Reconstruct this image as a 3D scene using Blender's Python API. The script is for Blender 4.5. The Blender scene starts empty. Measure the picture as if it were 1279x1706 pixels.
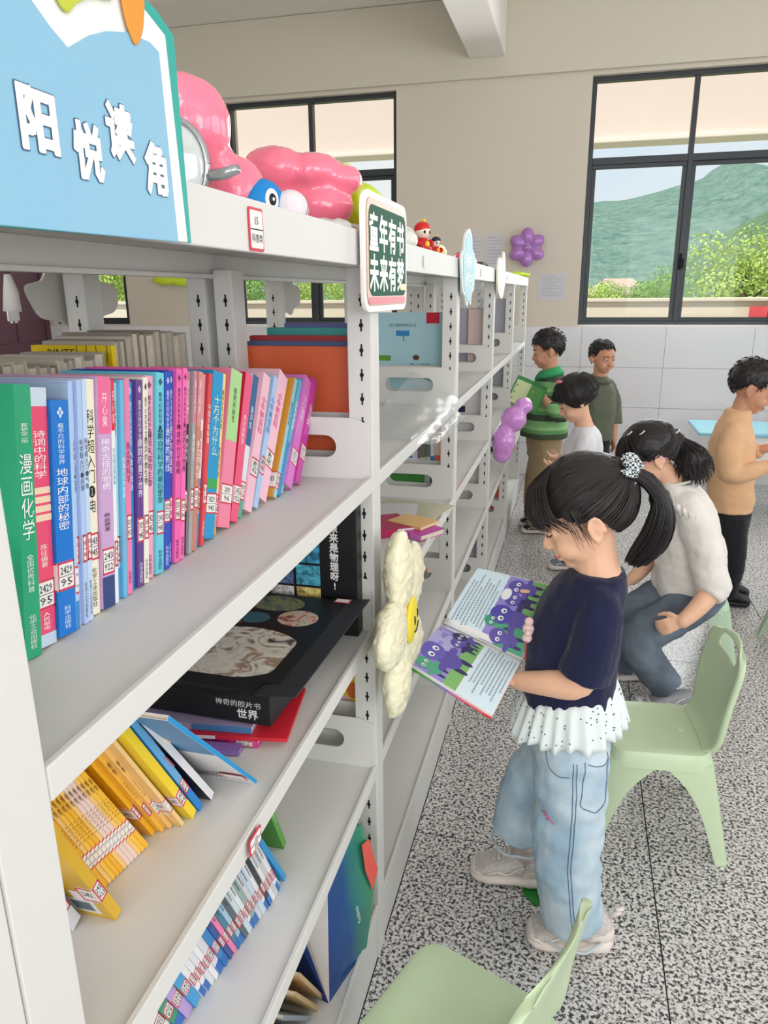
import bpy, bmesh, math, random
import numpy as np
from mathutils import Vector, Matrix, noise
PI = math.pi
random.seed(11)
scn = bpy.context.scene
COL = scn.collection
# ------------------------------------------------------------------ camera
cam_d = bpy.data.cameras.new('camera'); cam = bpy.data.objects.new('camera', cam_d); COL.objects.link(cam)
cam_d.sensor_fit = 'HORIZONTAL'; cam_d.sensor_width = 36.0; cam_d.lens = 36.0*1236/1279
cam_d.clip_start = 0.02; cam_d.clip_end = 2000
_R = ((0.96953072, 0.06123129, -0.23719385), (0.24482667, -0.27528897, 0.92966439), (-0.0083723, -0.95940956, -0.28189217))
cam.matrix_world = Matrix(((_R[0][0], -_R[0][1], -_R[0][2], 0.361), (_R[1][0], -_R[1][1], -_R[1][2], 0.0), (_R[2][0], -_R[2][1], -_R[2][2], 1.5), (0, 0, 0, 1)))
scn.camera = cam
# ------------------------------------------------------------------ view, world, lights
scn.view_settings.view_transform = 'Standard'; scn.view_settings.look = 'None'
scn.view_settings.gamma = 1.0; scn.view_settings.use_curve_mapping = False
scn.view_settings.exposure = -0.15
def lin(c):
    out = []
    for v in c[:3]:
        v = v/255.0
        out.append(v/12.92 if v <= 0.04045 else ((v+0.055)/1.055)**2.4)
    return tuple(out)+(1.0,)
world = bpy.data.worlds.new('sky'); scn.world = world; world.use_nodes = True
nt = world.node_tree; nt.nodes.clear()
wo = nt.nodes.new('ShaderNodeOutputWorld'); bg = nt.nodes.new('ShaderNodeBackground')
tc = nt.nodes.new('ShaderNodeTexCoord'); nz = nt.nodes.new('ShaderNodeTexNoise'); nz.inputs['Scale'].default_value = 3.0; nz.inputs['Detail'].default_value = 5
rp = nt.nodes.new('ShaderNodeValToRGB')
rp.color_ramp.elements[0].position = 0.42; rp.color_ramp.elements[0].color = (0.80, 0.90, 1.0, 1)
rp.color_ramp.elements[1].position = 0.62; rp.color_ramp.elements[1].color = (0.98, 0.98, 1.0, 1)
nt.links.new(tc.outputs['Generated'], nz.inputs['Vector']); nt.links.new(nz.outputs['Fac'], rp.inputs['Fac'])
nt.links.new(rp.outputs['Color'], bg.inputs['Color']); bg.inputs['Strength'].default_value = 1.05
nt.links.new(bg.outputs['Background'], wo.inputs['Surface'])
def sun_lamp():
    d = bpy.data.lights.new('sun', 'SUN'); d.energy = 4.3; d.angle = math.radians(4); d.color = (1, 0.96, 0.88)
    o = bpy.data.objects.new('sun', d); COL.objects.link(o)
    o.rotation_euler = Vector((0.35, 0.62, -0.95)).to_track_quat('-Z', 'Y').to_euler()
sun_lamp()
def window_light(name, loc, direction, sx, sz, power, col=(0.975, 0.985, 1.0)):
    d = bpy.data.lights.new(name, 'AREA'); d.shape = 'RECTANGLE'; d.size = sx; d.size_y = sz; d.energy = power; d.color = col
    o = bpy.data.objects.new(name, d); COL.objects.link(o); o.location = loc
    o.rotation_euler = Vector(direction).to_track_quat('-Z', 'Y').to_euler()
    return o
# daylight entering through the windows of the wall beside the aisle, of the wall behind the camera and of the far wall
for i, yy in enumerate((-0.9, 1.7, 4.3)):
    window_light('daylight_side', (3.70, yy, 1.95), (-1, 0, 0.22), 1.9, 1.75, 30)
for xx in (-0.4, 2.2):
    window_light('daylight_back', (xx, -2.70, 1.95), (0, 1, 0.22), 1.9, 1.75, 66)
window_light('daylight_far', (1.07, 6.20, 2.13), (0, -1, -0.25), 1.35, 1.7, 38, (0.95, 0.98, 1.0))
window_light('daylight_far', (-1.87, 6.20, 2.13), (0, -1, -0.25), 1.35, 1.7, 38, (0.95, 0.98, 1.0))
# ------------------------------------------------------------------ materials
MATS = {}
def mat(name, col, rough=0.5, metal=0.0, spec=0.4, bump=None, coat=0.0, trans=0.0, var=None, sss=0.0, emit=0.0, sheen=0.0):
    """plain procedural material: col sRGB 0-255; bump=(scale,strength); var=(scale,amount) mottles the colour slightly"""
    if name in MATS: return MATS[name]
    m = bpy.data.materials.new(name); m.use_nodes = True; MATS[name] = m
    n = m.node_tree; b = n.nodes['Principled BSDF']; L = n.links
    c = lin(col)
    b.inputs['Base Color'].default_value = c; b.inputs['Roughness'].default_value = rough
    b.inputs['Metallic'].default_value = metal; b.inputs['Specular IOR Level'].default_value = spec
    b.inputs['Coat Weight'].default_value = coat; b.inputs['Coat Roughness'].default_value = 0.08
    b.inputs['Transmission Weight'].default_value = trans; b.inputs['Sheen Weight'].default_value = sheen
    if sss: b.inputs['Subsurface Weight'].default_value = sss; b.inputs['Subsurface Radius'].default_value = (0.02, 0.008, 0.004); b.inputs['Subsurface Scale'].default_value = 0.4
    if emit: b.inputs['Emission Color'].default_value = c; b.inputs['Emission Strength'].default_value = emit
    if bump or var:
        t = n.nodes.new('ShaderNodeTexCoord')
    if var:
        z = n.nodes.new('ShaderNodeTexNoise'); z.inputs['Scale'].default_value = var[0]; z.inputs['Detail'].default_value = 4
        r = n.nodes.new('ShaderNodeMapRange'); r.inputs[1].default_value = 0.3; r.inputs[2].default_value = 0.7
        r.inputs[3].default_value = 1-var[1]; r.inputs[4].default_value = 1+var[1]*0.6
        mx = n.nodes.new('ShaderNodeVectorMath'); mx.operation = 'SCALE'; mx.inputs[0].default_value = c[:3]
        L.new(t.outputs['Object'], z.inputs['Vector']); L.new(z.outputs['Fac'], r.inputs[0]); L.new(r.outputs[0], mx.inputs['Scale'])
        L.new(mx.outputs[0], b.inputs['Base Color'])
    if bump:
        z2 = n.nodes.new('ShaderNodeTexNoise'); z2.inputs['Scale'].default_value = bump[0]; z2.inputs['Detail'].default_value = 3
        bp = n.nodes.new('ShaderNodeBump'); bp.inputs['Strength'].default_value = bump[1]; bp.inputs['Distance'].default_value = 0.01
        L.new(t.outputs['Object'], z2.inputs['Vector']); L.new(z2.outputs['Fac'], bp.inputs['Height']); L.new(bp.outputs[0], b.inputs['Normal'])
    return m
def C(r, g, b, rough=0.45, **k):
    return mat('paint_%d_%d_%d_%d' % (r, g, b, int(rough*100)), (r, g, b), rough, **k)
STEEL = mat('white_enamelled_steel', (222, 222, 219), 0.5, spec=0.2)
DARK = mat('black_void', (22, 22, 24), 0.8)
PAGE = mat('paper_edges', (226, 216, 196), 0.85, var=(60, 0.06))
WHITE = mat('white_paper', (240, 238, 236), 0.7)
RED = mat('label_red', (214, 62, 84), 0.6)
INK = mat('black_ink', (28, 28, 34), 0.7)
def glass_mat():
    m = bpy.data.materials.new('window_glass'); m.use_nodes = True; n = m.node_tree; n.nodes.clear()
    o = n.nodes.new('ShaderNodeOutputMaterial'); tr = n.nodes.new('ShaderNodeBsdfTransparent'); gl = n.nodes.new('ShaderNodeBsdfGlossy')
    gl.inputs['Roughness'].default_value = 0.02; tr.inputs['Color'].default_value = (0.96, 0.985, 0.98, 1)
    mx = n.nodes.new('ShaderNodeMixShader'); fr = n.nodes.new('ShaderNodeFresnel'); fr.inputs['IOR'].default_value = 1.18
    n.links.new(fr.outputs[0], mx.inputs[0]); n.links.new(tr.outputs[0], mx.inputs[1]); n.links.new(gl.outputs[0], mx.inputs[2]); n.links.new(mx.outputs[0], o.inputs['Surface'])
    return m
GLASS = glass_mat()
def film_mat():
    m = bpy.data.materials.new('clear_plastic_film'); m.use_nodes = True; n = m.node_tree; n.nodes.clear()
    o = n.nodes.new('ShaderNodeOutputMaterial'); tr = n.nodes.new('ShaderNodeBsdfTransparent'); gl = n.nodes.new('ShaderNodeBsdfGlossy'); df = n.nodes.new('ShaderNodeBsdfDiffuse')
    gl.inputs['Roughness'].default_value = 0.25; df.inputs['Color'].default_value = (0.9, 0.92, 0.9, 1)
    m1 = n.nodes.new('ShaderNodeMixShader'); m1.inputs[0].default_value = 0.16; m2 = n.nodes.new('ShaderNodeMixShader'); m2.inputs[0].default_value = 0.16
    n.links.new(tr.outputs[0], m1.inputs[1]); n.links.new(df.outputs[0], m1.inputs[2]); n.links.new(m1.outputs[0], m2.inputs[1]); n.links.new(gl.outputs[0], m2.inputs[2]); n.links.new(m2.outputs[0], o.inputs['Surface'])
    return m
FILM = film_mat()
# ------------------------------------------------------------------ mesh helpers
class MB:
    """collects polygons with material slots; build() links them as one mesh object"""
    def __init__(s): s.v = []; s.f = []; s.mi = []; s.mats = []
    def slot(s, m):
        if m not in s.mats: s.mats.append(m)
        return s.mats.index(m)
    def poly(s, pts, m):
        b = len(s.v); s.v += [tuple(p) for p in pts]; s.f.append(tuple(range(b, b+len(pts)))); s.mi.append(s.slot(m))
    def faces(s, vs, fs, m):
        b = len(s.v); k = s.slot(m); s.v += [tuple(p) for p in vs]
        for f in fs: s.f.append(tuple(b+i for i in f)); s.mi.append(k)
    def box(s, x0, x1, y0, y1, z0, z1, m, mtx=None):
        vs = [Vector((x, y, z)) for x in (x0, x1) for y in (y0, y1) for z in (z0, z1)]
        if mtx is not None: vs = [mtx @ p for p in vs]
        s.faces(vs, [(0, 1, 3, 2), (4, 6, 7, 5), (0, 4, 5, 1), (2, 3, 7, 6), (0, 2, 6, 4), (1, 5, 7, 3)], m)
    def tube(s, pts, rads, m, n=8, caps=True):
        pts = [Vector(p) for p in pts]; k = len(pts); rings = []; up = None
        if not hasattr(rads, '__len__'): rads = [rads]*k
        for i in range(k):
            d = (pts[min(i+1, k-1)]-pts[max(i-1, 0)]).normalized()
            if up is None: up = Vector((0, 0, 1)) if abs(d.z) < 0.9 else Vector((1, 0, 0))
            a = d.cross(up); a = a.normalized() if a.length > 1e-6 else d.orthogonal().normalized()
            b = a.cross(d).normalized(); up = b
            r = rads[i]; rx, ry = (r if hasattr(r, '__len__') else (r, r))
            rings.append([pts[i]+a*rx*math.cos(2*PI*j/n)+b*ry*math.sin(2*PI*j/n) for j in range(n)])
        vs = [p for r in rings for p in r]; fs = []
        for i in range(k-1):
            for j in range(n):
                fs.append((i*n+j, i*n+(j+1) % n, (i+1)*n+(j+1) % n, (i+1)*n+j))
        if caps: fs.append(tuple(range(n-1, -1, -1))); fs.append(tuple((k-1)*n+j for j in range(n)))
        s.faces(vs, fs, m)
    def loft(s, rings, m, caps=True, close=True):
        n = len(rings[0]); k = len(rings); vs = [p for r in rings for p in r]; fs = []
        for i in range(k-1):
            for j in range(n if close else n-1): fs.append((i*n+j, i*n+(j+1) % n, (i+1)*n+(j+1) % n, (i+1)*n+j))
        if caps and close: fs.append(tuple(range(n-1, -1, -1))); fs.append(tuple((k-1)*n+j for j in range(n)))
        s.faces(vs, fs, m)
    def ball(s, c, r, m, nu=16, nv=10, mtx=None):
        rx, ry, rz = (r if hasattr(r, '__len__') else (r, r, r)); vs = []; fs = []
        for i in range(nv+1):
            th = PI*i/nv
            for j in range(nu):
                ph = 2*PI*j/nu; p = Vector((rx*math.sin(th)*math.cos(ph), ry*math.sin(th)*math.sin(ph), rz*math.cos(th)))
                if mtx is not None: p = mtx @ p
                vs.append(p+Vector(c))
        for i in range(nv):
            for j in range(nu): fs.append((i*nu+j, (i+1)*nu+j, (i+1)*nu+(j+1) % nu, i*nu+(j+1) % nu))
        s.faces(vs, fs, m)
    def mesh(s, name):
        me = bpy.data.meshes.new(name); me.from_pydata(s.v, [], s.f)
        for m in s.mats: me.materials.append(m)
        me.polygons.foreach_set('material_index', s.mi); me.update(); return me
    def build(s, name, parent=None, smooth=False, bevel=0, loc=None, rot=None):
        return link(name, s.mesh(name), parent, smooth, bevel, loc, rot)
def link(name, me, parent=None, smooth=False, bevel=0, loc=None, rot=None):
    o = bpy.data.objects.new(name, me); COL.objects.link(o); o.parent = parent
    if smooth and me is not None:
        bm = bmesh.new(); bm.from_mesh(me); bmesh.ops.remove_doubles(bm, verts=bm.verts, dist=1e-5); bmesh.ops.recalc_face_normals(bm, faces=bm.faces)
        for f in bm.faces: f.smooth = True
        bm.to_mesh(me); bm.free()
        if smooth == 'angle': me.set_sharp_from_angle(angle=math.radians(40))
    if bevel:
        b = o.modifiers.new('bevel', 'BEVEL'); b.width = bevel; b.segments = 2; b.limit_method = 'ANGLE'
    if loc is not None: o.location = loc
    if rot is not None: o.rotation_euler = rot
    return o
def empty(name, loc=(0, 0, 0), rot=(0, 0, 0)):
    o = bpy.data.objects.new(name, None); COL.objects.link(o); o.location = loc; o.rotation_euler = rot; return o
def tag(o, label, cat, group=None):
    o['label'] = label; o['category'] = cat
    if group: o['group'] = group
    return o
def struct(o, label=None):
    o['kind'] = 'structure'
    if label: o['label'] = label
    return o
def sub(o, lv=1):
    m = o.modifiers.new('subd', 'SUBSURF'); m.levels = lv; m.render_levels = lv; return o
_dg = None
def evaluated(o):
    dg = bpy.context.evaluated_depsgraph_get(); dg.update()
    return bpy.data.meshes.new_from_object(o.evaluated_get(dg))
def curve_fill(loops, thick, bev=0.0):
    """2D outlines (first outer, others holes) -> solid plate in the local XY plane, z from -thick/2 to thick/2"""
    c = bpy.data.curves.new('outline', 'CURVE'); c.dimensions = '2D'; c.fill_mode = 'BOTH'; c.extrude = max(thick/2-bev, 1e-5)
    c.bevel_depth = bev; c.bevel_resolution = 1; c.offset = -bev
    for lp in loops:
        sp = c.splines.new('POLY'); sp.points.add(len(lp)-1); sp.use_cyclic_u = True
        for p, q in zip(sp.points, lp): p.co = (q[0], q[1], 0, 1)
    o = bpy.data.objects.new('outline', c); COL.objects.link(o)
    me = evaluated(o); bpy.data.objects.remove(o); bpy.data.curves.remove(c)
    return me
def rrect(x0, x1, y0, y1, r, n=5):
    pts = []
    for cx, cy, a in ((x1-r, y1-r, 0), (x0+r, y1-r, 90), (x0+r, y0+r, 180), (x1-r, y0+r, 270)):
        for i in range(n+1):
            t = math.radians(a+90*i/n); pts.append((cx+r*math.cos(t), cy+r*math.sin(t)))
    return pts
def smooth_loop(pts, n=6):
    out = []; k = len(pts)
    for i in range(k):
        p0, p1, p2, p3 = [Vector(pts[(i+d) % k]) for d in (-1, 0, 1, 2)]
        for j in range(n):
            t = j/n
            out.append(tuple(0.5*((2*p1)+(p2-p0)*t+(2*p0-5*p1+4*p2-p3)*t*t+(3*p1-p0-3*p2+p3)*t**3)))
    return out
def catmull(pts, n=6):
    pts = [Vector(p) for p in pts]; P = [pts[0]]+pts+[pts[-1]]; out = []
    for i in range(1, len(P)-2):
        p0, p1, p2, p3 = P[i-1:i+3]
        for j in range(n):
            t = j/n; out.append(0.5*((2*p1)+(p2-p0)*t+(2*p0-5*p1+4*p2-p3)*t*t+(3*p1-p0-3*p2+p3)*t**3))
    out.append(pts[-1]); return out
_TXT = {}
def text_geo(s, bold=0.0):
    """glyph polygons of a string in the XY plane, size 1, origin at left baseline of first line"""
    key = (s, bold)
    if key in _TXT: return _TXT[key]
    c = bpy.data.curves.new('lettering', 'FONT'); c.body = s; c.size = 1.0; c.resolution_u = 1; c.offset = bold; c.space_line = 1.0
    c.align_x = 'CENTER' if '\n' in s else 'LEFT'
    o = bpy.data.objects.new('lettering', c); COL.objects.link(o)
    me = evaluated(o); bpy.data.objects.remove(o); bpy.data.curves.remove(c)
    v = np.empty(len(me.vertices)*3); me.vertices.foreach_get('co', v); v = v.reshape(-1, 3)
    fs = [tuple(p.vertices) for p in me.polygons]; bpy.data.meshes.remove(me)
    if len(v) == 0: v = np.zeros((3, 3)); fs = []
    _TXT[key] = (v, fs); return _TXT[key]
def add_text(mb, s, m, mtx, w=None, h=None, bold=0.0, center=True):
    """text fitted in a w x h box centred on mtx's origin (its XY plane); bold thickens the strokes by that share of a character"""
    v, fs = text_geo(s)
    if not fs: return
    lo = v.min(0); hi = v.max(0); c = (lo+hi)/2; e = np.maximum(hi-lo, 1e-4)
    sx = w/e[0] if w else None; sy = h/e[1] if h else None
    if sx is None: sx = sy
    if sy is None: sy = sx
    q = [Vector(((p[0]-c[0])*sx, (p[1]-c[1])*sy, 0)) for p in v]
    mb.faces([mtx @ p for p in q], fs, m)
    if bold:
        r = bold*min(sx, sy); cnt = {}
        for f in fs:
            for i in range(len(f)): k = (min(f[i], f[i-1]), max(f[i], f[i-1])); cnt[k] = cnt.get(k, 0)+1
        for n, (i, j) in enumerate([k for k, t in cnt.items() if t == 1]):
            d = q[j]-q[i]; d = d.normalized() if d.length > 1e-9 else Vector((1, 0, 0)); o = Vector((-d.y, d.x, 0))*r; d = d*r*0.7; up = Vector((0, 0, 0.00005+0.000002*(n % 40)))
            mb.poly([mtx @ (p+up) for p in (q[i]+o-d, q[i]-o-d, q[j]-o+d, q[j]+o+d)], m)
def frame_x(y, z, x):   # a text plane facing +X
    return Matrix(((0, 0, 1, x), (1, 0, 0, y), (0, 1, 0, z), (0, 0, 0, 1)))
def frame_ny(x, z, y):  # a text plane facing -Y
    return Matrix(((1, 0, 0, x), (0, 0, -1, y), (0, 1, 0, z), (0, 0, 0, 1)))
# ================================================================== THE ROOM
XL, XR, YB, YF, ZC = -4.6, 3.8, -2.8, 6.35, 3.61
def terrazzo():
    m = bpy.data.materials.new('terrazzo'); m.use_nodes = True; n = m.node_tree; L = n.links; b = n.nodes['Principled BSDF']
    t = n.nodes.new('ShaderNodeTexCoord')
    a = n.nodes.new('ShaderNodeTexNoise'); a.inputs['Scale'].default_value = 122; a.inputs['Detail'].default_value = 2.5; a.inputs['Roughness'].default_value = 0.55; a.inputs['Distortion'].default_value = 0.5
    r = n.nodes.new('ShaderNodeValToRGB'); r.color_ramp.interpolation = 'LINEAR'
    e = r.color_ramp.elements; e[0].position = 0.415; e[0].color = lin((58, 58, 60)); e[1].position = 0.465; e[1].color = lin((160, 157, 155))
    x = e.new(0.53); x.color = lin((212, 210, 208)); x = e.new(0.72); x.color = lin((230, 228, 226))
    g = n.nodes.new('ShaderNodeTexNoise'); g.inputs['Scale'].default_value = 1.3; g.inputs['Detail'].default_value = 2
    mr = n.nodes.new('ShaderNodeMapRange'); mr.inputs[1].default_value = 0.3; mr.inputs[2].default_value = 0.7; mr.inputs[3].default_value = 0.12; mr.inputs[4].default_value = 0.3
    for q in (a, g): L.new(t.outputs['Object'], q.inputs['Vector'])
    L.new(a.outputs['Fac'], r.inputs['Fac']); L.new(r.outputs['Color'], b.inputs['Base Color']); L.new(g.outputs['Fac'], mr.inputs[0]); L.new(mr.outputs[0], b.inputs['Roughness'])
    b.inputs['Specular IOR Level'].default_value = 0.5
    return m
TERR = terrazzo()
GROUT = mat('dark_joint', (66, 64, 64), 0.8)
floor = MB(); floor.box(XL-0.1, XR+0.1, YB-0.1, YF+0.1, -0.12, -0.004, GROUT)
floor = struct(floor.build('floor'), 'black and white speckled terrazzo tile floor')
TX = [0.645+0.648*k for k in range(-2, 5)]; TY = [1.772+0.637*k for k in range(-2, 8)]
TX = [-0.60]+[x for x in TX if x > -0.55]+[XR]; TY = [y for y in TY if y < YF-0.05]+[YF]
for i in range(len(TX)-1):
    for j in range(len(TY)-1):
        b = MB(); g = 0.0018
        b.box(TX[i]+g, TX[i+1]-g, TY[j]+g, TY[j+1]-g, -0.02, 0.0, TERR); b.build('tile', floor)
b = MB(); b.box(XL, -0.603, YB, YF, -0.02, 0, TERR); b.build('tile', floor)
b = MB(); b.box(-0.597, XR, YB, TY[0]-0.002, -0.02, 0, TERR); b.build('tile', floor)
PLASTER = mat('grey_beige_wall_paint', (214, 205, 191), 0.8, bump=(40, 0.05))
UPPER = mat('cream_beam_paint', (212, 206, 190), 0.8, bump=(40, 0.05))
CEIL = mat('ceiling_paint', (238, 233, 226), 0.85, bump=(30, 0.05))
TILE = mat('white_glazed_wall_tile', (226, 226, 230), 0.14, spec=0.5, bump=(6, 0.02))
ALU = mat('dark_grey_aluminium', (62, 66, 70), 0.4, metal=0.3)
WZ0, WZ1, WT = 1.24, 3.036, 2.457
WINS = [(0.362, 1.838), (-2.604, -1.13), (-4.50, -3.69)]
wf = MB()
xs = [XL-0.1, -4.50, -3.69, -2.604, -1.13, 0.362, 1.838, XR+0.1]
for k in range(0, len(xs)-1):
    if k % 2 == 0: wf.box(xs[k], xs[k+1], YF, YF+0.24, WZ0, WZ1, PLASTER)
wf.box(XL-0.1, XR+0.1, YF, YF+0.24, 0, WZ0, PLASTER); wf.box(XL-0.1, XR+0.1, YF, YF+0.24, WZ1, ZC, PLASTER)
wall_far = struct(wf.build('wall_far'), 'grey beige painted wall with white tiled lower half')
tb = MB(); tb.box(XL, XR, YF-0.035, YF-0.001, 3.065, ZC-0.002, UPPER); struct(tb.build('trim_1', bevel=0.006), 'cream lintel beam above the windows')
# dado tiles
jx = [XL+0.002]+[x for x in (1.04+0.64*k for k in range(-8, 5)) if x > XL+0.1]+[XR-0.002]; jz = [0.0, 0.277, 0.597, 0.917, 1.234]
for i in range(len(jx)-1):
    for j in range(4):
        b = MB(); b.box(jx[i]+0.0012, jx[i+1]-0.0012, YF-0.012, YF-0.0005, jz[j]+0.0015, jz[j+1]-0.0015, TILE); b.build('tile', wall_far)
b = MB(); b.box(XL-0.2, XL, YB-0.1, YF, 0, ZC, PLASTER); wall_left = struct(b.build('wall_left'), 'grey beige side wall with a maroon door')
def windowed_wall(name, axis, at, outer, lo, hi, spans):
    b = MB(); e = [lo]+[v for s in spans for v in s]+[hi]
    def bx(u0, u1, z0, z1):
        if axis == 'x': b.box(min(at, outer), max(at, outer), u0, u1, z0, z1, PLASTER)
        else: b.box(u0, u1, min(at, outer), max(at, outer), z0, z1, PLASTER)
    for k in range(0, len(e)-1, 2): bx(e[k], e[k+1], 0.95, 2.95)
    bx(lo, hi, 0, 0.95); bx(lo, hi, 2.95, ZC)
    return struct(b.build(name))
windowed_wall('wall_right', 'x', XR, XR+0.2, YB, YF, [(-1.9, 0.1), (0.7, 2.7), (3.3, 5.3)])
windowed_wall('wall_back', 'y', YB, YB-0.2, XL, XR, [(-1.4, 0.6), (1.2, 3.2)])
b = MB(); b.box(XL-0.2, XR+0.2, YB-0.2, YF+0.24, ZC, ZC+0.25, CEIL); struct(b.build('ceiling'), 'plain pale grey ceiling')
b = MB(); b.box(-0.553, -0.281, YB, YF-0.036, 3.20, ZC-0.001, CEIL); struct(b.build('trim_2', bevel=0.008), 'plastered ceiling beam running towards the window wall')
def window(n, x0, x1, split=True):
    w = struct(empty('window_%d' % n, ((x0+x1)/2, YF+0.05, WZ0)), 'dark framed window looking out on green hills'); cx = (x0+x1)/2
    y0, y1 = 0.0, 0.07; h = WZ1-WZ0; hw = (x1-x0)/2; t = WT-WZ0
    fr = MB(); f = 0.035
    for a in ((-hw, hw, 0, f), (-hw, hw, h-f, h)): fr.box(a[0], a[1], y0, y1, a[2], a[3], ALU)
    for a in ((-hw, -hw+f), (hw-f, hw)): fr.box(a[0], a[1], y0, y1, f, h-f, ALU)
    fr.build('frame', w, bevel=0.003)
    b = MB(); b.box(-hw+f, hw-f, y0+0.004, y1-0.004, t-0.025, t+0.025, ALU); b.build('transom', w, bevel=0.003)
    halves = [(-hw+f, -0.018), (0.018, hw-f)] if split else [(-hw+f, hw-f)]
    if split:
        b = MB(); b.box(-0.018, 0.018, y0+0.002, y1-0.002, f, h-f, ALU); b.build('mullion', w, bevel=0.003)
    for k, (a, c) in enumerate(halves):
        b = MB(); b.box(a, c, 0.034, 0.038, t+0.025, h-f, GLASS); b.build('pane', w)
        s = MB(); g = 0.030; yy0, yy1 = (0.010, 0.036) if k == 0 else (0.03, 0.056)
        s.box(a, c, yy0, yy1, f, f+g, ALU); s.box(a, c, yy0, yy1, t-0.025-g, t-0.025, ALU); s.box(a, a+g, yy0, yy1, f+g, t-0.025-g, ALU); s.box(c-g, c, yy0, yy1, f+g, t-0.025-g, ALU)
        so = s.build('sash', w, bevel=0.002)
        b = MB(); b.box(a+g, c-g, (yy0+yy1)/2-0.002, (yy0+yy1)/2+0.002, f+g, t-0.025-g, GLASS); b.build('pane', so)
    if split:
        hb = MB(); hb.box(-0.012, 0.008, -0.014, 0.0, 0.42, 0.54, DARK); hb.box(-0.008, 0.004, -0.05, -0.014, 0.47, 0.50, DARK); hb.box(-0.006, 0.020, -0.05, -0.04, 0.43, 0.50, DARK); hb.build('handle', w, bevel=0.003)
    b = MB(); b.box(-hw, hw, -0.049, 0.0, -0.002, 0.008, STEEL); b.build('window_sill', w)
    return w
window(1, *WINS[0]); window(2, *WINS[1]); window(3, *WINS[2], split=False)
MAROON = mat('maroon_door_paint', (96, 62, 74), 0.45)
d = struct(empty('door_1', (XL, 5.86, 0)), 'maroon panelled door on the side wall')
b = MB(); b.box(0.0, 0.035, -0.42, 0.42, 0.0, 2.1, MAROON); b.build('door_leaf', d)
for z0, z1 in ((0.15, 0.95), (1.1, 1.98)):
    for y0, y1 in ((-0.34, -0.04), (0.04, 0.34)):
        b = MB(); b.box(0.035, 0.047, y0, y1, z0, z1, MAROON); b.build('panel', d, bevel=0.008)
b = MB()
for y in (-0.48, 0.42): b.box(0.0, 0.05, y, y+0.06, 0, 2.16, MAROON)
b.box(0.0, 0.05, -0.42, 0.42, 2.1, 2.16, MAROON); b.build('door_frame', d)
# ================================================================== OUTSIDE
EAVE = mat('pinkish_render', (230, 210, 200), 0.9, bump=(20, 0.05)); PARA = mat('pale_parapet', (222, 208, 190), 0.9, bump=(14, 0.1))
b = MB(); b.box(-9, 9, 8.4, 8.65, 2.965, 4.2, EAVE); b.box(-9, 9, 8.36, 8.69, 2.915, 2.965, mat('eave_edge', (240, 226, 214), 0.9))
struct(b.build('trim_3', bevel=0.01), 'pinkish veranda beam outside the windows')
b = MB(); b.box(-9, 9, 8.4, 8.62, -0.4, 1.40, PARA); b.box(-9, 9, 8.36, 8.66, 1.40, 1.437, PARA); struct(b.build('trim_4', bevel=0.008), 'pale veranda parapet outside the windows')
b = MB(); b.box(2.02, 2.6, 8.352, 8.358, 1.22, 1.35, mat('red_banner', (226, 84, 92), 0.7)); tag(b.build('banner'), 'red banner strip fixed to the pale parapet outside', 'banner')
b = MB(); b.box(-300, 300, YF+0.3, 420, -3.2, -3.0, mat('distant_ground', (150, 158, 108), 0.95, var=(0.05, 0.2))); struct(b.build('ground'), 'pale green fields outside')
def hill(name, label, ridge, y0, depth, col, amp, seed):
    xs = np.linspace(ridge[0][0], ridge[-1][0], 150); zs = np.interp(xs, [r[0] for r in ridge], [r[1] for r in ridge]); vs = []; fs = []; nv = 34
    for j in range(nv):
        t = j/(nv-1); pr = math.sin(min(1.0, t*1.25)*PI/2)**0.9
        for x, z in zip(xs, zs):
            q = noise.fractal(Vector((x*0.05+seed, t*3.0, seed)), 1.0, 2.0, 5)
            vs.append((x, y0-depth*(1-t), -3+(z+3)*pr+q*amp*min(1, t*2)*(1.0 if t < 0.85 else 0.35)))
    n = len(xs)
    for j in range(nv-1):
        for i in range(n-1): fs.append((j*n+i, j*n+i+1, (j+1)*n+i+1, (j+1)*n+i))
    b = MB(); b.faces(vs, fs, col); o = b.build(name, smooth=True); struct(o, label); return o
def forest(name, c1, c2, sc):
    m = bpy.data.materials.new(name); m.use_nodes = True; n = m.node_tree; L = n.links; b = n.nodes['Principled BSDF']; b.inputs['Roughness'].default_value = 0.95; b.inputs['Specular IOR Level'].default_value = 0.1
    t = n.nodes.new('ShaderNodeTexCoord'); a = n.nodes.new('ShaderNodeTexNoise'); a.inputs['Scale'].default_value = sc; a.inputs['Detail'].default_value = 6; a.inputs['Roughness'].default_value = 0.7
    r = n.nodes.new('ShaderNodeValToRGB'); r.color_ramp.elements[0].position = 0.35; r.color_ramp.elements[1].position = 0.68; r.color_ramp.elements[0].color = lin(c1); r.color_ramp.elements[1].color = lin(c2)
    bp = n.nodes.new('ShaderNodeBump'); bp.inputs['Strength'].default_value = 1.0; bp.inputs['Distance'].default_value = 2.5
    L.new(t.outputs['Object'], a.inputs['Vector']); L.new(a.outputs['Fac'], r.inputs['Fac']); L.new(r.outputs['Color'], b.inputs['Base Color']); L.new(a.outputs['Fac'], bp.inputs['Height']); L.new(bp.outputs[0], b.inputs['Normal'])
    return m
hill('hills', 'hazy wooded mountain ridge outside the windows', [(-150, 16), (-62, 22), (-30, 19), (-11, 20.6), (0.5, 20.8), (9, 21.3), (16.4, 22.7), (25, 25.3), (28.3, 28.2), (31.1, 28.4), (36.3, 26.2), (40.4, 27.0), (44.4, 28.2), (61, 25), (150, 20)], 220, 120, forest('hazed_far_forest', (116, 158, 150), (178, 204, 184), 0.55), 0.9, 3.1)  # aerial haze is mixed into the ridge's pale blue-green forest colours
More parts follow.
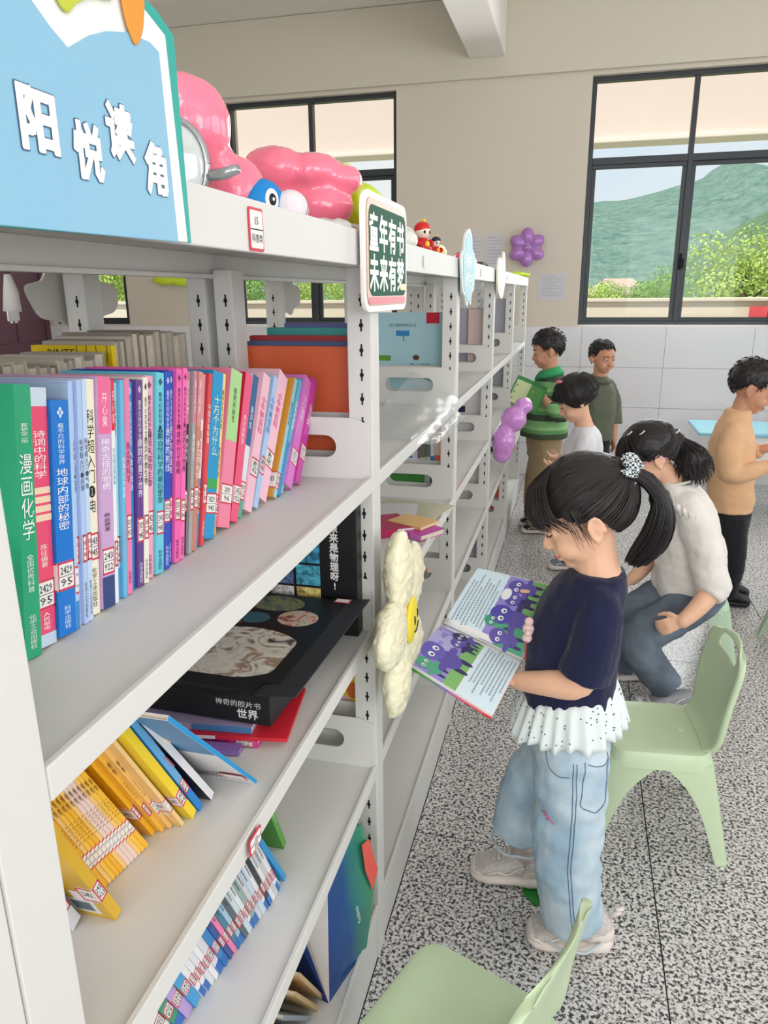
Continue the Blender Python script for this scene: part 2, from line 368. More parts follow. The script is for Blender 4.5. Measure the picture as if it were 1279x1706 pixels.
hill('hills', 'nearer wooded green slope below the mountain ridge', [(-90, 8), (-20, 3.0), (2, 1.0), (9, 2.0), (15, 6.0), (19, 9.0), (24, 11.5), (34, 14), (60, 13), (100, 9)], 118, 60, forest('near_forest', (122, 164, 132), (184, 208, 164), 0.8), 0.8, 7.7)
LEAFA = mat('yellow_green_leaves', (186, 206, 112), 0.7, var=(2.5, 0.25)); LEAFB = mat('mid_green_leaves', (146, 182, 96), 0.7, var=(2.5, 0.25)); BARK = mat('tree_bark', (96, 82, 66), 0.9)  # yellow-green and mid-green foliage, one colour to a tree
def tree(loc, h, w, m, label, seed):
    rnd = random.Random(seed); t = empty('tree', loc); tag(t, label, 'tree', 'trees outside the windows')
    b = MB(); b.tube([(0, 0, 0), (0.05*w, 0, h*0.3), (0, 0.04*w, h*0.7)], [0.07*w, 0.05*w, 0.02*w], BARK, 7)
    for k in range(4):
        a = rnd.uniform(0, 6.28); b.tube([(0.02*w, 0, h*0.35+0.05*k*h), (0.3*w*math.cos(a), 0.3*w*math.sin(a), h*0.6+0.05*k*h)], [0.035*w, 0.01*w], BARK, 5)
    b.build('trunk', t)
    c = MB(); cl = [(rnd.uniform(-0.36, 0.36)*w, rnd.uniform(-0.36, 0.36)*w, h*rnd.uniform(0.38, 0.9), rnd.uniform(0.14, 0.26)*w) for _ in range(24)]+[(0, 0, h*0.86, 0.2*w)]
    for x, y, z, r in cl:
        for _ in range(270):
            d = Vector((rnd.gauss(0, 1), rnd.gauss(0, 1), rnd.gauss(0, 1))).normalized()*r*rnd.uniform(0.7, 1.05); p = Vector((x, y, z))+d; s = 0.021*w*rnd.uniform(0.6, 1.2)
            u = d.normalized(); q = u.orthogonal().normalized(); q = (Matrix.Rotation(rnd.uniform(0, 6.28), 3, u) @ q); v = (u.cross(q)+u*rnd.uniform(-.5, .5)).normalized()
            c.poly([p-q*s, p-v*s*0.6+u*s*0.2, p+q*s, p+v*s*0.6+u*s*0.2], m)
    f = c.build('foliage', t); f['kind'] = 'stuff'
for i, (x, y, h, w, m, lab) in enumerate([
    (3.5, 31, 5.4, 2.8, LEAFB, 'rounded green tree beside the middle bar of the large window'), (7.2, 36, 7.3, 4.5, LEAFA, 'tall sunlit yellow green tree outside the large window'), (12.2, 37, 7.8, 4.6, LEAFA, 'broad sunlit tree at the outer edge of the large window'),
    (1.1, 40, 5.0, 3.0, LEAFA, 'low pale green tree in the lower corner of the large window'), (2.6, 48, 5.2, 2.8, LEAFB, 'small dark green tree beside the far house roof'),
    (-9.6, 30, 6.0, 3.6, LEAFA, 'yellow green tree seen through the shelves in the middle window'), (-14.2, 32, 6.6, 3.8, LEAFB, 'green tree seen through the shelves behind the orange folder'), (-19.5, 30, 6.6, 4.2, LEAFA, 'bright tree seen through the shelves beside the maroon door')]):
    tree((x, y, -3.0), h, w, m, lab, 40+i)
hs = empty('house', (2.9, 56, -3)); tag(hs, 'small far house with a pale brown hipped roof among trees', 'house')
b = MB(); b.box(-2, 2, -1.5, 1.5, 0, 4.3, mat('house_wall', (226, 214, 202), 0.9)); b.build('wall', hs)
b = MB(); b.faces([(-2.4, -1.9, 4.3), (2.4, -1.9, 4.3), (2.4, 1.9, 4.3), (-2.4, 1.9, 4.3), (-0.9, 0, 5.4), (0.9, 0, 5.4)], [(0, 1, 5, 4), (1, 2, 5), (2, 3, 4, 5), (3, 0, 4), (3, 2, 1, 0)], mat('house_roof', (196, 172, 156), 0.9)); b.build('roof', hs)
for x in (-1.1, 1.1):
    b = MB(); b.box(x-0.4, x+0.4, -1.53, -1.5, 2.6, 3.7, mat('house_window', (120, 130, 138), 0.3)); b.build('window', hs)
# ================================================================== THE STEEL BOOKSHELF
PY = [0.342, 1.333, 2.345, 3.40, 4.47, 5.55]; PW = 0.055
rack = tag(empty('bookshelf', (-0.31, 3.0, 0)), 'long white double-sided steel library bookshelf running towards the windows', 'bookshelf')
rack_inv = Matrix.Translation((0.31, -3.0, 0))
def rpart(mb, name, parent=None, **k):
    o = mb.build(name, parent or rack, **k)
    if parent is None: o.location = (0.31, -3.0, 0)
    return o
slot_me = MB(); 
def slot_shape(b, x, y, z):   # flat dark keyhole shape painting a slot's shaded hole, on the face towards -Y
    b.box(x-0.0016, x+0.0016, y-0.0004, y+0.0003, z-0.011, z+0.011, DARK)
    b.poly([(x+0.0042*math.cos(i*PI/4), y-0.0005, z+0.0045*math.sin(i*PI/4)) for i in range(8)], DARK)
SHELF_Z = [1.165, 0.85, 0.525, 0.155]
for k, y in enumerate(PY):
    for x0, x1 in ((-0.046, 0.0), (-0.306, -0.268), (-0.362, -0.324), (-0.63, -0.584)):
        b = MB(); b.box(x0, x1, y, y+PW, 0.0, 1.546, STEEL); u = rpart(b, 'upright', bevel=0.002)
        s = MB(); xc = (x0+x1)/2; z = 0.20
        if x0 > -0.05 and k in (1, 2):
            slot_shape(s, xc+0.004, y, 0.0); sm = s.mesh('slot')
            while z < 1.53: so = link('slot', sm, u); so.location = (0, 0, z); z += 0.0445
        else:
            while z < 1.53: slot_shape(s, xc+0.004, y, z); z += 0.0445
            s.build('slots', u)['kind'] = 'stuff'
    if k == 0:
        b = MB(); b.box(-0.046, 0.0, y-0.052, y-0.002, 0, 1.546, STEEL); rpart(b, 'upright', bevel=0.002)
Y0, Y1 = PY[0]-0.06, PY[-1]+PW+0.005
for k in range(len(PY)-1):     # top boards, one to a bay
    a, c = (PY[k]+PW/2 if k else Y0-0.5), (PY[k+1]+PW/2 if k < 4 else Y1)
    b = MB(); b.box(-0.624, -0.006, a+0.001, c-0.001, 1.575, 1.590, STEEL); b.box(-0.006, 0.004, a+0.001, c-0.001, 1.546, 1.602, STEEL); b.box(-0.634, -0.624, a+0.001, c-0.001, 1.546, 1.602, STEEL)
    b.box(-0.318, -0.312, a+0.001, c-0.001, 1.538, 1.575, STEEL); b.box(-0.318, -0.300, a+0.001, c-0.001, 1.530, 1.538, STEEL); rpart(b, 'top_board', bevel=0.0015)
def stadium(cx, cy, hw, r, n=10):
    return [(cx+hw+r*math.cos(-PI/2+PI*i/n), cy+r*math.sin(-PI/2+PI*i/n)) for i in range(n+1)]+[(cx-hw+r*math.cos(PI/2+PI*i/n), cy+r*math.sin(PI/2+PI*i/n)) for i in range(n+1)]
plate_me = curve_fill([[(0, 0), (0.29, 0), (0.29, 0.105), (0.262, 0.118), (0.03, 0.118), (0, 0.105)], stadium(0.145, 0.062, 0.058, 0.0215)], 0.0022, 0.0006)
plate_me.materials.append(STEEL)
lip_me = MB()
ring = stadium(0.145, 0.062, 0.058, 0.0235, 10); ring = [(x, y) for x, y in ring]
lip_me.tube([(x, y, -0.001) for x, y in ring]+[(ring[0][0], ring[0][1], -0.001)], 0.0022, STEEL, 6, caps=False); lip_me = lip_me.mesh('hole_rim')
for k in range(5):
    a, c = PY[k]+PW, PY[k+1]
    for side in (0, 1):
        for z in SHELF_Z:
            x0, x1 = (-0.302, 0.0) if side == 0 else (-0.63, -0.326); fx = x1 if side == 0 else x0; sg = 1 if side == 0 else -1
            b = MB(); b.box(x0+0.008, x1-0.008, a+0.001, c-0.001, z-0.014, z-0.006, STEEL); b.box(min(fx, fx-sg*0.008), max(fx, fx-sg*0.008), a+0.001, c-0.001, z-0.030, z, STEEL)
            bx = x0 if side == 0 else x1-0.008
            b.box(bx, bx+0.008, a+0.001, c-0.001, z-0.030, z+0.004, STEEL); rpart(b, 'shelf', bevel=0.0015)
            for yy in (a+0.003, c-0.003):
                if side == 1 and yy < c-0.01: continue
                p = link('end_plate', plate_me, rack); p.matrix_parent_inverse = Matrix(); p.location = (x0+0.006+0.31, yy-3.0, z-0.006); p.rotation_euler = (PI/2, 0, 0)
                q = link('hole_rim', lip_me, p)
    for x0, x1 in ((-0.302, 0.0), (-0.63, -0.326)):
        xf = x1-0.014 if x1 == 0 else x0+0.002
        b = MB(); b.box(xf+0.000, xf+0.010, PY[k]-0.001 if k else Y0, PY[k+1], 0.0, 0.124, STEEL); rpart(b, 'plinth', bevel=0.001)
# ================================================================== BOOKS
ORD = ['first', 'second', 'third', 'fourth', 'fifth', 'sixth', 'seventh', 'eighth', 'ninth', 'tenth'] + ['%dth' % k for k in range(11, 20)] + ['20th', '21st', '22nd', '23rd'] + ['%dth' % k for k in range(24, 31)] + ['31st', '32nd', '33rd'] + ['%dth' % k for k in range(34, 41)] + ['41st', '42nd', '43rd'] + ['%dth' % k for k in range(44, 60)]
_rl = random.Random(5)
def call_label(parent, t, z, hh=0.030, wrap=0.0):
    """white spine sticker with red rules and a handwritten number"""
    b = MB(); x = 0.0006; w0 = 0.0006; W = WHITE
    b.box(0.0001, x, 0.0004-wrap*0, t-0.0004, z, z+hh, W)
    e = x+0.0003
    for zz in (z, z+hh-0.0022): b.box(x, e, 0.0004, t-0.0004, zz, zz+0.0022, RED)
    if t > 0.006:
        for yy in (0.0004, t-0.0016): b.box(x, e, yy, yy+0.0012, z, z+hh, RED)
        b.box(x, e-0.0001, 0.001, t-0.001, z+hh*0.48, z+hh*0.50, INK)
    s1 = '%d' % _rl.choice([242, 24229, 2429, 243]); s2 = '%d' % _rl.choice([926, 945, 96, 957, 922, 95])
    for s, zz in ((s1, z+hh*0.70), (s2, z+hh*0.28)):
        add_text(b, s, INK, frame_x(t/2, zz, e+0.0001), w=min(t*0.7, 0.018), h=min(hh*0.26, t*0.6))
    if wrap:
        b.box(-wrap, 0.0001, -0.0005, 0.0, z, z+hh, W)
        for zz in (z, z+hh-0.002): b.box(-wrap, 0.0001, -0.0008, -0.0005, zz, zz+0.002, RED)
        b.box(-wrap, -wrap+0.0015, -0.0008, -0.0005, z, z+hh, RED)
        add_text(b, s1, INK, frame_ny(-wrap/2, z+hh*0.55, -0.0009), w=wrap*0.6, h=hh*0.3)
    b.build('call_label', parent)
def book(loc, t, h, d, col, lean=0.0, title=None, tc=(250, 250, 250), tz=None, bands=(), lab=None, art=(), label='', group=None, yaw=0.0, wrap=0.0, small=(), rough=0.35, name='book', rot=None, fore=False, pagec=None, cat='book'):
    """a book with its spine at local x=0 facing +X, thickness along y, height along z. lean>0: top tips towards +Y"""
    a = math.radians(lean); c = min(0.0014, t*0.16); cm = C(*col, rough)
    b = MB(); b.box(-d, -c, 0, c, 0, h, cm); b.box(-d, -c, t-c, t, 0, h, cm); b.box(-c, 0, 0, t, 0, h, cm)
    o = b.build(name); 
    p = MB(); p.box(-d+0.003, -c, c, t-c, 0.002, h-0.0025, pagec or PAGE); p.build('pages', o)
    if bands or title or small:
        s = MB()
        for kb, (z0, z1, bc) in enumerate(bands): q = MB(); q.box(0, 0.0003+0.0001*kb, 0.0002, t-0.0002, z0*h, z1*h, C(*bc, 0.4)); q.build('printed_band', o)
        if title:
            n = len(title); w = min(0.74*t, 0.0175); z0, z1 = tz or (0.40, 0.78); hh = min((z1-z0)*h, n*w*1.25); zc = (z0+z1)/2*h
            add_text(s, '\n'.join(title), C(*tc, 0.6), frame_x(t/2, zc, 0.0006), w=w, h=hh)
        for txt, zc, hh, tcol in small:
            w = min(0.5*t, 0.010); add_text(s, '\n'.join(txt), C(*tcol, 0.6), frame_x(t/2, zc*h, 0.0006), w=w, h=hh*h)
        if s.v: s.build('spine_print', o)['kind'] = 'stuff'
    if lab is not None: call_label(o, t, lab*h, wrap=wrap)
    if art:
        s = MB(); k = 0
        for a_ in art:     # ('r',u0,u1,v0,v1,col) ('e',u,v,ru,rv,col) ('t',text,u,v,w,h,col): u from the spine, fractions of d and h
            y = -0.0002-0.00012*k; k += 1; big = a_[0] != 't' and ((a_[2]-a_[1])*(a_[4]-a_[3]) if a_[0] == 'r' else 4*a_[3]*a_[4]) > 0.012; s_, s = s, (MB() if big else s)
            if a_[0] == 'r': s.poly([(-d*a_[1], y, h*a_[3]), (-d*a_[1], y, h*a_[4]), (-d*a_[2], y, h*a_[4]), (-d*a_[2], y, h*a_[3])], C(*a_[5], rough))
            elif a_[0] == 'e': s.poly([(-d*(a_[1]+a_[3]*math.cos(i*PI/9)), y, h*(a_[2]+a_[4]*math.sin(i*PI/9))) for i in range(18)], C(*a_[5], rough))
            else: add_text(s, a_[1], C(*a_[6], 0.6), frame_ny(-d*a_[2], h*a_[3], y), w=d*a_[4], h=h*a_[5])
            if big: s.build('printed_patch', o)
            s = s_
        if s.v: s.build('cover_print', o)['kind'] = 'stuff'
    dz = t*math.sin(a) if a > 0 else 0.0
    o.location = (loc[0], loc[1], loc[2]+dz); o.rotation_euler = rot or (-a, 0, yaw)
    tag(o, label, cat, group); return o
BARCODE = [('r', 0.10, 0.36, 0.06, 0.20, (245, 245, 245))]+[('r', 0.13+0.03*i, 0.145+0.03*i, 0.08, 0.18, (30, 30, 30)) for i in range(7)]
# ---- upper shelf of the near bay: a leaning row of science books
SZ = 1.1595
YS = [0.542, 0.565, 0.592, 0.619, 0.625, 0.633, 0.641, 0.649, 0.667, 0.690, 0.697, 0.707, 0.715, 0.726, 0.737, 0.751, 0.762, 0.779, 0.797, 0.812, 0.824, 0.838, 0.850, 0.861, 0.871, 0.884, 0.896, 0.907, 0.940, 0.952, 0.993, 1.021, 1.045, 1.078, 1.100, 1.149, 1.166, 1.182, 1.199, 1.238, 1.269]
B1, P1, V1 = (40, 82, 190), (246, 104, 180), (112, 62, 150)
SER = ('看不见的科学世界', 0.80, 0.20)
def ser(c): return (('❖', 0.955, 0.035, c), ('看不见的科学世界', 0.80, 0.21, c), ('科学出版社', 0.07, 0.10, c))
ROW1 = [ # colour word, colour, title, title colour, title range, bands, small lettering, height, label height
 ('emerald green', (40, 168, 122), '漫画化学', (250, 250, 250), (0.44, 0.76), [], (('套装全二册', 0.83, 0.07, (230, 245, 238)), ('全国优秀科普', 0.32, 0.14, (230, 245, 238)), ('化学工业出版社', 0.10, 0.13, (230, 245, 238))), 0.268, None),
 ('hot pink', (240, 82, 122), '诗词中的科学', (255, 250, 250), (0.66, 0.84), [(0.93, 1.0, (210, 226, 240)), (0.60, 0.625, (250, 220, 190)), (0.565, 0.59, (250, 220, 190)), (0.53, 0.555, (250, 220, 190)), (0.495, 0.52, (250, 220, 190)), (0.0, 0.05, (200, 220, 238))], (('陈征编著', 0.36, 0.09, (255, 240, 240)), ('人民邮电', 0.10, 0.07, (255, 240, 240))), 0.262, 0.15),
 ('bright blue', (20, 122, 214), '地球内部的秘密', (250, 250, 255), (0.46, 0.72), [], (('❖', 0.95, 0.05, (220, 240, 255)), ('看不见的科学世界', 0.82, 0.17, (220, 240, 255)), ('科学出版社', 0.08, 0.10, (220, 240, 255))), 0.246, 0.20),
 ('pale sky blue', (176, 210, 244), None, None, None, [(0.0, 0.12, (60, 140, 210))], (), 0.262, 0.15),
 ('lavender blue', (190, 208, 246), '科学超入门❻植物', (30, 40, 60), (0.42, 0.90), [], (('化学工业出版社', 0.10, 0.15, (40, 50, 70)),), 0.264, 0.26),
 ('periwinkle', (182, 204, 244), '科学超入门❺月球', (30, 40, 60), (0.42, 0.90), [], (('化学工业出版社', 0.10, 0.15, (40, 50, 70)),), 0.264, 0.26),
 ('powder blue', (196, 222, 248), '科学超入门❹气体', (30, 40, 60), (0.42, 0.90), [], (('化学工业出版社', 0.10, 0.15, (40, 50, 70)),), 0.264, 0.26),
 ('cream', (246, 240, 214), '科学超入门❶电', (24, 24, 28), (0.42, 0.90), [(0.0, 1.0, (247, 241, 216))], (('化学工业出版社', 0.12, 0.17, (40, 40, 44)),), 0.262, 0.24),
 ('mauve', (206, 168, 214), '稀奇古怪的物质', (250, 250, 255), (0.52, 0.74), [(0.76, 1.0, (240, 110, 160)), (0.0, 0.14, (52, 72, 128))], (('开心果', 0.86, 0.14, (255, 240, 245)), ('韩启德著', 0.38, 0.08, (60, 50, 70))), 0.262, 0.15),
 ('white and red', (238, 240, 244), '不可思议的身体', (90, 150, 200), (0.5, 0.74), [(0.78, 1.0, (226, 48, 62))], (('开心果', 0.88, 0.14, (255, 240, 245)),), 0.258, 0.17),
 ('pale turquoise', (166, 216, 232), None, None, None, [(0.0, 0.15, (80, 160, 210))], (('科学的奇妙', 0.84, 0.16, (40, 80, 110)),), 0.254, 0.18),
 ('sky blue', (112, 186, 224), '有趣的科学故事', (240, 248, 255), (0.40, 0.72), [], (), 0.256, None),
 ('rose pink', (236, 132, 176), '身边的科学', (120, 40, 80), (0.44, 0.80), [], (('出版社', 0.08, 0.06, (120, 40, 80)),), 0.256, 0.26),
 ('azure', (38, 142, 214), '人体的奥秘', (240, 250, 255), (0.44, 0.72), [], ser((230, 245, 255))[:2], 0.252, None),
 ('violet', (104, 66, 142), '朦胧的量子世界', (245, 240, 250), (0.44, 0.72), [], ser((235, 225, 245)), 0.252, 0.22),
 ('ivory', (242, 240, 226), '奇异的微生物', (30, 30, 34), (0.48, 0.72), [], ser((50, 50, 56)), 0.254, 0.22),
 ('light pink', (246, 172, 198), '寻觅失踪的生命', (90, 30, 50), (0.46, 0.73), [], ser((110, 40, 60)), 0.254, 0.22),
 ('turquoise', (110, 206, 224), '人脑自然科学的最后堡垒', (20, 50, 66), (0.36, 0.74), [], ser((20, 60, 80)), 0.256, 0.20),
 ('royal blue', B1, '诡秘的射线', (240, 244, 255), (0.50, 0.72), [], ser((225, 232, 255)), 0.256, 0.24),
 ('cobalt blue', (44, 70, 178), '奇妙的电磁波', (240, 244, 255), (0.48, 0.72), [], ser((225, 232, 255)), 0.256, 0.24),
 ('candy pink', P1, '神奇的分子结构', (60, 20, 50), (0.46, 0.72), [], ser((80, 20, 60)), 0.257, 0.22),
 ('bright pink', (250, 116, 190), '无边的引力世界', (60, 20, 50), (0.46, 0.72), [], ser((80, 20, 60)), 0.257, 0.20),
 ('black', (30, 28, 32), '神秘的光', (220, 220, 225), (0.50, 0.68), [(0.72, 1.0, (206, 120, 150))], (('爱上科学', 0.86, 0.18, (250, 230, 240)),), 0.252, 0.24),
 ('silver grey', (168, 168, 172), '奇妙的力', (250, 250, 250), (0.50, 0.68), [(0.72, 1.0, (214, 132, 158))], (('爱上科学', 0.86, 0.18, (250, 230, 240)),), 0.252, 0.24),
 ('terracotta', (206, 132, 112), '身边的化学', (250, 250, 250), (0.40, 0.62), [(0.70, 1.0, (220, 150, 150))], (('爱上科学', 0.86, 0.18, (250, 230, 240)),), 0.250, 0.24),
 ('cyan and white', (48, 164, 214), '太空生活', (250, 250, 250), (0.2, 0.36), [(0.40, 0.74, (236, 234, 236)), (0.74, 1.0, (226, 150, 160))], (('海底世界', 0.56, 0.24, (200, 60, 70)),), 0.246, 0.22),
 ('scarlet', (224, 76, 84), '中国少年科普', (250, 240, 240), (0.56, 0.86), [], (('出版社', 0.1, 0.09, (250, 230, 230)),), 0.246, 0.24),
 ('deep sky blue', (28, 156, 212), '十万个为什么', (245, 245, 200), (0.5, 0.86), [(0.3, 0.36, (60, 170, 90))], (), 0.244, 0.15),
 ('mustard yellow', (224, 166, 62), None, None, None, [(0.0, 1.0, (244, 222, 140)), (0.0, 0.12, (230, 170, 60))], (('趣味科学小实验', 0.78, 0.24, (70, 90, 40)), ('物理世界', 0.45, 0.2, (120, 90, 60))), 0.242, 0.13),
 ('pink and green', (244, 138, 170), None, None, None, [(0.55, 1.0, (176, 222, 150))], (('植物的秘密', 0.78, 0.22, (40, 90, 50)),), 0.242, 0.15),
 ('crimson red', (212, 34, 72), None, None, None, [(0.0, 1.0, (238, 92, 132))], (('奇妙的数学', 0.62, 0.2, (250, 235, 240)),), 0.238, 0.12),
 ('navy and white', (224, 232, 236), None, None, None, [(0.5, 1.0, (44, 98, 150)), (0.0, 0.12, (96, 170, 150))], (('海洋馆', 0.7, 0.16, (240, 240, 240)),), 0.236, 0.12),
 ('shell pink', (246, 196, 214), '小牛顿百科', (220, 70, 130), (0.56, 0.84), [], (('出版社', 0.34, 0.10, (60, 50, 60)),), 0.236, 0.25),
 ('pale blue', (176, 206, 240), '小牛顿百科', (30, 110, 190), (0.56, 0.84), [], (('出版社', 0.34, 0.10, (60, 50, 60)),), 0.236, 0.25),
 ('blush pink', (248, 200, 220), '小牛顿百科', (220, 70, 130), (0.56, 0.84), [], (('出版社', 0.34, 0.10, (60, 50, 60)),), 0.236, 0.25),
 ('ochre', (220, 160, 60), None, None, None, [(0.0, 1.0, (150, 208, 228))], (('海洋的故事', 0.7, 0.2, (30, 70, 110)),), 0.232, 0.07),
 ('light teal', (96, 186, 214), '森林的故事', (240, 250, 255), (0.55, 0.82), [(0.0, 0.45, (70, 140, 200))], (), 0.230, None),
 ('steel blue', (86, 158, 206), '天空的故事', (240, 250, 255), (0.55, 0.82), [(0.0, 0.4, (150, 200, 230))], (), 0.230, None),
 ('orchid', (222, 128, 206), '小小画家', (250, 240, 250), (0.6, 0.84), [(0.28, 0.285, (60, 40, 70))], (), 0.222, 0.20),
 ('magenta', (204, 66, 166), '童话集', (250, 240, 250), (0.55, 0.75), [], (), 0.215, 0.22)]
LEANS = np.interp(range(40), [0, 5, 13, 20, 28, 31, 34, 37, 39], [8, 8, 9, 11, 17, 25, 33, 36, 34])
for k, r in enumerate(ROW1):
    y0, y1 = YS[k], YS[k+1]; L = float(LEANS[k]); t = (y1-y0)*math.cos(math.radians(L))-0.0006
    book((-0.135+0.016*max(0, (y0-1.07)/0.2)-(0.004 if k % 3 == 1 else 0), y0, SZ), t, r[7]*0.985, 0.135 if k < 31 else 0.12, r[1], L, r[2], r[3] or (0, 0, 0), r[4], r[5], r[8], (), '%s book, %s from the near end of the upper leaning row' % (r[0], ORD[k]), 'leaning row on the upper shelf of the near bay', small=r[6], wrap=0.022 if k in (2, 28, 30, 35) else 0.0)
# ---- fore-edges of the books standing on the other side of the shelf
_r = random.Random(3); y = 0.60; k = 0
while y < 1.30 and k < 40:
    t = _r.uniform(0.012, 0.026); h = (0.250 if y < 1.07 else 0.276)+_r.uniform(-0.006, 0.006)
    g = _r.uniform(-14, 8); pc = mat('pages_%d' % (k % 6), (214+g, 205+g, 186+g), 0.9, var=(90, 0.08))
    book((-0.50, y+t, SZ), t, h, 0.135, _r.choice([(206, 200, 188), (222, 216, 200), (190, 186, 178), (160, 150, 140)]), 0, label='book with pale page edges facing the aisle, %s in the hidden far-side row' % ORD[k], group='far-side row behind the science books', rot=(0, 0, PI), pagec=pc)
    y += t+0.001; k += 1
    if 1.05 < y < 1.072: y = 1.086
book((-0.362, 1.072, SZ), 0.012, 0.2645, 0.15, (250, 218, 40), 0, label='bright yellow book standing among the far-side page edges', art=[('t', 'BINTE', 0.62, 0.955, 0.34, 0.045, (30, 30, 30))]+[('r', u, u+0.008, 0.90, 1.0, (40, 40, 40)) for u in (0.05, 0.18, 0.3, 0.42)])
# ---- orange folder and books behind it, at the near end of the next bay
def upright_stack(y, x1, items, z, tagline, group):
    for k, (w, col, t, h, d, kw) in enumerate(items):
        book((x1, y, z), t, h, d, col, 0, label='%s standing %s' % (w, tagline), group=group, **kw); y += t+0.0012
upright_stack(1.402, -0.058, [('orange hardback book', (226, 106, 66), 0.016, 0.243, 0.232, {}), ('slate blue book', (78, 96, 140), 0.014, 0.252, 0.225, {}), ('dark red book', (168, 52, 58), 0.016, 0.262, 0.226, {}), ('black book', (34, 34, 38), 0.012, 0.256, 0.225, {}), ('teal book', (64, 160, 156), 0.02, 0.276, 0.20, {}), ('indigo book', (96, 98, 160), 0.014, 0.284, 0.17, {})], SZ, 'behind the first upright beside the green slogan sign', 'books behind the first upright')
upright_stack(2.408, -0.048, [('large pale blue picture book', (178, 216, 226), 0.018, 0.283, 0.222, dict(art=[('r', 0.0, 0.16, 0.0, 1.0, (172, 212, 222)), ('r', 0.08, 0.27, 0.88, 1.0, (206, 24, 52)), ('r', 0.52, 0.72, 0.74, 0.80, (56, 140, 204)), ('r', 0.60, 0.61, 0.68, 0.74, (70, 80, 90)), ('r', 0.80, 1.0, 0.46, 0.52, (100, 160, 50)), ('e', 0.42, 0.50, 0.05, 0.03, (96, 70, 50)), ('t', '幼儿园的快乐生活', 0.62, 0.86, 0.4, 0.035, (70, 90, 110)), ('t', '爱上阅读', 0.36, 0.42, 0.3, 0.03, (50, 60, 80))])),
  ('brown book', (176, 122, 96), 0.015, 0.272, 0.20, {}), ('coral pink book', (232, 110, 110), 0.016, 0.268, 0.20, {}), ('light green book', (132, 196, 132), 0.015, 0.258, 0.20, {}), ('pale lime book', (196, 214, 140), 0.012, 0.256, 0.20, {}), ('navy book', (54, 84, 140), 0.012, 0.25, 0.20, {})], SZ, 'behind the second upright on the upper level', 'books behind the second upright')
upright_stack(3.462, -0.044, [('pale pink picture book', (236, 212, 206), 0.02, 0.272, 0.075, {}), ('lilac grey folder', (190, 184, 200), 0.03, 0.275, 0.17, {}), ('peach book', (240, 206, 190), 0.02, 0.27, 0.12, {})], SZ, 'behind the third upright on the upper level', 'books behind the third upright')
upright_stack(4.532, -0.044, [('grey lilac box file', (188, 190, 200), 0.06, 0.31, 0.16, {})], SZ, 'behind the fourth upright on the upper level', None)
upright_stack(4.532, -0.044, [('grey box file', (176, 180, 186), 0.06, 0.26, 0.16, {})], 0.844, 'behind the fourth upright on the second level', None)
for k, (w, col, t, h, bc) in enumerate([('orange and cream', (238, 120, 92), 0.019, 0.245, (240, 226, 214)), ('bright blue', (52, 138, 204), 0.013, 0.238, (240, 240, 240)), ('white', (236, 236, 232), 0.010, 0.232, (120, 130, 140)), ('pale green', (206, 222, 200), 0.010, 0.23, (90, 120, 90)), ('ivory', (234, 228, 210), 0.011, 0.226, (140, 120, 100)), ('lilac white', (222, 220, 234), 0.010, 0.222, (120, 110, 150))]):
    _x = -0.058-sum((0.019, 0.013, 0.010, 0.010, 0.011, 0.010)[:k])-0.001*k
    book((_x-t, 2.412, 0.8445), t, h, 0.15, col, 0, label='%s book spine facing the second upright, %s of the second-level group' % (w, ORD[k]), group='second-level spines behind the second upright', rot=(0, 0, -PI/2), bands=[(0.55, 0.95, bc)])
book((-0.146, 2.410, 0.8445), 0.006, 0.215, 0.12, (236, 238, 242), 0, label='white picture book with blue text lines behind the second upright', art=[('r', 0.05, 0.9, 0.45+0.06*i, 0.48+0.06*i, (70, 130, 190)) for i in range(5)]+[('t', '成长', 0.3, 0.86, 0.3, 0.08, (40, 50, 90))])
book((-0.110, 2.4035, 0.8445), 0.005, 0.086, 0.16, (70, 140, 66), 0, label='low green booklet showing through the plate slot behind the second upright')
upright_stack(3.462, -0.05, [('white and navy book', (236, 234, 236), 0.02, 0.24, 0.15, dict(art=[('r', 0.5, 0.8, 0.5, 0.62, (24, 40, 80)), ('r', 0.85, 1.0, 0.5, 0.9, (50, 130, 200))])), ('pink spotted book', (240, 200, 204), 0.016, 0.25, 0.14, {}), ('white storybook', (240, 240, 240), 0.016, 0.235, 0.14, {})], 0.844, 'behind the third upright on the second level', 'second-level books behind the third upright')
upright_stack(2.408, -0.10, [('crimson and cream book', (226, 208, 170), 0.014, 0.20, 0.15, dict(art=[('e', 0.5, 0.55, 0.3, 0.4, (206, 40, 84)), ('e', 0.75, 0.3, 0.2, 0.25, (220, 70, 110))])), ('pink book', (228, 96, 140), 0.014, 0.20, 0.15, {}), ('yellow book', (236, 206, 110), 0.012, 0.19, 0.15, {})], 0.519, 'behind the second upright on the third level', 'third-level books behind the second upright')
upright_stack(3.462, -0.05, [('white paperback', (232, 232, 234), 0.012, 0.21, 0.15, {}), ('black-edged paperback', (60, 60, 66), 0.010, 0.205, 0.15, {}), ('grey paperback', (190, 190, 194), 0.012, 0.21, 0.15, {})], 0.519, 'behind the third upright on the third level', 'third-level books behind the third upright')
upright_stack(1.402, -0.056, [('yellow and pink picture book', (250, 222, 60), 0.010, 0.20, 0.15, dict(art=[('r', 0.15, 1.0, 0.0, 0.62, (236, 200, 206)), ('e', 0.1, 0.7, 0.1, 0.1, (230, 120, 60))])), ('white and pink book', (240, 214, 220), 0.010, 0.19, 0.17, {}), ('dark teal book', (34, 96, 108), 0.012, 0.18, 0.17, {}), ('green-grey book', (120, 150, 140), 0.010, 0.17, 0.17, {})], 0.519, 'behind the first upright on the third level', 'third-level books behind the first upright')
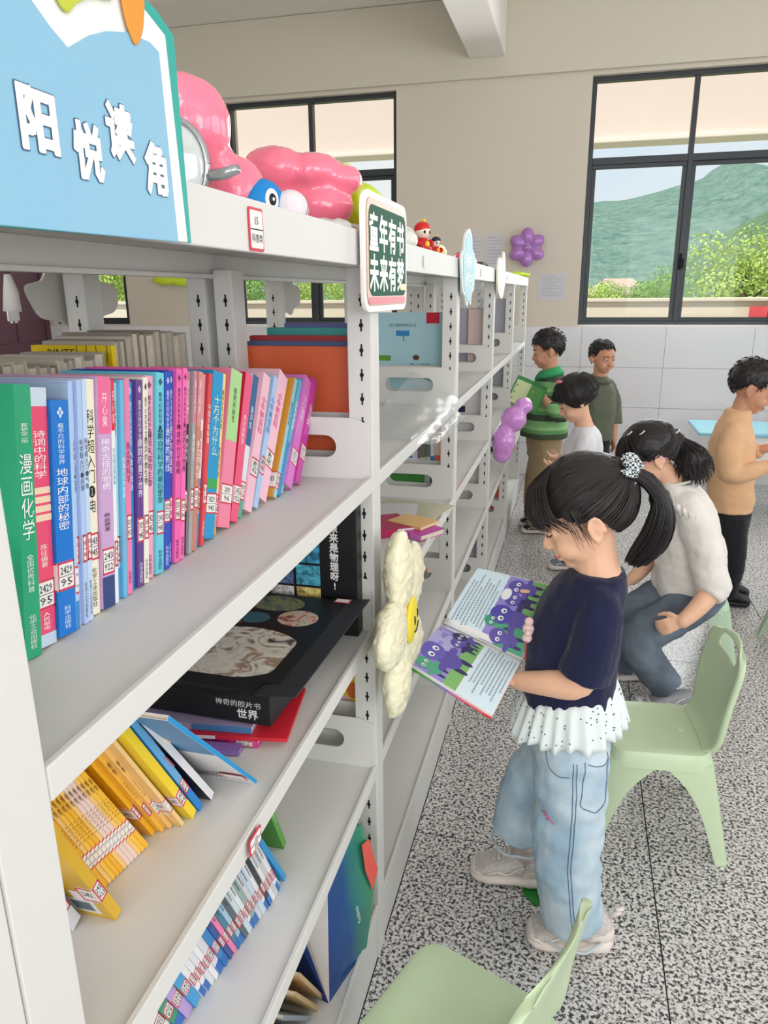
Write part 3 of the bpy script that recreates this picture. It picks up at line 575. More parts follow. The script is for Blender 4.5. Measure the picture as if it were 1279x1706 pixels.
for k, (w, col) in enumerate([('plum', (120, 70, 110)), ('tan', (190, 160, 110)), ('brown', (120, 84, 60)), ('coral', (222, 110, 100)), ('olive', (150, 150, 90))]):
    book((-0.06, 1.43+0.02*k, 0.150), 0.010, 0.19, 0.15, col, -20, label='%s thin book leaning at the bottom behind the first upright' % w, group='bottom-level books behind the first upright')
for k, (w, col, X, Y, z, t, h, ln) in enumerate([('teal hardback', (40, 110, 104), -0.07, 2.62, 0.150, 0.03, 0.24, 0), ('steel blue box', (74, 130, 184), -0.06, 2.70, 0.150, 0.05, 0.22, 0), ('dark green book', (30, 84, 70), -0.07, 2.78, 0.150, 0.018, 0.26, 6), ('white book', (226, 232, 236), -0.07, 2.83, 0.150, 0.016, 0.24, 6),
    ('orange book', (232, 120, 84), -0.05, 4.60, 0.150, 0.03, 0.24, 0), ('mustard book', (206, 160, 52), -0.05, 4.72, 0.150, 0.03, 0.2, -12), ('dark green paperback', (44, 110, 86), -0.04, 4.58, 0.519, 0.02, 0.2, 0), ('turquoise book', (40, 160, 160), -0.05, 3.50, 0.150, 0.03, 0.26, 0), ('salmon book', (240, 150, 120), -0.05, 3.62, 0.150, 0.025, 0.22, -14), ('leaf green book', (70, 140, 100), -0.05, 3.72, 0.150, 0.02, 0.22, -20), ('lilac book', (200, 180, 220), -0.05, 3.46, 0.150, 0.02, 0.24, 0), ('beige book', (220, 200, 180), -0.045, 4.62, 0.519, 0.03, 0.18, 0)]):
    book((X, Y, z), t, h, 0.15, col, ln, label='%s standing low in a far bay, %s of these low books' % (w, ORD[k]), group='low books in the far bays')
# ---- second shelf of the near bay: yellow magazines leaning back towards the near upright
Z2 = 0.8445; YEL, MUS, LOR, PKW = (246, 190, 50), (226, 178, 44), (248, 204, 122), (240, 214, 204)
MAG = [('white and pink', (232, 236, 244), 0.536, 0.016, -0.125, 0.18, 'pk'), ('mustard', (222, 178, 46), 0.560, 0.012, -0.088, 0.275, 'front')]
for q in range(13):
    MAG.append((['amber', 'golden', 'light orange', 'yellow'][q % 4] if q not in (7, 8, 9) else 'pale pink', [YEL, (240, 182, 44), LOR, (250, 200, 70)][q % 4] if q not in (7, 8, 9) else PKW, 0.592+0.0062*q, 0.0058, -0.128+0.001*q, 0.272, None))
MAG += [('deep yellow', (240, 180, 30), 0.688, 0.007, -0.120, 0.282, 'badge'), ('orange yellow', (246, 190, 70), 0.697, 0.007, -0.112, 0.275, None), ('light orange', LOR, 0.705, 0.006, -0.105, 0.275, None), ('peach', (246, 206, 140), 0.713, 0.005, -0.092, 0.27, 'bar'), ('white', (232, 232, 236), 0.721, 0.004, -0.10, 0.27, None)]
for k, (w, col, y, t, x, h, kind) in enumerate(MAG):
    art = []
    if kind == 'front': art = [('r', 0.08, 0.34, 0.04, 0.16, (232, 232, 228)), ('r', 0.12, 0.28, 0.06, 0.14, (90, 110, 120)), ('r', 0.02, 0.22, 0.16, 0.24, (244, 240, 238))]
    elif kind == 'badge': art = [('e', 0.55, 0.82, 0.13, 0.05, (196, 40, 36)), ('t', '非凡', 0.55, 0.82, 0.16, 0.05, (250, 240, 230)), ('r', 0.1, 0.3, 0.02, 0.10, (230, 230, 228)), ('r', 0.13, 0.2, 0.03, 0.09, (50, 50, 50))]
    elif kind == 'bar': art = [('r', 0.04, 0.22, 0.12, 0.2, (240, 238, 236)), ('r', 0.26, 0.44, 0.06, 0.14, (150, 150, 150))]
    elif kind == 'pk': art = [('r', 0.0, 0.6, 0.1, 0.5, (236, 120, 180)), ('r', 0.0, 0.7, 0.32, 0.42, (150, 90, 80)), ('r', 0.0, 0.6, 0.0, 0.1, (240, 236, 240))]
    bands = [(0.82, 0.97, (60, 52, 40))] if kind in (None, 'badge') and w != 'white' else []
    book((x, y, Z2), t, h, 0.15, col, -(24+0.35*k), None, bands=bands, lab=0.17 if w != 'white' else None, art=art, label='%s magazine, %s in the leaning yellow row on the second shelf' % (w, ORD[k]), group='leaning yellow magazines', small=(('博物', 0.62, 0.10, (120, 90, 40)), ('二〇二一', 0.42, 0.14, (130, 100, 50))) if t > 0.0055 and kind is None else (), wrap=0.02 if kind in ('front', 'badge', 'bar') else 0.0)
book((-0.086, 0.729, Z2), 0.012, 0.285, 0.17, (252, 220, 40), -31, bands=[], lab=0.14, label='bright yellow book leaning beside the blue one on the second shelf', wrap=0.014)
book((-0.084, 0.745, Z2), 0.010, 0.28, 0.17, (26, 130, 214), -31, lab=0.2, label='bright blue book leaning between yellow and black ones on the second shelf', bands=[(0.3, 0.9, (110, 180, 230))])
st = [('e', _r.uniform(0.05, 0.95), _r.uniform(0.05, 0.95), 0.006, 0.004, (230, 230, 240)) for _ in range(34)]
book((-0.080, 0.769, Z2), 0.011, 0.285, 0.17, (24, 24, 30), -34, lab=None, label='black star-sprinkled hardback leaning on the second shelf', art=[('r', 0.10, 0.5, 0.05, 0.17, (96, 176, 206))]+st+[('r', 0.0, 0.2, 0.46, 0.56, (214, 62, 84)), ('r', 0.02, 0.18, 0.47, 0.55, (245, 245, 245))], bands=[(0, 1, (238, 240, 244))])
book((-0.035, 0.815, Z2), 0.006, 0.30, 0.21, (232, 232, 238), -42, lab=None, label='white comic with blue illustrated back cover on the second shelf', art=[('r', 0.0, 1.0, 0.52, 1.0, (70, 132, 186)), ('e', 0.5, 0.72, 0.3, 0.12, (120, 160, 70)), ('e', 0.35, 0.68, 0.16, 0.08, (216, 186, 110)), ('e', 0.8, 0.6, 0.22, 0.1, (90, 120, 60)), ('e', 0.62, 0.36, 0.08, 0.05, (226, 200, 90)), ('e', 0.55, 0.36, 0.03, 0.03, (200, 60, 60)), ('r', 0.14, 0.50, 0.06, 0.16, (250, 250, 250))]+[('r', 0.17+0.03*i, 0.185+0.03*i, 0.07, 0.15, (30, 30, 34)) for i in range(10)]+[('r', 0.0, 0.17, 0.10, 0.19, (214, 62, 84)), ('r', 0.01, 0.155, 0.11, 0.18, (245, 245, 245))], bands=[(0, 1, (28, 150, 214))])
# flat pile beside the black box
def lying(loc, t, h, d, col, ang, tilt, label, **k):
    """a book lying on its cover: spine line runs from loc along the heading ang"""
    o = book((0, 0, 0), t, h, d, col, 0, label=label, **k)
    m = Matrix.Rotation(ang, 4, 'Z') @ Matrix.Rotation(tilt, 4, 'Y') @ Matrix(((0, 0, -1, 0), (-1, 0, 0, 0), (0, 1, 0, 0), (0, 0, 0, 1)))
    o.rotation_euler = m.to_euler(); o.location = loc; return o
lying((-0.066, 0.894, 0.8462), 0.011, 0.20, 0.14, (232, 60, 160), 0.06, 0.0, 'hot pink book lying under the black boxed set on the second shelf', title='人与什么最亲近', tc=(120, 20, 90), tz=(0.1, 0.7), lab=0.03)
lying((-0.022, 0.902, 0.8576), 0.006, 0.22, 0.15, (222, 44, 62), 0.16, 0.0, 'red thin book lying above the hot pink one', bands=[(0.5, 0.75, (240, 240, 240))])
lying((-0.078, 0.900, 0.8642), 0.011, 0.19, 0.14, (180, 168, 206), 0.10, 0.0, 'lilac and blue book lying on the red one under the box', bands=[(0.0, 0.5, (74, 130, 190))])
lying((-0.085, 0.868, 0.8460), 0.007, 0.15, 0.022, (150, 120, 200), 0.12, 0.0, 'small violet and pink notebook lying before the pile', bands=[(0.2, 0.6, (240, 130, 180))])
# ---- third shelf of the near bay
Z3 = 0.5195; y = 0.655; k = 0
cols3 = [('lime', (190, 200, 40)), ('white', (232, 238, 236)), ('green', (60, 150, 110)), ('lilac', (190, 160, 222)), ('sky blue', (60, 160, 220)), ('ivory', (238, 238, 240)), ('white', (236, 236, 240)), ('pearl', (226, 228, 236)), ('white', (240, 240, 244)), ('blue-footed white', (224, 222, 232)), ('blue', (40, 130, 200)), ('navy', (40, 80, 150)), ('pink', (240, 130, 180)), ('teal', (60, 130, 150)), ('pale blue', (170, 200, 226)), ('slate', (84, 96, 104)), ('aqua white', (206, 222, 228)), ('white', (232, 236, 240)), ('sage', (150, 176, 170)), ('pale grey', (210, 214, 220)), ('ice blue', (200, 220, 236)), ('white', (236, 238, 242)), ('charcoal', (44, 46, 52)), ('white', (234, 236, 240)), ('silver', (206, 210, 214)), ('white', (238, 238, 240))]
while k < len(cols3):
    w, col = cols3[k]; t = 0.016 if k < 5 else (0.012 if k in (9, 10) else 0.0088)
    x = -0.12+0.045*min(1, (y-0.66)/0.28); art = [('r', 0.0, 1.0, 0.0, 0.14, (30, 124, 196)), ('e', 0.7, 0.6, 0.06, 0.03, (120, 124, 140)), ('e', 0.5, 0.45, 0.06, 0.03, (120, 124, 140))] if k == 9 else ([('r', 0.0, 1.0, 0.0, 0.16, (40, 130, 206)), ('r', 0.0, 0.8, 0.3, 0.7, (60, 140, 90))] if k == 4 else [])
    book((x, y, Z3), t, 0.205 if k not in (9, 10) else 0.22, 0.14, col, -26, bands=[(0.0, 0.14, (40, 110, 190))] if k % 4 in (1, 2) else [], lab=0.24 if k % 2 == 0 or k < 14 else 0.22, art=art, label='%s thin book, %s in the leaning row on the third shelf' % (w, ORD[k]), group='thin books leaning on the third shelf', small=(('故事绘本', 0.7, 0.2, (70, 76, 90)),) if k > 4 else ())
    y += t/math.cos(0.45)+0.0004; k += 1
book((-0.078, 0.952, Z3), 0.018, 0.19, 0.14, (236, 232, 238), -26, lab=0.16, label='white book with a barcode back leaning apart on the third shelf', art=[('r', 0.08, 0.7, 0.05, 0.55, (222, 224, 226)), ('r', 0.12, 0.5, 0.45, 0.47, (80, 80, 90)), ('r', 0.12, 0.6, 0.36, 0.37, (120, 120, 130)), ('r', 0.12, 0.6, 0.31, 0.32, (120, 120, 130))]+[('r', 0.12+0.02*i, 0.13+0.02*i, 0.08, 0.18, (50, 50, 90)) for i in range(9)], bands=[(0.3, 0.5, (190, 170, 220))])
book((-0.074, 0.982, Z3), 0.010, 0.24, 0.15, (30, 148, 210), -30, label='bright blue book leaning by itself on the third shelf', art=[('e', 0.5, 0.5, 0.3, 0.2, (120, 200, 230))])
book((-0.104, 1.055, Z3), 0.014, 0.235, 0.15, (86, 158, 60), -24, label='grass green ruled notebook leaning on the third shelf', small=(('语文练习', 0.5, 0.3, (200, 230, 180)),))
# ---- bottom shelf of the near bay
for k, (w, col, Y, X, ln, h) in enumerate([('coral and cream', (238, 110, 96), 0.965, -0.050, -50, 0.15), ('green', (44, 140, 110), 0.935, -0.065, -54, 0.14), ('grey-blue', (150, 164, 178), 1.030, -0.058, -40, 0.19), ('kraft tan', (206, 176, 120), 1.052, -0.050, -34, 0.19), ('sandy brown', (214, 178, 130), 1.078, -0.050, -32, 0.21), ('pale grey', (196, 198, 200), 1.000, -0.062, -46, 0.17)]):
    book((X, Y, 0.1505), 0.008, h, 0.12, col, ln, label='%s thin book slumped on the bottom shelf beside the gift bag' % w, group='slumped books on the bottom shelf')
# ---- small papers lying in the second bay
lying((-0.050, 1.955, 0.8455), 0.022, 0.20, 0.15, (190, 40, 96), 0.55, 0.0, 'raspberry pink hardback lying on the second bay shelf', bands=[(0.0, 0.25, (240, 236, 238))], pagec=WHITE)
lying((-0.022, 2.10, 0.8455), 0.006, 0.24, 0.17, (206, 204, 176), -0.25, -0.03, 'pale khaki open magazine lying on the second bay shelf')
lying((-0.080, 2.12, 0.853), 0.003, 0.16, 0.12, (226, 226, 232), 0.15, 0.0, 'white sheet booklet lying on the khaki magazine')
lying((-0.020, 1.90, 0.8455), 0.016, 0.14, 0.1, (200, 70, 170), -0.55, 0.0, 'magenta notebook lying at the edge of the second bay shelf', bands=[(0.0, 0.3, (220, 120, 200))])
lying((-0.030, 1.945, 0.8625), 0.008, 0.12, 0.09, (240, 196, 130), -0.45, 0.0, 'peach coloured notepad lying on the magenta notebook')
# ================================================================== SIGNS, LABEL HOLDERS, POSTERS
def plate_x(parent, loop, x0, x1, m, name='panel', origin=(0, 0), bev=0.0008):
    """flat plate in the Y-Z plane between x0 and x1, outline in (y,z)"""
    me = curve_fill([[(p[0]-origin[0], p[1]-origin[1]) for p in loop]], abs(x1-x0), bev); me.materials.append(m)
    o = link(name, me, parent); o.rotation_euler = (PI/2, 0, PI/2); o.location = ((x0+x1)/2, origin[0], origin[1]); return o
def lettering(parent, items, m, name='lettering'):
    b = MB()
    for s, y, z, w, h, x, bold in items: add_text(b, s, m, frame_x(y, z, x), w=w, h=h, bold=bold)
    return b.build(name, parent)
sg = tag(empty('sign_board', (0.014, 0.5, 1.60)), 'large blue open-book sign board with white bubble lettering on the shelf top', 'sign')
def rel(l, oy=0.5, oz=1.60): return [(y-oy, z-oz) for y, z in l]
teal = [(0.30, 1.540), (0.6565, 1.5465), (0.6535, 1.712), (0.627, 1.7235), (0.595, 1.728), (0.52, 1.722), (0.4975, 1.702), (0.46, 1.722), (0.38, 1.728), (0.30, 1.712)]
plate_x(sg, rel(teal), -0.006, 0.000, C(34, 170, 160, 0.5), 'backing_board')
white = [(0.30, 1.5405), (0.6445, 1.546), (0.6335, 1.7065), (0.603, 1.7165), (0.565, 1.717), (0.525, 1.706), (0.4975, 1.688), (0.46, 1.708), (0.38, 1.716), (0.30, 1.705)]
plate_x(sg, rel(smooth_loop(white, 1)), 0.0003, 0.0028, C(244, 246, 246, 0.5), 'page_layer')
blue = [(0.30, 1.5405), (0.6245, 1.5449), (0.618, 1.690), (0.605, 1.6935), (0.5737, 1.6915), (0.545, 1.684), (0.523, 1.675), (0.4974, 1.6603), (0.4805, 1.668), (0.4633, 1.679), (0.42, 1.687), (0.30, 1.680)]
plate_x(sg, rel(blue), 0.0031, 0.0046, C(140, 192, 222, 0.5), 'blue_panel')
plate_x(sg, rel(smooth_loop([(0.566, 1.73), (0.568, 1.7035), (0.574, 1.690), (0.580, 1.6845), (0.5875, 1.690), (0.595, 1.704), (0.597, 1.728)], 4)), 0.0049, 0.0064, C(232, 152, 48, 0.5), 'orange_drop')
plate_x(sg, rel(smooth_loop([(0.478, 1.73), (0.484, 1.695), (0.497, 1.681), (0.510, 1.690), (0.53, 1.700), (0.556, 1.708), (0.55, 1.73)], 4)), 0.0049, 0.0060, C(196, 206, 60, 0.5), 'green_leaf')
ch = [('阳', 0.4557, 1.608, 0.037, 0.038), ('悦', 0.506, 1.598, 0.0345, 0.0385), ('读', 0.548, 1.6183, 0.0365, 0.040), ('角', 0.596, 1.5994, 0.0335, 0.041)]
for c, y, z, w, h in ch:
    for x, r, col, nm in ((0.0049, 0.0028, (80, 112, 142), 'letter_outline'), (0.0054, 0.0019, (246, 248, 250), 'letter')):
        b = MB(); add_text(b, c, C(*col, 0.6), frame_x(y-0.5, z-1.6, x), w=w*0.90, h=h*0.90, bold=r/(h*0.90)*0.9)
        b.build(nm, sg)
# green slogan sign
gs = tag(empty('sign_board', (0.010, 1.388, 1.567)), 'green blackboard-style slogan sign with white lettering on the first upright', 'sign')
plate_x(gs, rrect(-0.158, 0.158, -0.097, 0.097, 0.028), 0.0, 0.008, C(240, 238, 234, 0.4), 'backing_board')
plate_x(gs, rrect(-0.147, 0.147, -0.086, 0.086, 0.024), 0.0082, 0.0092, C(196, 160, 138, 0.35), 'frame_print')
gm = mat('green_slogan_print', (22, 88, 66), 0.6, spec=0.12, bump=(90, 0.03)); plate_x(gs, rrect(-0.134, 0.140, -0.070, 0.076, 0.022), 0.0094, 0.0102, gm, 'green_panel', bev=0.0002)
for c, y0, y1, z0 in (((214, 96, 112), -0.138, 0.138, -0.084), ((226, 204, 160), 0.09, 0.138, -0.060)):
    plate_x(gs, rrect(y0, y1, z0, z0+0.012, 0.005), 0.0094, 0.0100 if z0 < -0.07 else 0.0108, C(*c, 0.4), 'printed_band', bev=0.0002)
lettering(gs, [(c, -0.105+0.066*k, 0.034, 0.056, 0.058, 0.0106, 0.03) for k, c in enumerate('童年有书')]+[(c, -0.105+0.066*k, -0.032, 0.056, 0.058, 0.0106, 0.03) for k, c in enumerate('未来有梦')], C(244, 248, 244, 0.4))
# pale blue cloud sign and cream sign, seen almost edge-on
cs = tag(empty('sign_board', (0.010, 2.455, 1.575)), 'pale blue cloud-shaped sign hanging on the second upright', 'sign')
cl = smooth_loop([(-0.135, -0.02), (-0.145, 0.035), (-0.10, 0.055), (-0.075, 0.095), (0.0, 0.118), (0.06, 0.095), (0.085, 0.06), (0.14, 0.04), (0.15, -0.02), (0.13, -0.06), (0.09, -0.075), (0.06, -0.112), (0.02, -0.095), (-0.02, -0.115), (-0.06, -0.085), (-0.11, -0.07)], 4)
plate_x(cs, cl, 0.0, 0.008, C(226, 240, 240, 0.35), 'backing_board')
plate_x(cs, [(y*0.9, z*0.9) for y, z in cl], 0.0082, 0.0094, mat('blue_cloud_print', (140, 192, 208), 0.45, spec=0.25), 'blue_panel', bev=0.0002)
lettering(cs, [(c, -0.07+0.05*k, 0.02, 0.04, 0.045, 0.0098, 0.03) for k, c in enumerate('好读书')]+[(c, -0.05+0.05*k, -0.035, 0.04, 0.045, 0.0098, 0.03) for k, c in enumerate('读好书')], C(236, 244, 240, 0.4))
ws = tag(empty('sign_board', (0.010, 3.52, 1.575)), 'cream and pastel sign hanging on the third upright', 'sign')
plate_x(ws, smooth_loop([(-0.15, -0.05), (-0.16, 0.05), (-0.08, 0.075), (0.0, 0.06), (0.07, 0.105), (0.15, 0.07), (0.16, -0.04), (0.06, -0.098), (-0.04, -0.09)], 4), 0.0, 0.008, C(240, 236, 226, 0.4), 'backing_board')
plate_x(ws, smooth_loop([(-0.13, -0.04), (-0.14, 0.04), (-0.06, 0.06), (0.02, 0.05), (0.09, 0.085), (0.13, 0.05), (0.13, -0.03), (0.05, -0.08), (-0.03, -0.07)], 4), 0.0082, 0.0094, C(226, 222, 176, 0.4), 'yellow_panel', bev=0.0002)
# back faces of the signs on the far side of the shelf
for y, z, s, lab in ((1.39, 1.50, 0.9, 'grey back of a scalloped sign on the far side of the shelf'), (2.55, 1.50, 1.0, 'grey back of a sign beyond the orange hardback')):
    bsn = tag(empty('sign_board', (-0.645, y, z)), lab, 'sign')
    plate_x(bsn, [(a*s*1.1, b*s*0.62) for a, b in cl], -0.006, 0.0, C(214, 212, 206, 0.6), 'backing_board')
wb = tag(empty('tassel', (-0.645, 1.20, 1.51)), 'white ribbon tassel hanging on the far side of the shelf', 'tassel')
b = MB(); b.tube([(0, 0, 0.03), (0, 0.003, 0.0), (0, 0.0, -0.035)], [0.006, 0.013, 0.016], C(236, 234, 232, 0.8), 9); b.build('ribbon', wb, smooth=True)
for k in range(5):
    b = MB(); b.box(-0.0015, 0.0015, -0.014+0.006*k, -0.0095+0.006*k, -0.052-0.004*(k % 2), -0.034, C(240, 238, 236, 0.8)); b.build('fringe_strip', wb)
def holder(y, z, w, h, lab, txt):
    o = tag(empty('label_holder', (0.0045, y, z)), lab, 'label')
    plate_x(o, rrect(-w/2, w/2, -h/2, h/2, 0.004), 0.0, 0.0010, RED, 'red_border', bev=0.0001); plate_x(o, rrect(-w/2+0.003, w/2-0.003, -h/2+0.003, h/2-0.003, 0.003), 0.0012, 0.0016, WHITE, 'card', bev=0.0001)
    b = MB(); b.box(0.0017, 0.0019, -w/2+0.003, w/2-0.003, -0.0006, 0.0006, INK)
    add_text(b, txt[0], INK, frame_x(0, h*0.2, 0.002), h=h*0.18); add_text(b, txt[1], INK, frame_x(0, -h*0.2, 0.002), h=h*0.2); b.build('handwriting', o)
holder(0.826, 1.5705, 0.040, 0.046, 'red bordered shelf label with handwriting on the near top board', ('15', '科普类'))
holder(0.720, 0.836, 0.036, 0.025, 'red bordered shelf label on the edge of the second shelf', ('儿童', '读物'))
for k, yy in enumerate((1.80, 2.88, 3.95)):
    o = tag(empty('label_holder', (0.0045, yy, 1.5715)), 'plain white label holder on the top board of the %s bay' % ORD[k+1], 'label')
    plate_x(o, rrect(-0.017, 0.017, -0.013, 0.013, 0.003), 0.0, 0.0012, C(206, 206, 202, 0.4), 'plastic_sleeve', bev=0.0001); plate_x(o, rrect(-0.014, 0.014, -0.0105, 0.0105, 0.002), 0.0014, 0.0020, STEEL, 'card', bev=0.0001)
for k, (x0, x1, z0, z1) in enumerate(((0.035, 0.25, 1.44, 1.645), (-0.55, -0.42, 1.66, 1.96), (-0.40, -0.25, 1.68, 1.96))):
    o = tag(empty('notice', ((x0+x1)/2, YF-0.0015, (z0+z1)/2)), ['white printed notice sheet on the wall below the purple balloon', 'white notice sheet on the wall behind the far toys', 'white notice sheet between the far toys and the purple balloon'][k], 'notice')
    b = MB(); b.box(-(x1-x0)/2, (x1-x0)/2, -0.0008, 0.0006, -(z1-z0)/2, (z1-z0)/2, mat('notice_paper', (206, 204, 208), 0.7)); b.build('sheet', o)
    b = MB()
    for q in range(9): b.box(-(x1-x0)*0.38, (x1-x0)*(0.38 if q % 3 else 0.1), -0.0012, -0.0009, (z1-z0)*(0.38-0.09*q), (z1-z0)*(0.40-0.09*q), C(170, 176, 196, 0.7))
    b.build('printed_lines', o)['kind'] = 'stuff'
# ================================================================== BALLOONS AND TOYS
def remesh(mb, name, voxel, parent=None, smooth=2, disp=None, mats=None):
    """fuse overlapping closed shells into one continuous skin"""
    o = mb.build('tmp'); m = o.modifiers.new('r', 'REMESH'); m.mode = 'VOXEL'; m.voxel_size = voxel; m.use_smooth_shade = True
    if smooth: s = o.modifiers.new('s', 'SMOOTH'); s.iterations = smooth; s.factor = 0.5
    me = evaluated(o); bpy.data.objects.remove(o); me.name = name
    me.materials.clear()
    for mm in (mats or mb.mats[:1]): me.materials.append(mm)
    if disp:
        n = len(me.vertices); co = np.empty(n*3); no = np.empty(n*3); me.vertices.foreach_get('co', co); me.vertex_normals.foreach_get('vector', no)
        co = co.reshape(-1, 3); no = no.reshape(-1, 3); dv = np.array([disp(Vector(p), Vector(q)) for p, q in zip(co, no)]); co = co+no*dv[:, None]; me.vertices.foreach_set('co', co.ravel())
    me.polygons.foreach_set('use_smooth', [True]*len(me.polygons)); me.update()
    return link(name, me, parent)
def foil(name, col, rough=0.22, bump=(38, 0.35), metal=0.25, trans=0.0):
    return mat('foil_'+name, col, rough, metal=metal, spec=0.6, bump=bump)
def wrinkle(scale, amp, seed=0.0):
    def f(p, n): return amp*(abs(noise.noise(p*scale+Vector((seed, 0, 0))))*2-0.7)
    return f
def lobes(items, m):
    b = MB()
    for c, r in items: b.ball(c, r, m, 18, 12)
    return b
PKF = foil('pink', (255, 122, 152), 0.30, (26, 0.5), 0.0); PKF.node_tree.nodes['Principled BSDF'].inputs['Coat Weight'].default_value = 0.9; 
o = remesh(lobes([((-0.185, 1.07, 1.735), (0.052, 0.05, 0.060)), ((-0.200, 1.06, 1.765), (0.04, 0.045, 0.035)), ((-0.168, 1.09, 1.685), (0.035, 0.035, 0.03)), ((-0.145, 1.11, 1.650), (0.045, 0.042, 0.048))], PKF), 'foil_balloon', 0.006, None, 3, wrinkle(22, 0.0016)); tag(o, 'upright crinkled pink foil balloon on the shelf top beside the blue sign', 'balloon')
o = remesh(lobes([((-0.175, 1.34, 1.712), (0.062, 0.05, 0.040)), ((-0.115, 1.36, 1.708), (0.06, 0.05, 0.034)), ((-0.065, 1.38, 1.696), (0.040, 0.045, 0.028)), ((-0.11, 1.37, 1.652), (0.07, 0.05, 0.045)), ((-0.165, 1.35, 1.65), (0.045, 0.04, 0.035))], PKF), 'foil_balloon', 0.006, None, 3, wrinkle(22, 0.0018, 4.0)); tag(o, 'slumped pink foil balloon lying over the toys on the shelf top', 'balloon')
LIF = foil('lime', (204, 230, 50), 0.25, (38, 0.35), 0.0)
o = remesh(lobes([((-0.060, 1.47, 1.655), (0.055, 0.04, 0.052)), ((-0.10, 1.49, 1.70), (0.045, 0.04, 0.045)), ((-0.11, 1.48, 1.63), (0.06, 0.04, 0.03)), ((-0.22, 1.50, 1.68), (0.05, 0.04, 0.05))], LIF), 'foil_balloon', 0.006, None, 2, wrinkle(30, 0.004, 9.0)); tag(o, 'lime green foil balloon behind the pink one', 'balloon')
tb = tag(empty('toy_ball', (-0.108, 1.115, 1.632)), 'round blue plush ball with one eye beside the pink balloon', 'toy')
b = MB(); b.ball((0, 0, 0), 0.034, C(30, 138, 214, 0.75), 24, 16); b.build('ball', tb, smooth=True)
ed = Vector((0.75, -0.62, 0.05)).normalized(); mt = ed.to_track_quat('Z', 'Y').to_matrix()
for r, k, col in ((0.014, 0.0322, (245, 245, 245)), (0.0075, 0.0348, (20, 20, 24)), (0.0025, 0.0368, (250, 250, 250))):
    b = MB(); b.ball(ed*k, (r*0.8, r*1.15, 0.003), C(*col, 0.4), 16, 8, mtx=mt); b.build('eye', tb, smooth=True)
tb = tag(empty('toy_ball', (-0.068, 1.13, 1.624)), 'white cloth-covered ball in front of the pink balloon', 'toy')
b = MB(); b.ball((0, 0, 0), (0.027, 0.027, 0.027), C(232, 224, 230, 0.8), 20, 14); b.build('ball', tb, smooth=True)
b = MB(); b.tube([(0.0275*math.cos(a), 0.0275*math.sin(a)*0.4, 0.0275*math.sin(a)*0.9) for a in np.linspace(0, 2*PI, 25)], 0.0007, C(150, 140, 150, 0.8), 5); b.build('seam', tb)
jr = tag(empty('toy_lamp', (-0.178, 0.985, 1.592)), 'silver toy with a round clear dome beside the blue sign', 'toy')
SIL = mat('silver_plastic', (168, 172, 176), 0.25, metal=0.6)
b = MB(); b.ball((0, 0, 0.075), (0.05, 0.012, 0.056), mat('clear_dome', (206, 212, 212), 0.08, spec=0.7), 24, 14); b.build('dome', jr, smooth=True)
b = MB(); b.tube([(0.051*math.cos(a), -0.003, 0.075+0.057*math.sin(a)) for a in np.linspace(0, 2*PI, 33)], 0.0045, SIL, 8, caps=False); b.build('rim', jr, smooth=True)
b = MB(); b.tube([(0.045, 0, 0.06), (0.075, -0.004, 0.062), (0.098, -0.01, 0.066)], [0.006, 0.008, 0.006], SIL, 9); b.build('arm', jr, smooth=True)
b = MB(); b.tube([(0.03, 0, 0.035), (0.07, -0.01, 0.028), (0.09, -0.012, 0.006)], [0.009, 0.010, 0.007], SIL, 9); b.build('arm', jr, smooth=True)
b = MB(); b.box(-0.045, 0.06, -0.02, 0.02, 0.0, 0.03, C(226, 226, 224, 0.5)); b.build('base', jr, bevel=0.006)
o = remesh(lobes([((-0.030, 1.23, 1.606), (0.03, 0.08, 0.010)), ((-0.03, 1.33, 1.605), (0.028, 0.07, 0.010))], C(206, 204, 202, 0.6)), 'plastic_bag', 0.005, None, 1, wrinkle(50, 0.004)); tag(o, 'crumpled pale grey plastic bag at the edge of the shelf top', 'bag')
def doll(loc, s, hat, robe, lab, rz):
    o = tag(empty('figurine', loc, (0, 0, rz)), lab, 'toy')
    b = MB(); b.loft([[(r*math.cos(a)*s, r*math.sin(a)*s, z*s) for a in np.linspace(0, 2*PI, 17)[:-1]] for r, z in ((0.020, 0), (0.026, 0.004), (0.024, 0.02), (0.014, 0.036), (0.008, 0.04))], robe); b.build('robe', o, smooth=True)
    b = MB(); b.ball((0, 0, 0.056*s), (0.024*s, 0.022*s, 0.022*s), C(246, 226, 214, 0.4), 18, 12); b.build('head', o, smooth=True)
    b = MB(); b.ball((-0.002*s, 0, 0.064*s), (0.0255*s, 0.024*s, 0.019*s), hat, 18, 12); b.build('hat', o, smooth=True)
    for sy in (-1, 1):
        b = MB(); b.ball((0.021*s, sy*0.009*s, 0.053*s), (0.003*s, 0.0035*s, 0.005*s), INK, 10, 6); b.build('eye', o, smooth=True)
        b = MB(); b.tube([(0.005*s, sy*0.02*s, 0.032*s), (0.012*s, sy*0.028*s, 0.022*s), (0.02*s, sy*0.018*s, 0.018*s)], 0.006*s, robe, 8); b.build('arm', o, smooth=True)
    b = MB(); b.ball((0.022*s, 0, 0.02*s), (0.006*s, 0.008*s, 0.009*s), C(240, 200, 40, 0.4), 12, 8); b.build('emblem', o, smooth=True)
    b = MB(); b.ball((0.006*s, 0, 0.085*s), 0.006*s, C(240, 200, 60, 0.4), 12, 8); b.build('hat_bobble', o, smooth=True)
    return o
doll((-0.030, 1.95, 1.602), 0.86, C(214, 34, 40, 0.4), C(204, 36, 40, 0.4), 'small figurine in a red hat and red robe on the shelf top', -0.7)
doll((-0.028, 2.13, 1.602), 0.58, C(36, 34, 60, 0.4), C(206, 40, 46, 0.4), 'smaller dark-haired figurine in a red collar on the shelf top', -0.9)
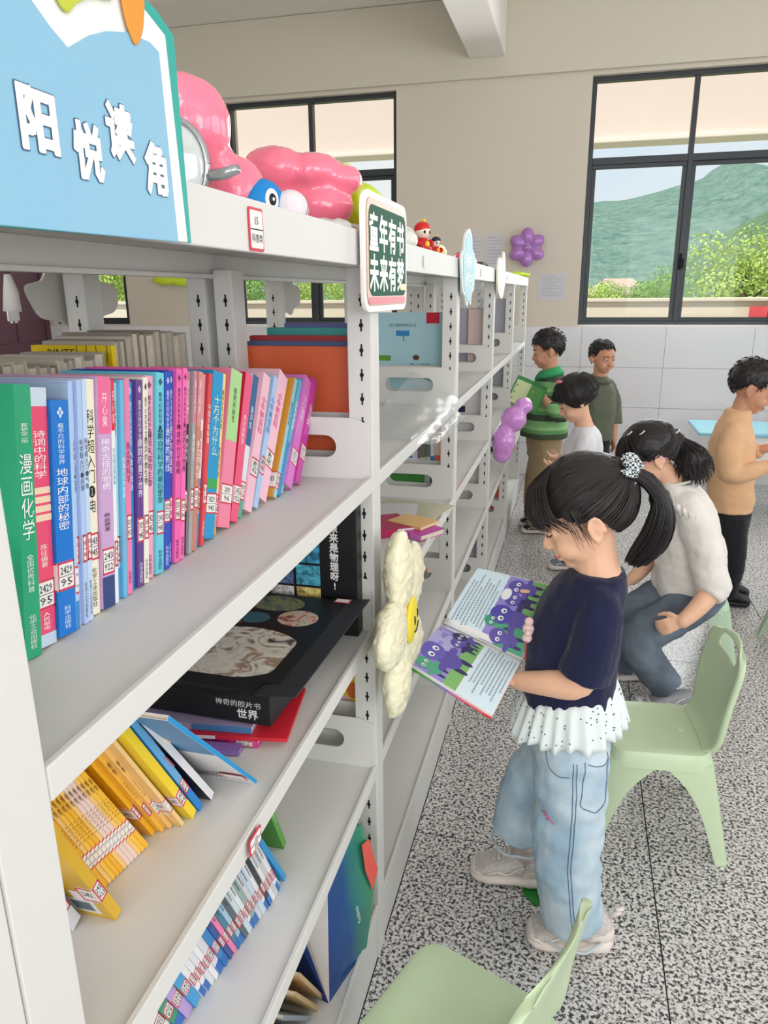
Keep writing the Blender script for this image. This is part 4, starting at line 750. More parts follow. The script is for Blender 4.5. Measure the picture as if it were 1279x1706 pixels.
o = remesh(lobes([((-0.05, 1.83, 1.622), (0.032, 0.05, 0.026)), ((-0.06, 1.86, 1.634), (0.03, 0.04, 0.024))], C(234, 234, 228, 0.3)), 'foil_balloon', 0.006, None, 2); tag(o, 'small white round balloon beside the red-hatted figurine', 'balloon')
o = remesh(lobes([((-0.07, 2.36, 1.622), (0.03, 0.10, 0.026)), ((-0.08, 2.42, 1.63), (0.03, 0.08, 0.02))], foil('yellow', (246, 222, 40))), 'foil_balloon', 0.008, None, 2, wrinkle(30, 0.003)); tag(o, 'yellow crinkled balloon behind the figurines on the shelf top', 'balloon')
o = remesh(lobes([((-0.20, 2.42, 1.645), (0.03, 0.11, 0.04))], C(236, 214, 176, 0.5)), 'foil_balloon', 0.008, None, 2, wrinkle(30, 0.003)); tag(o, 'beige balloon lying behind the yellow one', 'balloon')
o = remesh(lobes([((-0.05, 2.92, 1.616), (0.03, 0.14, 0.020)), ((-0.06, 2.84, 1.622), (0.03, 0.10, 0.024))], foil('rose', (240, 96, 124))), 'foil_balloon', 0.008, None, 2, wrinkle(30, 0.003)); tag(o, 'rose pink balloon lying flat past the cloud sign', 'balloon')
o = remesh(lobes([((-0.05, 3.30, 1.612), (0.03, 0.10, 0.016))], C(30, 28, 30, 0.5)), 'cloth_pouch', 0.008, None, 2); tag(o, 'small black pouch on the shelf top before the cream sign', 'pouch')
o = remesh(lobes([((-0.08, 5.42, 1.622), (0.08, 0.06, 0.020)), ((-0.02, 5.45, 1.618), (0.05, 0.05, 0.018)), ((-0.14, 5.45, 1.62), (0.05, 0.05, 0.02))], LIF), 'foil_balloon', 0.008, None, 2, wrinkle(30, 0.004, 2.0)); tag(o, 'lime green balloon at the far end of the shelf top', 'balloon')
def flower_balloon(loc, R, depth, m, n, rot, lab, center, voxel, disp, face=True, phase=0.0):
    o = tag(empty('flower_balloon', loc, rot), lab, 'balloon'); b = MB()   # petals in the local Y-Z plane, front towards +X
    for k in range(n):
        a = 2*PI*k/n+phase; r = R*0.56
        b.ball((0, r*math.cos(a), r*math.sin(a)), (depth, R*0.44, R*0.33), m, 18, 12, mtx=Matrix.Rotation(a, 3, 'X'))
    b.ball((0, 0, 0), (depth*0.8, R*0.36, R*0.36), m, 18, 12); remesh(b, 'petals', voxel, o, 2, disp)
    b = MB(); b.ball((depth*0.72, 0, 0), (depth*0.35, R*0.24, R*0.24), center, 18, 12); b.build('centre', o, smooth=True)
    if face:
        for sy in (-1, 1):
            b = MB(); b.ball((depth*1.04, sy*R*0.07, R*0.04), (0.002, R*0.022, R*0.06), INK, 10, 8); b.build('eye', o, smooth=True)
        b = MB(); b.tube([(depth*1.02, R*0.11*math.sin(t), -R*0.04-R*0.07*math.cos(t)) for t in np.linspace(-1.1, 1.1, 9)], R*0.012, INK, 6); b.build('smile', o, smooth=True)
    return o
CRF = mat('crinkled_cream_foil', (244, 240, 208), 0.38, spec=0.5, bump=(70, 0.5), metal=0.0)
flower_balloon((0.050, 1.352, 0.866), 0.200, 0.030, CRF, 5, (0.2, 0, 0.04), 'cream crinkled flower balloon with a yellow centre hanging on the first upright', C(246, 226, 60, 0.4), 0.0055, lambda p, n: 0.007*(abs(noise.noise(p*38))+0.6*abs(noise.noise(p*90))-0.5), phase=0.3)
flower_balloon((-0.062, YF-0.062, 1.842), 0.150, 0.042, foil('purple', (176, 122, 196), bump=None, metal=0.1), 6, (0, 0, -PI/2), 'purple smiling flower balloon stuck on the far wall', foil('purple', (176, 122, 196)), 0.009, None, phase=0.52)
PUF = foil('orchid', (208, 138, 216), 0.25, bump=(55, 0.4), metal=0.0); PUF.node_tree.nodes['Principled BSDF'].inputs['Coat Weight'].default_value = 0.9
o = remesh(lobes([((0.055, 3.52, 0.82), (0.056, 0.07, 0.085)), ((0.048, 3.52, 0.765), (0.045, 0.06, 0.05)), ((0.095, 3.55, 0.925), (0.062, 0.07, 0.062)), ((0.135, 3.58, 0.985), (0.045, 0.06, 0.042))], PUF), 'foil_balloon', 0.008, None, 2, wrinkle(22, 0.003)); tag(o, 'orchid purple foil balloon hanging on the third upright', 'balloon')
o = remesh(lobes([((-1.0, YF-0.05, 1.66), (0.09, 0.03, 0.06)), ((-0.92, YF-0.05, 1.62), (0.06, 0.03, 0.05))], LIF), 'foil_balloon', 0.01, None, 2); tag(o, 'lime balloon on the far wall seen through the shelf', 'balloon')
o = remesh(lobes([((-3.25, YF-0.05, 1.64), (0.14, 0.03, 0.05)), ((-3.1, YF-0.05, 1.62), (0.1, 0.03, 0.04))], LIF), 'foil_balloon', 0.012, None, 2); tag(o, 'lime balloon on the far wall seen above the page edges', 'balloon')
# ================================================================== BOXED SETS, GIFT BAG, PLASTIC WRAP
BK = mat('black_card', (26, 27, 31), 0.42); BK2 = mat('dark_slate_card', (46, 48, 54), 0.5)
bx = tag(empty('boxed_set', (-0.140, 1.072, 0.8780), (0, 0, -0.03)), 'large black boxed picture set with an open lid lying on the second shelf', 'box')
b = MB(); b.box(-0.135, 0.098, -0.165, 0.200, 0, 0.050, BK); b.build('box_body', bx, bevel=0.002)
b = MB(); m = Matrix.Translation((0, 0.0, 0.051)); b.box(-0.140, 0.118, -0.130, 0.20, 0.0, 0.0022, BK, mtx=m); b.build('lid', bx)
b = MB(); m = Matrix.Translation((0.118, 0, 0.0532)) @ Matrix.Rotation(math.radians(-6), 4, 'Y'); b.box(-0.045, 0.022, -0.165, 0.21, 0, 0.002, BK2, mtx=m); b.build('lid_flap', bx, bevel=0.0006)
b = MB(); m = Matrix.Translation((-0.02, -0.13, 0.0525)) @ Matrix.Rotation(math.radians(10), 4, 'X')
b.faces([m @ Vector(p) for p in ((-0.11, 0, 0), (-0.105, -0.04, 0), (0.05, -0.045, 0), (0.085, -0.02, 0), (0.095, 0, 0), (-0.11, 0, 0.0018), (-0.105, -0.04, 0.0018), (0.05, -0.045, 0.0018), (0.085, -0.02, 0.0018), (0.095, 0, 0.0018))], [(4, 3, 2, 1, 0), (5, 6, 7, 8, 9), (0, 1, 6, 5), (1, 2, 7, 6), (2, 3, 8, 7), (3, 4, 9, 8), (4, 0, 5, 9)], BK); b.build('lid_tongue', bx)
pm = MB()
def ell(cx, cy, rx, ry, col, z, n=26, clip=None):
    pts = [(cx+rx*math.cos(2*PI*i/n), cy+ry*math.sin(2*PI*i/n)) for i in range(n)]
    if clip: pts = [(min(max(x, clip[0]), clip[1]), min(max(y, clip[2]), clip[3])) for x, y in pts]
    pm.poly([(x, y, z) for x, y in pts], col)
def mott(name, cols, sc):
    m = bpy.data.materials.new(name); m.use_nodes = True; n = m.node_tree; bb = n.nodes['Principled BSDF']; bb.inputs['Roughness'].default_value = 0.4
    t = n.nodes.new('ShaderNodeTexCoord'); z = n.nodes.new('ShaderNodeTexNoise'); z.inputs['Scale'].default_value = sc; z.inputs['Detail'].default_value = 5; z.inputs['Distortion'].default_value = 1.2
    r = n.nodes.new('ShaderNodeValToRGB'); r.color_ramp.elements.remove(r.color_ramp.elements[0])
    r.color_ramp.elements[0].position = 0.3; r.color_ramp.elements[0].color = lin(cols[0])
    for k, c in enumerate(cols[1:]): e = r.color_ramp.elements.new(0.3+0.4*(k+1)/len(cols[1:])); e.color = lin(c)
    n.links.new(t.outputs['Object'], z.inputs['Vector']); n.links.new(z.outputs['Fac'], r.inputs['Fac']); n.links.new(r.outputs['Color'], bb.inputs['Base Color']); return m
zt = 0.0534
ell(-0.02, -0.045, 0.115, 0.090, mott('animal_print', [(70, 64, 60), (214, 208, 196), (232, 228, 218), (150, 116, 88), (236, 232, 224)], 22), zt, 36, (-0.138, 0.072, -0.128, 0.06))
ell(-0.03, 0.155, 0.055, 0.035, mott('jungle_print', [(60, 70, 50), (150, 150, 90), (80, 110, 110), (120, 90, 60)], 40), zt)
ell(0.035, 0.10, 0.038, 0.034, mott('flora_print', [(90, 130, 80), (220, 210, 190), (210, 120, 110), (70, 90, 70)], 45), zt)
ell(-0.045, 0.085, 0.030, 0.024, C(52, 110, 122, 0.4), zt); ell(-0.075, 0.062, 0.018, 0.014, mott('moss_print', [(60, 56, 40), (120, 110, 70)], 60), zt); ell(-0.085, 0.11, 0.014, 0.012, C(96, 84, 70, 0.4), zt)
pm.build('lid_picture', bx)
b = MB(); add_text(b, '手\n电\n筒\n系\n列', C(206, 170, 96, 0.5), Matrix.Translation((-0.112, 0.075, zt+0.0002)), w=0.022, h=0.115, bold=0.02); b.build('lettering', bx)
b = MB(); mt2 = frame_ny(0.045, 0.026, -0.1652); add_text(b, '神奇的胶片书', C(236, 236, 236, 0.5), Matrix.Translation((0.0, 0, 0.006)) @ mt2, w=0.075, h=0.011); add_text(b, '世界', C(246, 246, 246, 0.5), Matrix.Translation((0.015, 0, -0.010)) @ mt2, w=0.034, h=0.016, bold=0.02); b.build('side_lettering', bx)
b = MB(); b.box(0.075, 0.105, 0.185, 0.2005, 0.0545, 0.0560, C(196, 96, 110, 0.5)); b.box(0.078, 0.102, 0.187, 0.1985, 0.0560, 0.0566, WHITE); b.build('call_label', bx)
ph = tag(empty('boxed_set', (-0.152, 1.294, 0.8447)), 'tall black boxed set with a grid of small covers behind the open lid', 'box')
b = MB(); b.box(-0.125, 0.128, 0.0, 0.034, 0, 0.275, BK); b.build('box_body', ph, bevel=0.0015)
for i in range(3):
    for j in range(4):
        col = [(176, 40, 44), (80, 176, 206), (222, 160, 50), (60, 84, 60), (230, 226, 226), (110, 90, 140), (60, 150, 190), (200, 110, 60), (230, 200, 120), (90, 110, 150), (210, 60, 70), (60, 60, 70)][(i*4+j*5) % 12]
        b = MB(); x = -0.110+0.056*i; z = 0.055+0.047*j
        b.box(x, x+0.050, -0.0012, -0.0002, z, z+0.042, mott('cover_%d_%d' % (i, j), [tuple(int(v*0.45) for v in col), col, tuple(min(255, int(v*1.2)+20) for v in col)], 60)); b.build('printed_cover', ph)
b = MB(); add_text(b, '\n'.join('原来是物理呀!'), C(244, 244, 244, 0.5), frame_ny(0.082, 0.165, -0.0008), w=0.017, h=0.135, bold=0.03); b.build('lettering', ph)
gb = tag(empty('gift_bag', (-0.060, 1.185, 0.1495), (0, 0, -0.25)), 'blue green and orange paper gift bag slumped on the bottom shelf', 'bag')
def prism(mb, pts, th, m):
    """planar polygon pts with thickness th along its normal"""
    pts = [Vector(p) for p in pts]; nrm = (pts[1]-pts[0]).cross(pts[2]-pts[0]).normalized()*th; n = len(pts); vs = pts+[p-nrm for p in pts]
    mb.faces(vs, [tuple(range(n)), tuple(range(2*n-1, n-1, -1))]+[(i, (i+1) % n+0, (i+1) % n+n, i+n)[::-1] for i in range(n)], m)
def bagmat():
    m = bpy.data.materials.new('bag_gradient_print'); m.use_nodes = True; n = m.node_tree; bb = n.nodes['Principled BSDF']; bb.inputs['Roughness'].default_value = 0.25
    t = n.nodes.new('ShaderNodeTexCoord'); g = n.nodes.new('ShaderNodeSeparateXYZ'); r = n.nodes.new('ShaderNodeValToRGB'); mr = n.nodes.new('ShaderNodeMapRange')
    mr.inputs[1].default_value = -0.10; mr.inputs[2].default_value = 0.10
    e = r.color_ramp.elements; e[0].position = 0.0; e[0].color = lin((18, 66, 150)); e[1].position = 0.45; e[1].color = lin((22, 84, 150)); x = e.new(0.62); x.color = lin((40, 128, 128)); x = e.new(0.9); x.color = lin((70, 150, 110))
    n.links.new(t.outputs['Object'], g.inputs[0]); n.links.new(g.outputs['Y'], mr.inputs[0]); n.links.new(mr.outputs[0], r.inputs['Fac']); n.links.new(r.outputs['Color'], bb.inputs['Base Color']); return m
b = MB(); prism(b, [(0.052, -0.10, 0.0), (0.052, 0.05, 0.0), (0.050, 0.10, 0.15), (0.030, 0.075, 0.29), (0.02, -0.02, 0.30), (0.030, -0.06, 0.22)], 0.0015, bagmat()); b.build('front_panel', gb)
b = MB(); prism(b, [(0.052, -0.1015, 0.0), (0.030, -0.0615, 0.22), (0.02, -0.0215, 0.30), (-0.06, -0.075, 0.27), (-0.005, -0.09, 0.11)], 0.0012, C(236, 234, 236, 0.4)); b.build('gusset', gb)
b = MB(); prism(b, [(0.052, -0.102, 0.0), (-0.004, -0.0915, 0.11), (-0.06, -0.10, 0.20), (-0.07, -0.10, 0.0)], 0.0012, C(20, 52, 122, 0.3)); b.build('side_panel', gb)
b = MB(); prism(b, [(-0.07, -0.10, 0.0), (-0.07, 0.05, 0.0), (-0.068, 0.09, 0.2), (-0.060, -0.06, 0.27)], 0.0012, C(24, 74, 150, 0.3)); b.build('back_panel', gb)
b = MB(); prism(b, [(0.0545, 0.075, 0.13), (0.0545, 0.099, 0.165), (0.040, 0.088, 0.245), (0.042, 0.055, 0.255), (0.048, 0.058, 0.19)], 0.0012, C(236, 98, 84, 0.35)); b.build('orange_flap', gb)
b = MB(); add_text(b, 'Kindness', C(240, 246, 250, 0.5), Matrix.Translation((0.0548, 0.012, 0.12)) @ Matrix.Rotation(PI/2+0.25, 4, 'X') @ frame_x(0, 0, 0), w=0.05, h=0.012); b.build('lettering', gb)
# crumpled clear wrap hanging over the upper shelf of the second bay
vs = []; fs = []; nu, nv = 44, 22
prof = [(-0.13, 1.262), (-0.10, 1.24), (-0.06, 1.225), (-0.02, 1.20), (0.004, 1.185), (0.012, 1.165), (0.014, 1.145), (0.022, 1.130), (0.038, 1.128)]
pc = catmull([(x, 0, z) for x, z in prof], 3)
for j, q in enumerate(pc):
    for i in range(nu+1):
        u = i/nu; yv = 2.33-(0.62-0.28*max(0, (j-10)/14))*u; s = 0.005
        vs.append((q.x+s*noise.noise(Vector((u*9, j*0.5, 1.0))), yv+0.01*noise.noise(Vector((u*7, j*0.6, 5))), max(q.z-0.075*u*(1-j/len(pc)) + 0.010*abs(noise.noise(Vector((u*6, j*0.35, 3)))), 1.168 if q.x < -0.004 else 0)))
for j in range(len(pc)-1):
    for i in range(nu): fs.append((j*(nu+1)+i, j*(nu+1)+i+1, (j+1)*(nu+1)+i+1, (j+1)*(nu+1)+i))
b = MB(); b.faces(vs, fs, FILM); o = b.build('plastic_wrap', smooth=True); tag(o, 'crumpled clear plastic wrap hanging over the upper shelf of the second bay', 'wrap')
# ================================================================== CHAIRS, TABLE, LEAF
CHM = mat('pale_green_plastic', (196, 216, 180), 0.34, spec=0.45)
CHB = mat('mint_green_plastic', (188, 214, 186), 0.36, spec=0.45)
def make_chair(loc, rz, lab, m, sc=1.0, back=True):
    """moulded child's chair: seat shell, four channelled legs, back with a hand slot. local +X = front"""
    o = tag(empty('child_chair', loc, (0, 0, rz)), lab, 'chair', 'moulded green chairs'); o.scale = (sc, sc, sc)
    hx, hy, zs = 0.130, 0.135, 0.315
    def ring(ex, ey, z, r, n=8, ox=0.0): return [(x+ox, y, z) for x, y in rrect(-ex, ex, -ey, ey, r, n)]
    b = MB(); rs = [ring(hx-0.10, hy-0.10, zs-0.007, 0.025), ring(hx-0.04, hy-0.04, zs-0.005, 0.035), ring(hx-0.012, hy-0.012, zs, 0.04), ring(hx-0.002, hy-0.002, zs-0.003, 0.042), ring(hx+0.004, hy+0.004, zs-0.014, 0.044), ring(hx+0.011, hy+0.011, zs-0.046, 0.046), ring(hx+0.008, hy+0.008, zs-0.046, 0.044), ring(hx+0.001, hy+0.001, zs-0.014, 0.042), ring(hx-0.012, hy-0.012, zs-0.009, 0.04)]
    b.loft(rs, m, caps=True); b.build('seat', o, smooth='angle')
    for sx in (1, -1):
        for sy in (1, -1):
            b = MB(); rings = []
            for t in np.linspace(0, 1, 14):
                cx = sx*(hx+0.010-0.004+0.058*t); cy = sy*(hy+0.010-0.004+0.028*t); z = (zs-0.030)*(1-t)
                wx = (0.078*(1-t)**4.5+0.030*(1-t)+0.036); wy = (0.072*(1-t)**4.5+0.028*(1-t)+0.034); e = 0.007; rr = 0.010
                L = [(cx, cy-sy*0.016), (cx-sx*0.005, cy-sy*0.005), (cx-sx*0.016, cy), (cx-sx*wx, cy), (cx-sx*wx, cy-sy*e), (cx-sx*0.022, cy-sy*e), (cx-sx*0.012, cy-sy*0.012), (cx-sx*e, cy-sy*0.022), (cx-sx*e, cy-sy*wy), (cx, cy-sy*wy)]
                rings.append([(x, y, z) for x, y in L])
            b.loft(rings, m); b.build('leg', o, smooth='angle')
    # back: swept shell with an opening for the hand
    if back:
        b = MB(); nu, nv = 16, 14; P = {}
        prof = [(-hx+0.022, zs-0.002), (-hx-0.002, zs+0.012), (-hx-0.012, zs+0.045), (-hx-0.018, zs+0.10), (-hx-0.030, zs+0.17), (-hx-0.044, zs+0.235), (-hx-0.052, zs+0.275), (-hx-0.064, zs+0.292)]
        pc = catmull([(x, 0, z) for x, z in prof], 2)[:nv+1]; nv = len(pc)-1
        for side in (0, 1):
            for j, q in enumerate(pc):
                t = j/nv; w = 0.115+0.030*math.sin(t*PI*0.9)-(0.040*max(0, (t-0.78)/0.22)**2)
                for i in range(nu+1):
                    u = -1+2*i/nu; bow = 0.022*u*u*(0.3+0.7*t); th = 0.0055+0.016*u**4
                    P[(side, j, i)] = (q.x+bow-(th if side else 0), u*w, q.z-(0.022*u*u*max(0, (t-0.6)/0.4)))
        hole = lambda j, i: nv-4 <= j <= nv-3 and 4 <= i <= nu-5
        keys = list(P); idx = {k: n for n, k in enumerate(keys)}; fs = []
        for j in range(nv):
            for i in range(nu):
                if hole(j, i): continue
                fs.append((idx[0, j, i], idx[0, j, i+1], idx[0, j+1, i+1], idx[0, j+1, i])); fs.append((idx[1, j, i], idx[1, j+1, i], idx[1, j+1, i+1], idx[1, j, i+1]))
                for (dj, di, a, c) in ((0, -1, (j, i), (j+1, i)), (0, 1, (j, i+1), (j+1, i+1)), (-1, 0, (j, i), (j, i+1)), (1, 0, (j+1, i), (j+1, i+1))):
                    jj, ii = j+dj, i+di
                    if jj < 0 or jj >= nv or ii < 0 or ii >= nu or hole(jj, ii): fs.append((idx[(0,)+a], idx[(0,)+c], idx[(1,)+c], idx[(1,)+a]))
        b.faces([P[k] for k in keys], fs, m); sub(b.build('backrest', o, smooth=True), 1)
    b = MB(); b.box(-hx+0.050, -hx+0.062, -0.010, 0.010, zs-0.0062, zs-0.0040, C(210, 222, 190, 0.4)); b.build('seat_mark', o)
    return o
make_chair((0.640, 1.985, 0), PI+0.10, 'pale green moulded chair standing beside the girl in navy', CHM)
make_chair((0.225, 0.953, 0), PI-0.38, 'pale green moulded chair at the bottom edge nearest the camera', CHM)
make_chair((0.885, 3.09, 0), PI-0.03, 'mint green moulded stool under the girl in the white sweater', CHB, back=False)
make_chair((1.455, 3.28, 0), PI+0.2, 'mint green moulded chair cut off at the picture edge behind the others', CHB, back=True)
tbm = tag(empty('table', (1.80, 5.60, 0)), 'low table with a pale blue top and white apron near the far wall', 'table')
b = MB(); b.box(-0.60, 0.60, -0.27, 0.27, 0.560, 0.588, C(140, 200, 216, 0.35)); b.build('table_top', tbm, bevel=0.012)
b = MB(); b.box(-0.36, 0.56, -0.25, -0.235, 0.36, 0.560, C(226, 228, 230, 0.4)); b.build('apron', tbm)
for sx, sy in ((-0.36, -0.2), (-0.36, 0.2), (0.54, -0.2), (0.54, 0.2)):
    b = MB(); b.tube([(sx, sy, 0), (sx, sy, 0.56)], [0.02, 0.025], C(226, 228, 230, 0.4), 10); b.build('leg', tbm, smooth='angle')
lf = MB(); pts = [(0.0, -0.052), (0.022, -0.036), (0.032, -0.008), (0.026, 0.022), (0.0, 0.05), (-0.026, 0.022), (-0.032, -0.008), (-0.022, -0.036)]
lm = curve_fill([smooth_loop(pts, 4)], 0.0012); lm.materials.append(C(36, 128, 48, 0.5)); lo = link('paper_leaf', lm); lo.location = (0.345, 1.625, 0.0008); lo.rotation_euler = (0, 0, 0.35); tag(lo, 'green paper leaf lying on the floor beneath the girl', 'leaf')
b = MB(); b.box(-0.001, 0.001, -0.045, 0.04, 0.0007, 0.0011, C(20, 80, 30, 0.5))
for q in (-0.02, 0.0, 0.02):
    for s in (-1, 1): b.poly([(0, q, 0.0010), (s*0.018, q+0.012, 0.0010), (s*0.018, q+0.0135, 0.0010), (0, q+0.002, 0.0010)], C(20, 80, 30, 0.5))
b.build('veins', lo)
# ================================================================== CHILDREN
SKIN = mat('child_skin', (238, 190, 160), 0.5, spec=0.35, sss=0.12, var=(9, 0.05))
SKIN2 = mat('tanned_child_skin', (206, 152, 122), 0.5, spec=0.35, sss=0.12, var=(9, 0.05))
LIP = mat('lip_skin', (206, 122, 112), 0.4, sss=0.1)
HAIR = mat('black_hair', (26, 22, 23), 0.42, spec=0.45)
HAIRB = mat('dark_brown_hair', (36, 29, 29), 0.42, spec=0.45)
def fabric(name, col, scale=220, strength=0.25, var=0.06):
    return mat('cloth_'+name, col, 0.85, spec=0.15, bump=(scale, strength), var=(14, var), sheen=0.15)
def denim(name, c1, c2, lo=0.38, hi=0.64):
    m = bpy.data.materials.new('denim_'+name); m.use_nodes = True; n = m.node_tree; L = n.links; b = n.nodes['Principled BSDF']; b.inputs['Roughness'].default_value = 0.85; b.inputs['Specular IOR Level'].default_value = 0.15
    t = n.nodes.new('ShaderNodeTexCoord'); a = n.nodes.new('ShaderNodeTexNoise'); a.inputs['Scale'].default_value = 9; a.inputs['Detail'].default_value = 4
    f = n.nodes.new('ShaderNodeTexNoise'); f.inputs['Scale'].default_value = 420; f.inputs['Detail'].default_value = 2
    ad = n.nodes.new('ShaderNodeMath'); ad.operation = 'MULTIPLY_ADD'; ad.inputs[1].default_value = 0.22; L.new(f.outputs['Fac'], ad.inputs[0]); L.new(a.outputs['Fac'], ad.inputs[2])
    r = n.nodes.new('ShaderNodeValToRGB'); e = r.color_ramp.elements; e[0].position = lo+0.11; e[1].position = hi+0.11; e[0].color = lin(c1); e[1].color = lin(c2)
    bp = n.nodes.new('ShaderNodeBump'); bp.inputs['Strength'].default_value = 0.3; bp.inputs['Distance'].default_value = 0.002
    L.new(t.outputs['Object'], a.inputs['Vector']); L.new(t.outputs['Object'], f.inputs['Vector']); L.new(ad.outputs[0], r.inputs['Fac']); L.new(r.outputs['Color'], b.inputs['Base Color']); L.new(f.outputs['Fac'], bp.inputs['Height']); L.new(bp.outputs[0], b.inputs['Normal'])
    return m
def limb(b, pts, rads, m, n=14):
    pts = [Vector(p) for p in pts]; c = catmull(pts, 4); k = len(pts); rr = [r if hasattr(r, '__len__') else (r, r) for r in rads]
    u = np.linspace(0, k-1, len(c)); r0 = np.interp(u, range(k), [r[0] for r in rr]); r1 = np.interp(u, range(k), [r[1] for r in rr])
    b.tube(c, list(zip(r0, r1)), m, n)
    for p, r in ((pts[0], rr[0]), (pts[-1], rr[-1]))[:2 if m in (SKIN, SKIN2) else 1]: b.ball(p, min(r), m, 12, 8)
class Frame:
    """head frame: origin, forward, up -> local +x forward, +y left, +z up"""
    def __init__(s, o, f, u, sc):
        s.o = Vector(o); f = Vector(f).normalized(); u = Vector(u); u = (u-f*u.dot(f)).normalized(); l = u.cross(f); s.s = sc
        s.M = Matrix((f, l, u)).transposed()
    def __call__(s, *p): return s.o+s.M @ (Vector(p)*s.s)
    def mat4(s): return Matrix.Translation(s.o) @ s.M.to_4x4() @ Matrix.Scale(s.s, 4)
def head_shells(b, H, m, ears=True):
    def B(c, r): b.ball(H(*c), tuple(x*H.s for x in r), m, 20, 14, mtx=H.M)
    B((-0.012, 0, 0.028), (0.087, 0.073, 0.079)); B((0.022, 0, -0.018), (0.058, 0.060, 0.066)); B((0.030, 0, -0.055), (0.043, 0.047, 0.036)); B((0.055, 0, -0.080), (0.018, 0.021, 0.015))
    B((0.034, 0, 0.028), (0.048, 0.056, 0.046)); B((0.078, 0, -0.055), (0.007, 0.017, 0.0052)); B((0.076, 0, -0.0655), (0.0075, 0.0145, 0.0058)); B((0.070, 0, -0.046), (0.014, 0.016, 0.012))
    for s in (-1, 1):
        B((0.048, s*0.031, -0.040), (0.028, 0.025, 0.028)); B((0.086, s*0.008, -0.0365), (0.0075, 0.0065, 0.006)); B((0.067, s*0.030, -0.001), (0.0125, 0.0165, 0.0105))
        if ears:
            B((-0.010, s*0.072, -0.016), (0.014, 0.008, 0.025)); B((-0.016, s*0.077, -0.010), (0.010, 0.006, 0.020)); B((-0.006, s*0.073, -0.036), (0.008, 0.006, 0.009)); b.tube([H(-0.010+0.014*math.cos(a)-0.004, s*(0.081+0.003*math.sin(a)), -0.014+0.024*math.sin(a)) for a in np.linspace(-1.2, 3.6, 16)], 0.0034*H.s, m, 7)
    b.tube([H(0.076, 0, 0.004), H(0.082, 0, -0.014), H(0.091, 0, -0.030), H(0.0935, 0, -0.034)], [0.0055*H.s, 0.0065*H.s, 0.0085*H.s, 0.007*H.s], m, 10); b.ball(H(0.091, 0, -0.033), 0.0088*H.s, m, 12, 8)
def face_parts(root, H, closed=True, smile=False):
    for s in (-1, 1):
        pts = [H(0.0785, s*0.014, -0.006), H(0.0815, s*0.022, -0.0085), H(0.0800, s*0.031, -0.009), H(0.0745, s*0.040, -0.007), H(0.068, s*0.047, -0.003)]
        if closed:
            b = MB(); b.tube(catmull(pts, 4), [0.0006*H.s]+[0.0014*H.s]*15+[0.0007*H.s], HAIR, 6); b.build('eyelashes', root, smooth=True)
        else:
            b = MB(); b.ball(H(0.0715, s*0.030, -0.0045), (0.0085*H.s, 0.0135*H.s, 0.0052*H.s), C(238, 234, 230, 0.2), 14, 8, mtx=H.M); e = b.build('eye', root, smooth=True)
            b = MB(); b.ball(H(0.0775, s*0.0295, -0.0045), (0.0035*H.s, 0.0052*H.s, 0.0050*H.s), C(28, 20, 18, 0.15), 12, 8, mtx=H.M); b.build('iris', e, smooth=True)
            b = MB(); b.tube(catmull([p+H.M @ Vector((0.0005, 0, 0.0065))*H.s for p in pts], 3), 0.0012*H.s, HAIR, 6); b.build('eyelashes', root, smooth=True)
        b = MB(); b.tube(catmull([H(0.0815, s*0.013, 0.0135), H(0.0805, s*0.024, 0.0175), H(0.0735, s*0.038, 0.0175), H(0.066, s*0.047, 0.013)], 4), [0.0012*H.s]+[0.0022*H.s]*11+[0.0008*H.s], HAIRB, 6); b.build('eyebrow', root, smooth=True)
    b = MB(); w = 0.018 if smile else 0.014; dz = 0.005 if smile else 0.0
    b.tube(catmull([H(0.0735, -w, -0.0600+dz), H(0.0832, -0.007, -0.0595), H(0.0845, 0, -0.0602), H(0.0832, 0.007, -0.0595), H(0.0735, w, -0.0600+dz)], 4), [0.0010*H.s]+[0.0030*H.s]*15+[0.0010*H.s], LIP, 8); b.build('mouth', root, smooth=True)
def hand_shells(b, wrist, d, n, m, sc=1.0, curl=0.5, side=1, spread=0.0, fcurl=None):
    """palm, four unequal bent fingers and a thumb; d to the fingertips, n out of the palm, side = which edge carries the thumb"""
    d = Vector(d).normalized(); n = Vector(n); n = (n-d*n.dot(d)).normalized(); w = d.cross(n)*side; wr = Vector(wrist)
    for t, hw in ((0.010, 0.017), (0.026, 0.0225), (0.042, 0.0240)):
        b.ball(wr+d*t*sc, (0.016*sc, hw*sc, 0.0105*sc), m, 14, 10, mtx=Matrix((d, w, n)).transposed())
    for k, (off, L) in enumerate(((0.0185, 0.042), (0.0064, 0.048), (-0.0060, 0.045), (-0.0178, 0.035))):
        p = wr+d*0.052*sc+w*off*sc; dirn = (d+w*off*spread).normalized(); r = 0.0066*sc; pts = [p-d*0.012*sc, p]; a = 0.0; cu = (fcurl or [curl]*4)[k]
        for j, fr in enumerate((0.44, 0.32, 0.24)):
            a += cu*(0.75, 0.9, 0.6)[j]; q = (dirn*math.cos(a)+n*math.sin(a)); pts.append(pts[-1]+q*L*fr*sc)
        b.tube(pts, [r*1.05, r*1.1, r, r*0.92, r*0.75], m, 9); b.ball(pts[-1], r*0.76, m, 9, 6)
    p = wr+d*0.014*sc+w*0.016*sc; q1 = p+(w*0.75+d*0.62+n*0.25).normalized()*0.022*sc; q2 = q1+(w*0.25+d*0.85+n*0.45).normalized()*0.020*sc; q3 = q2+(d*0.85+n*0.5).normalized()*0.014*sc
    b.tube([p, q1, q2, q3], [0.0095*sc, 0.0082*sc, 0.0072*sc, 0.0055*sc], m, 9); b.ball(q3, 0.0056*sc, m, 9, 6)
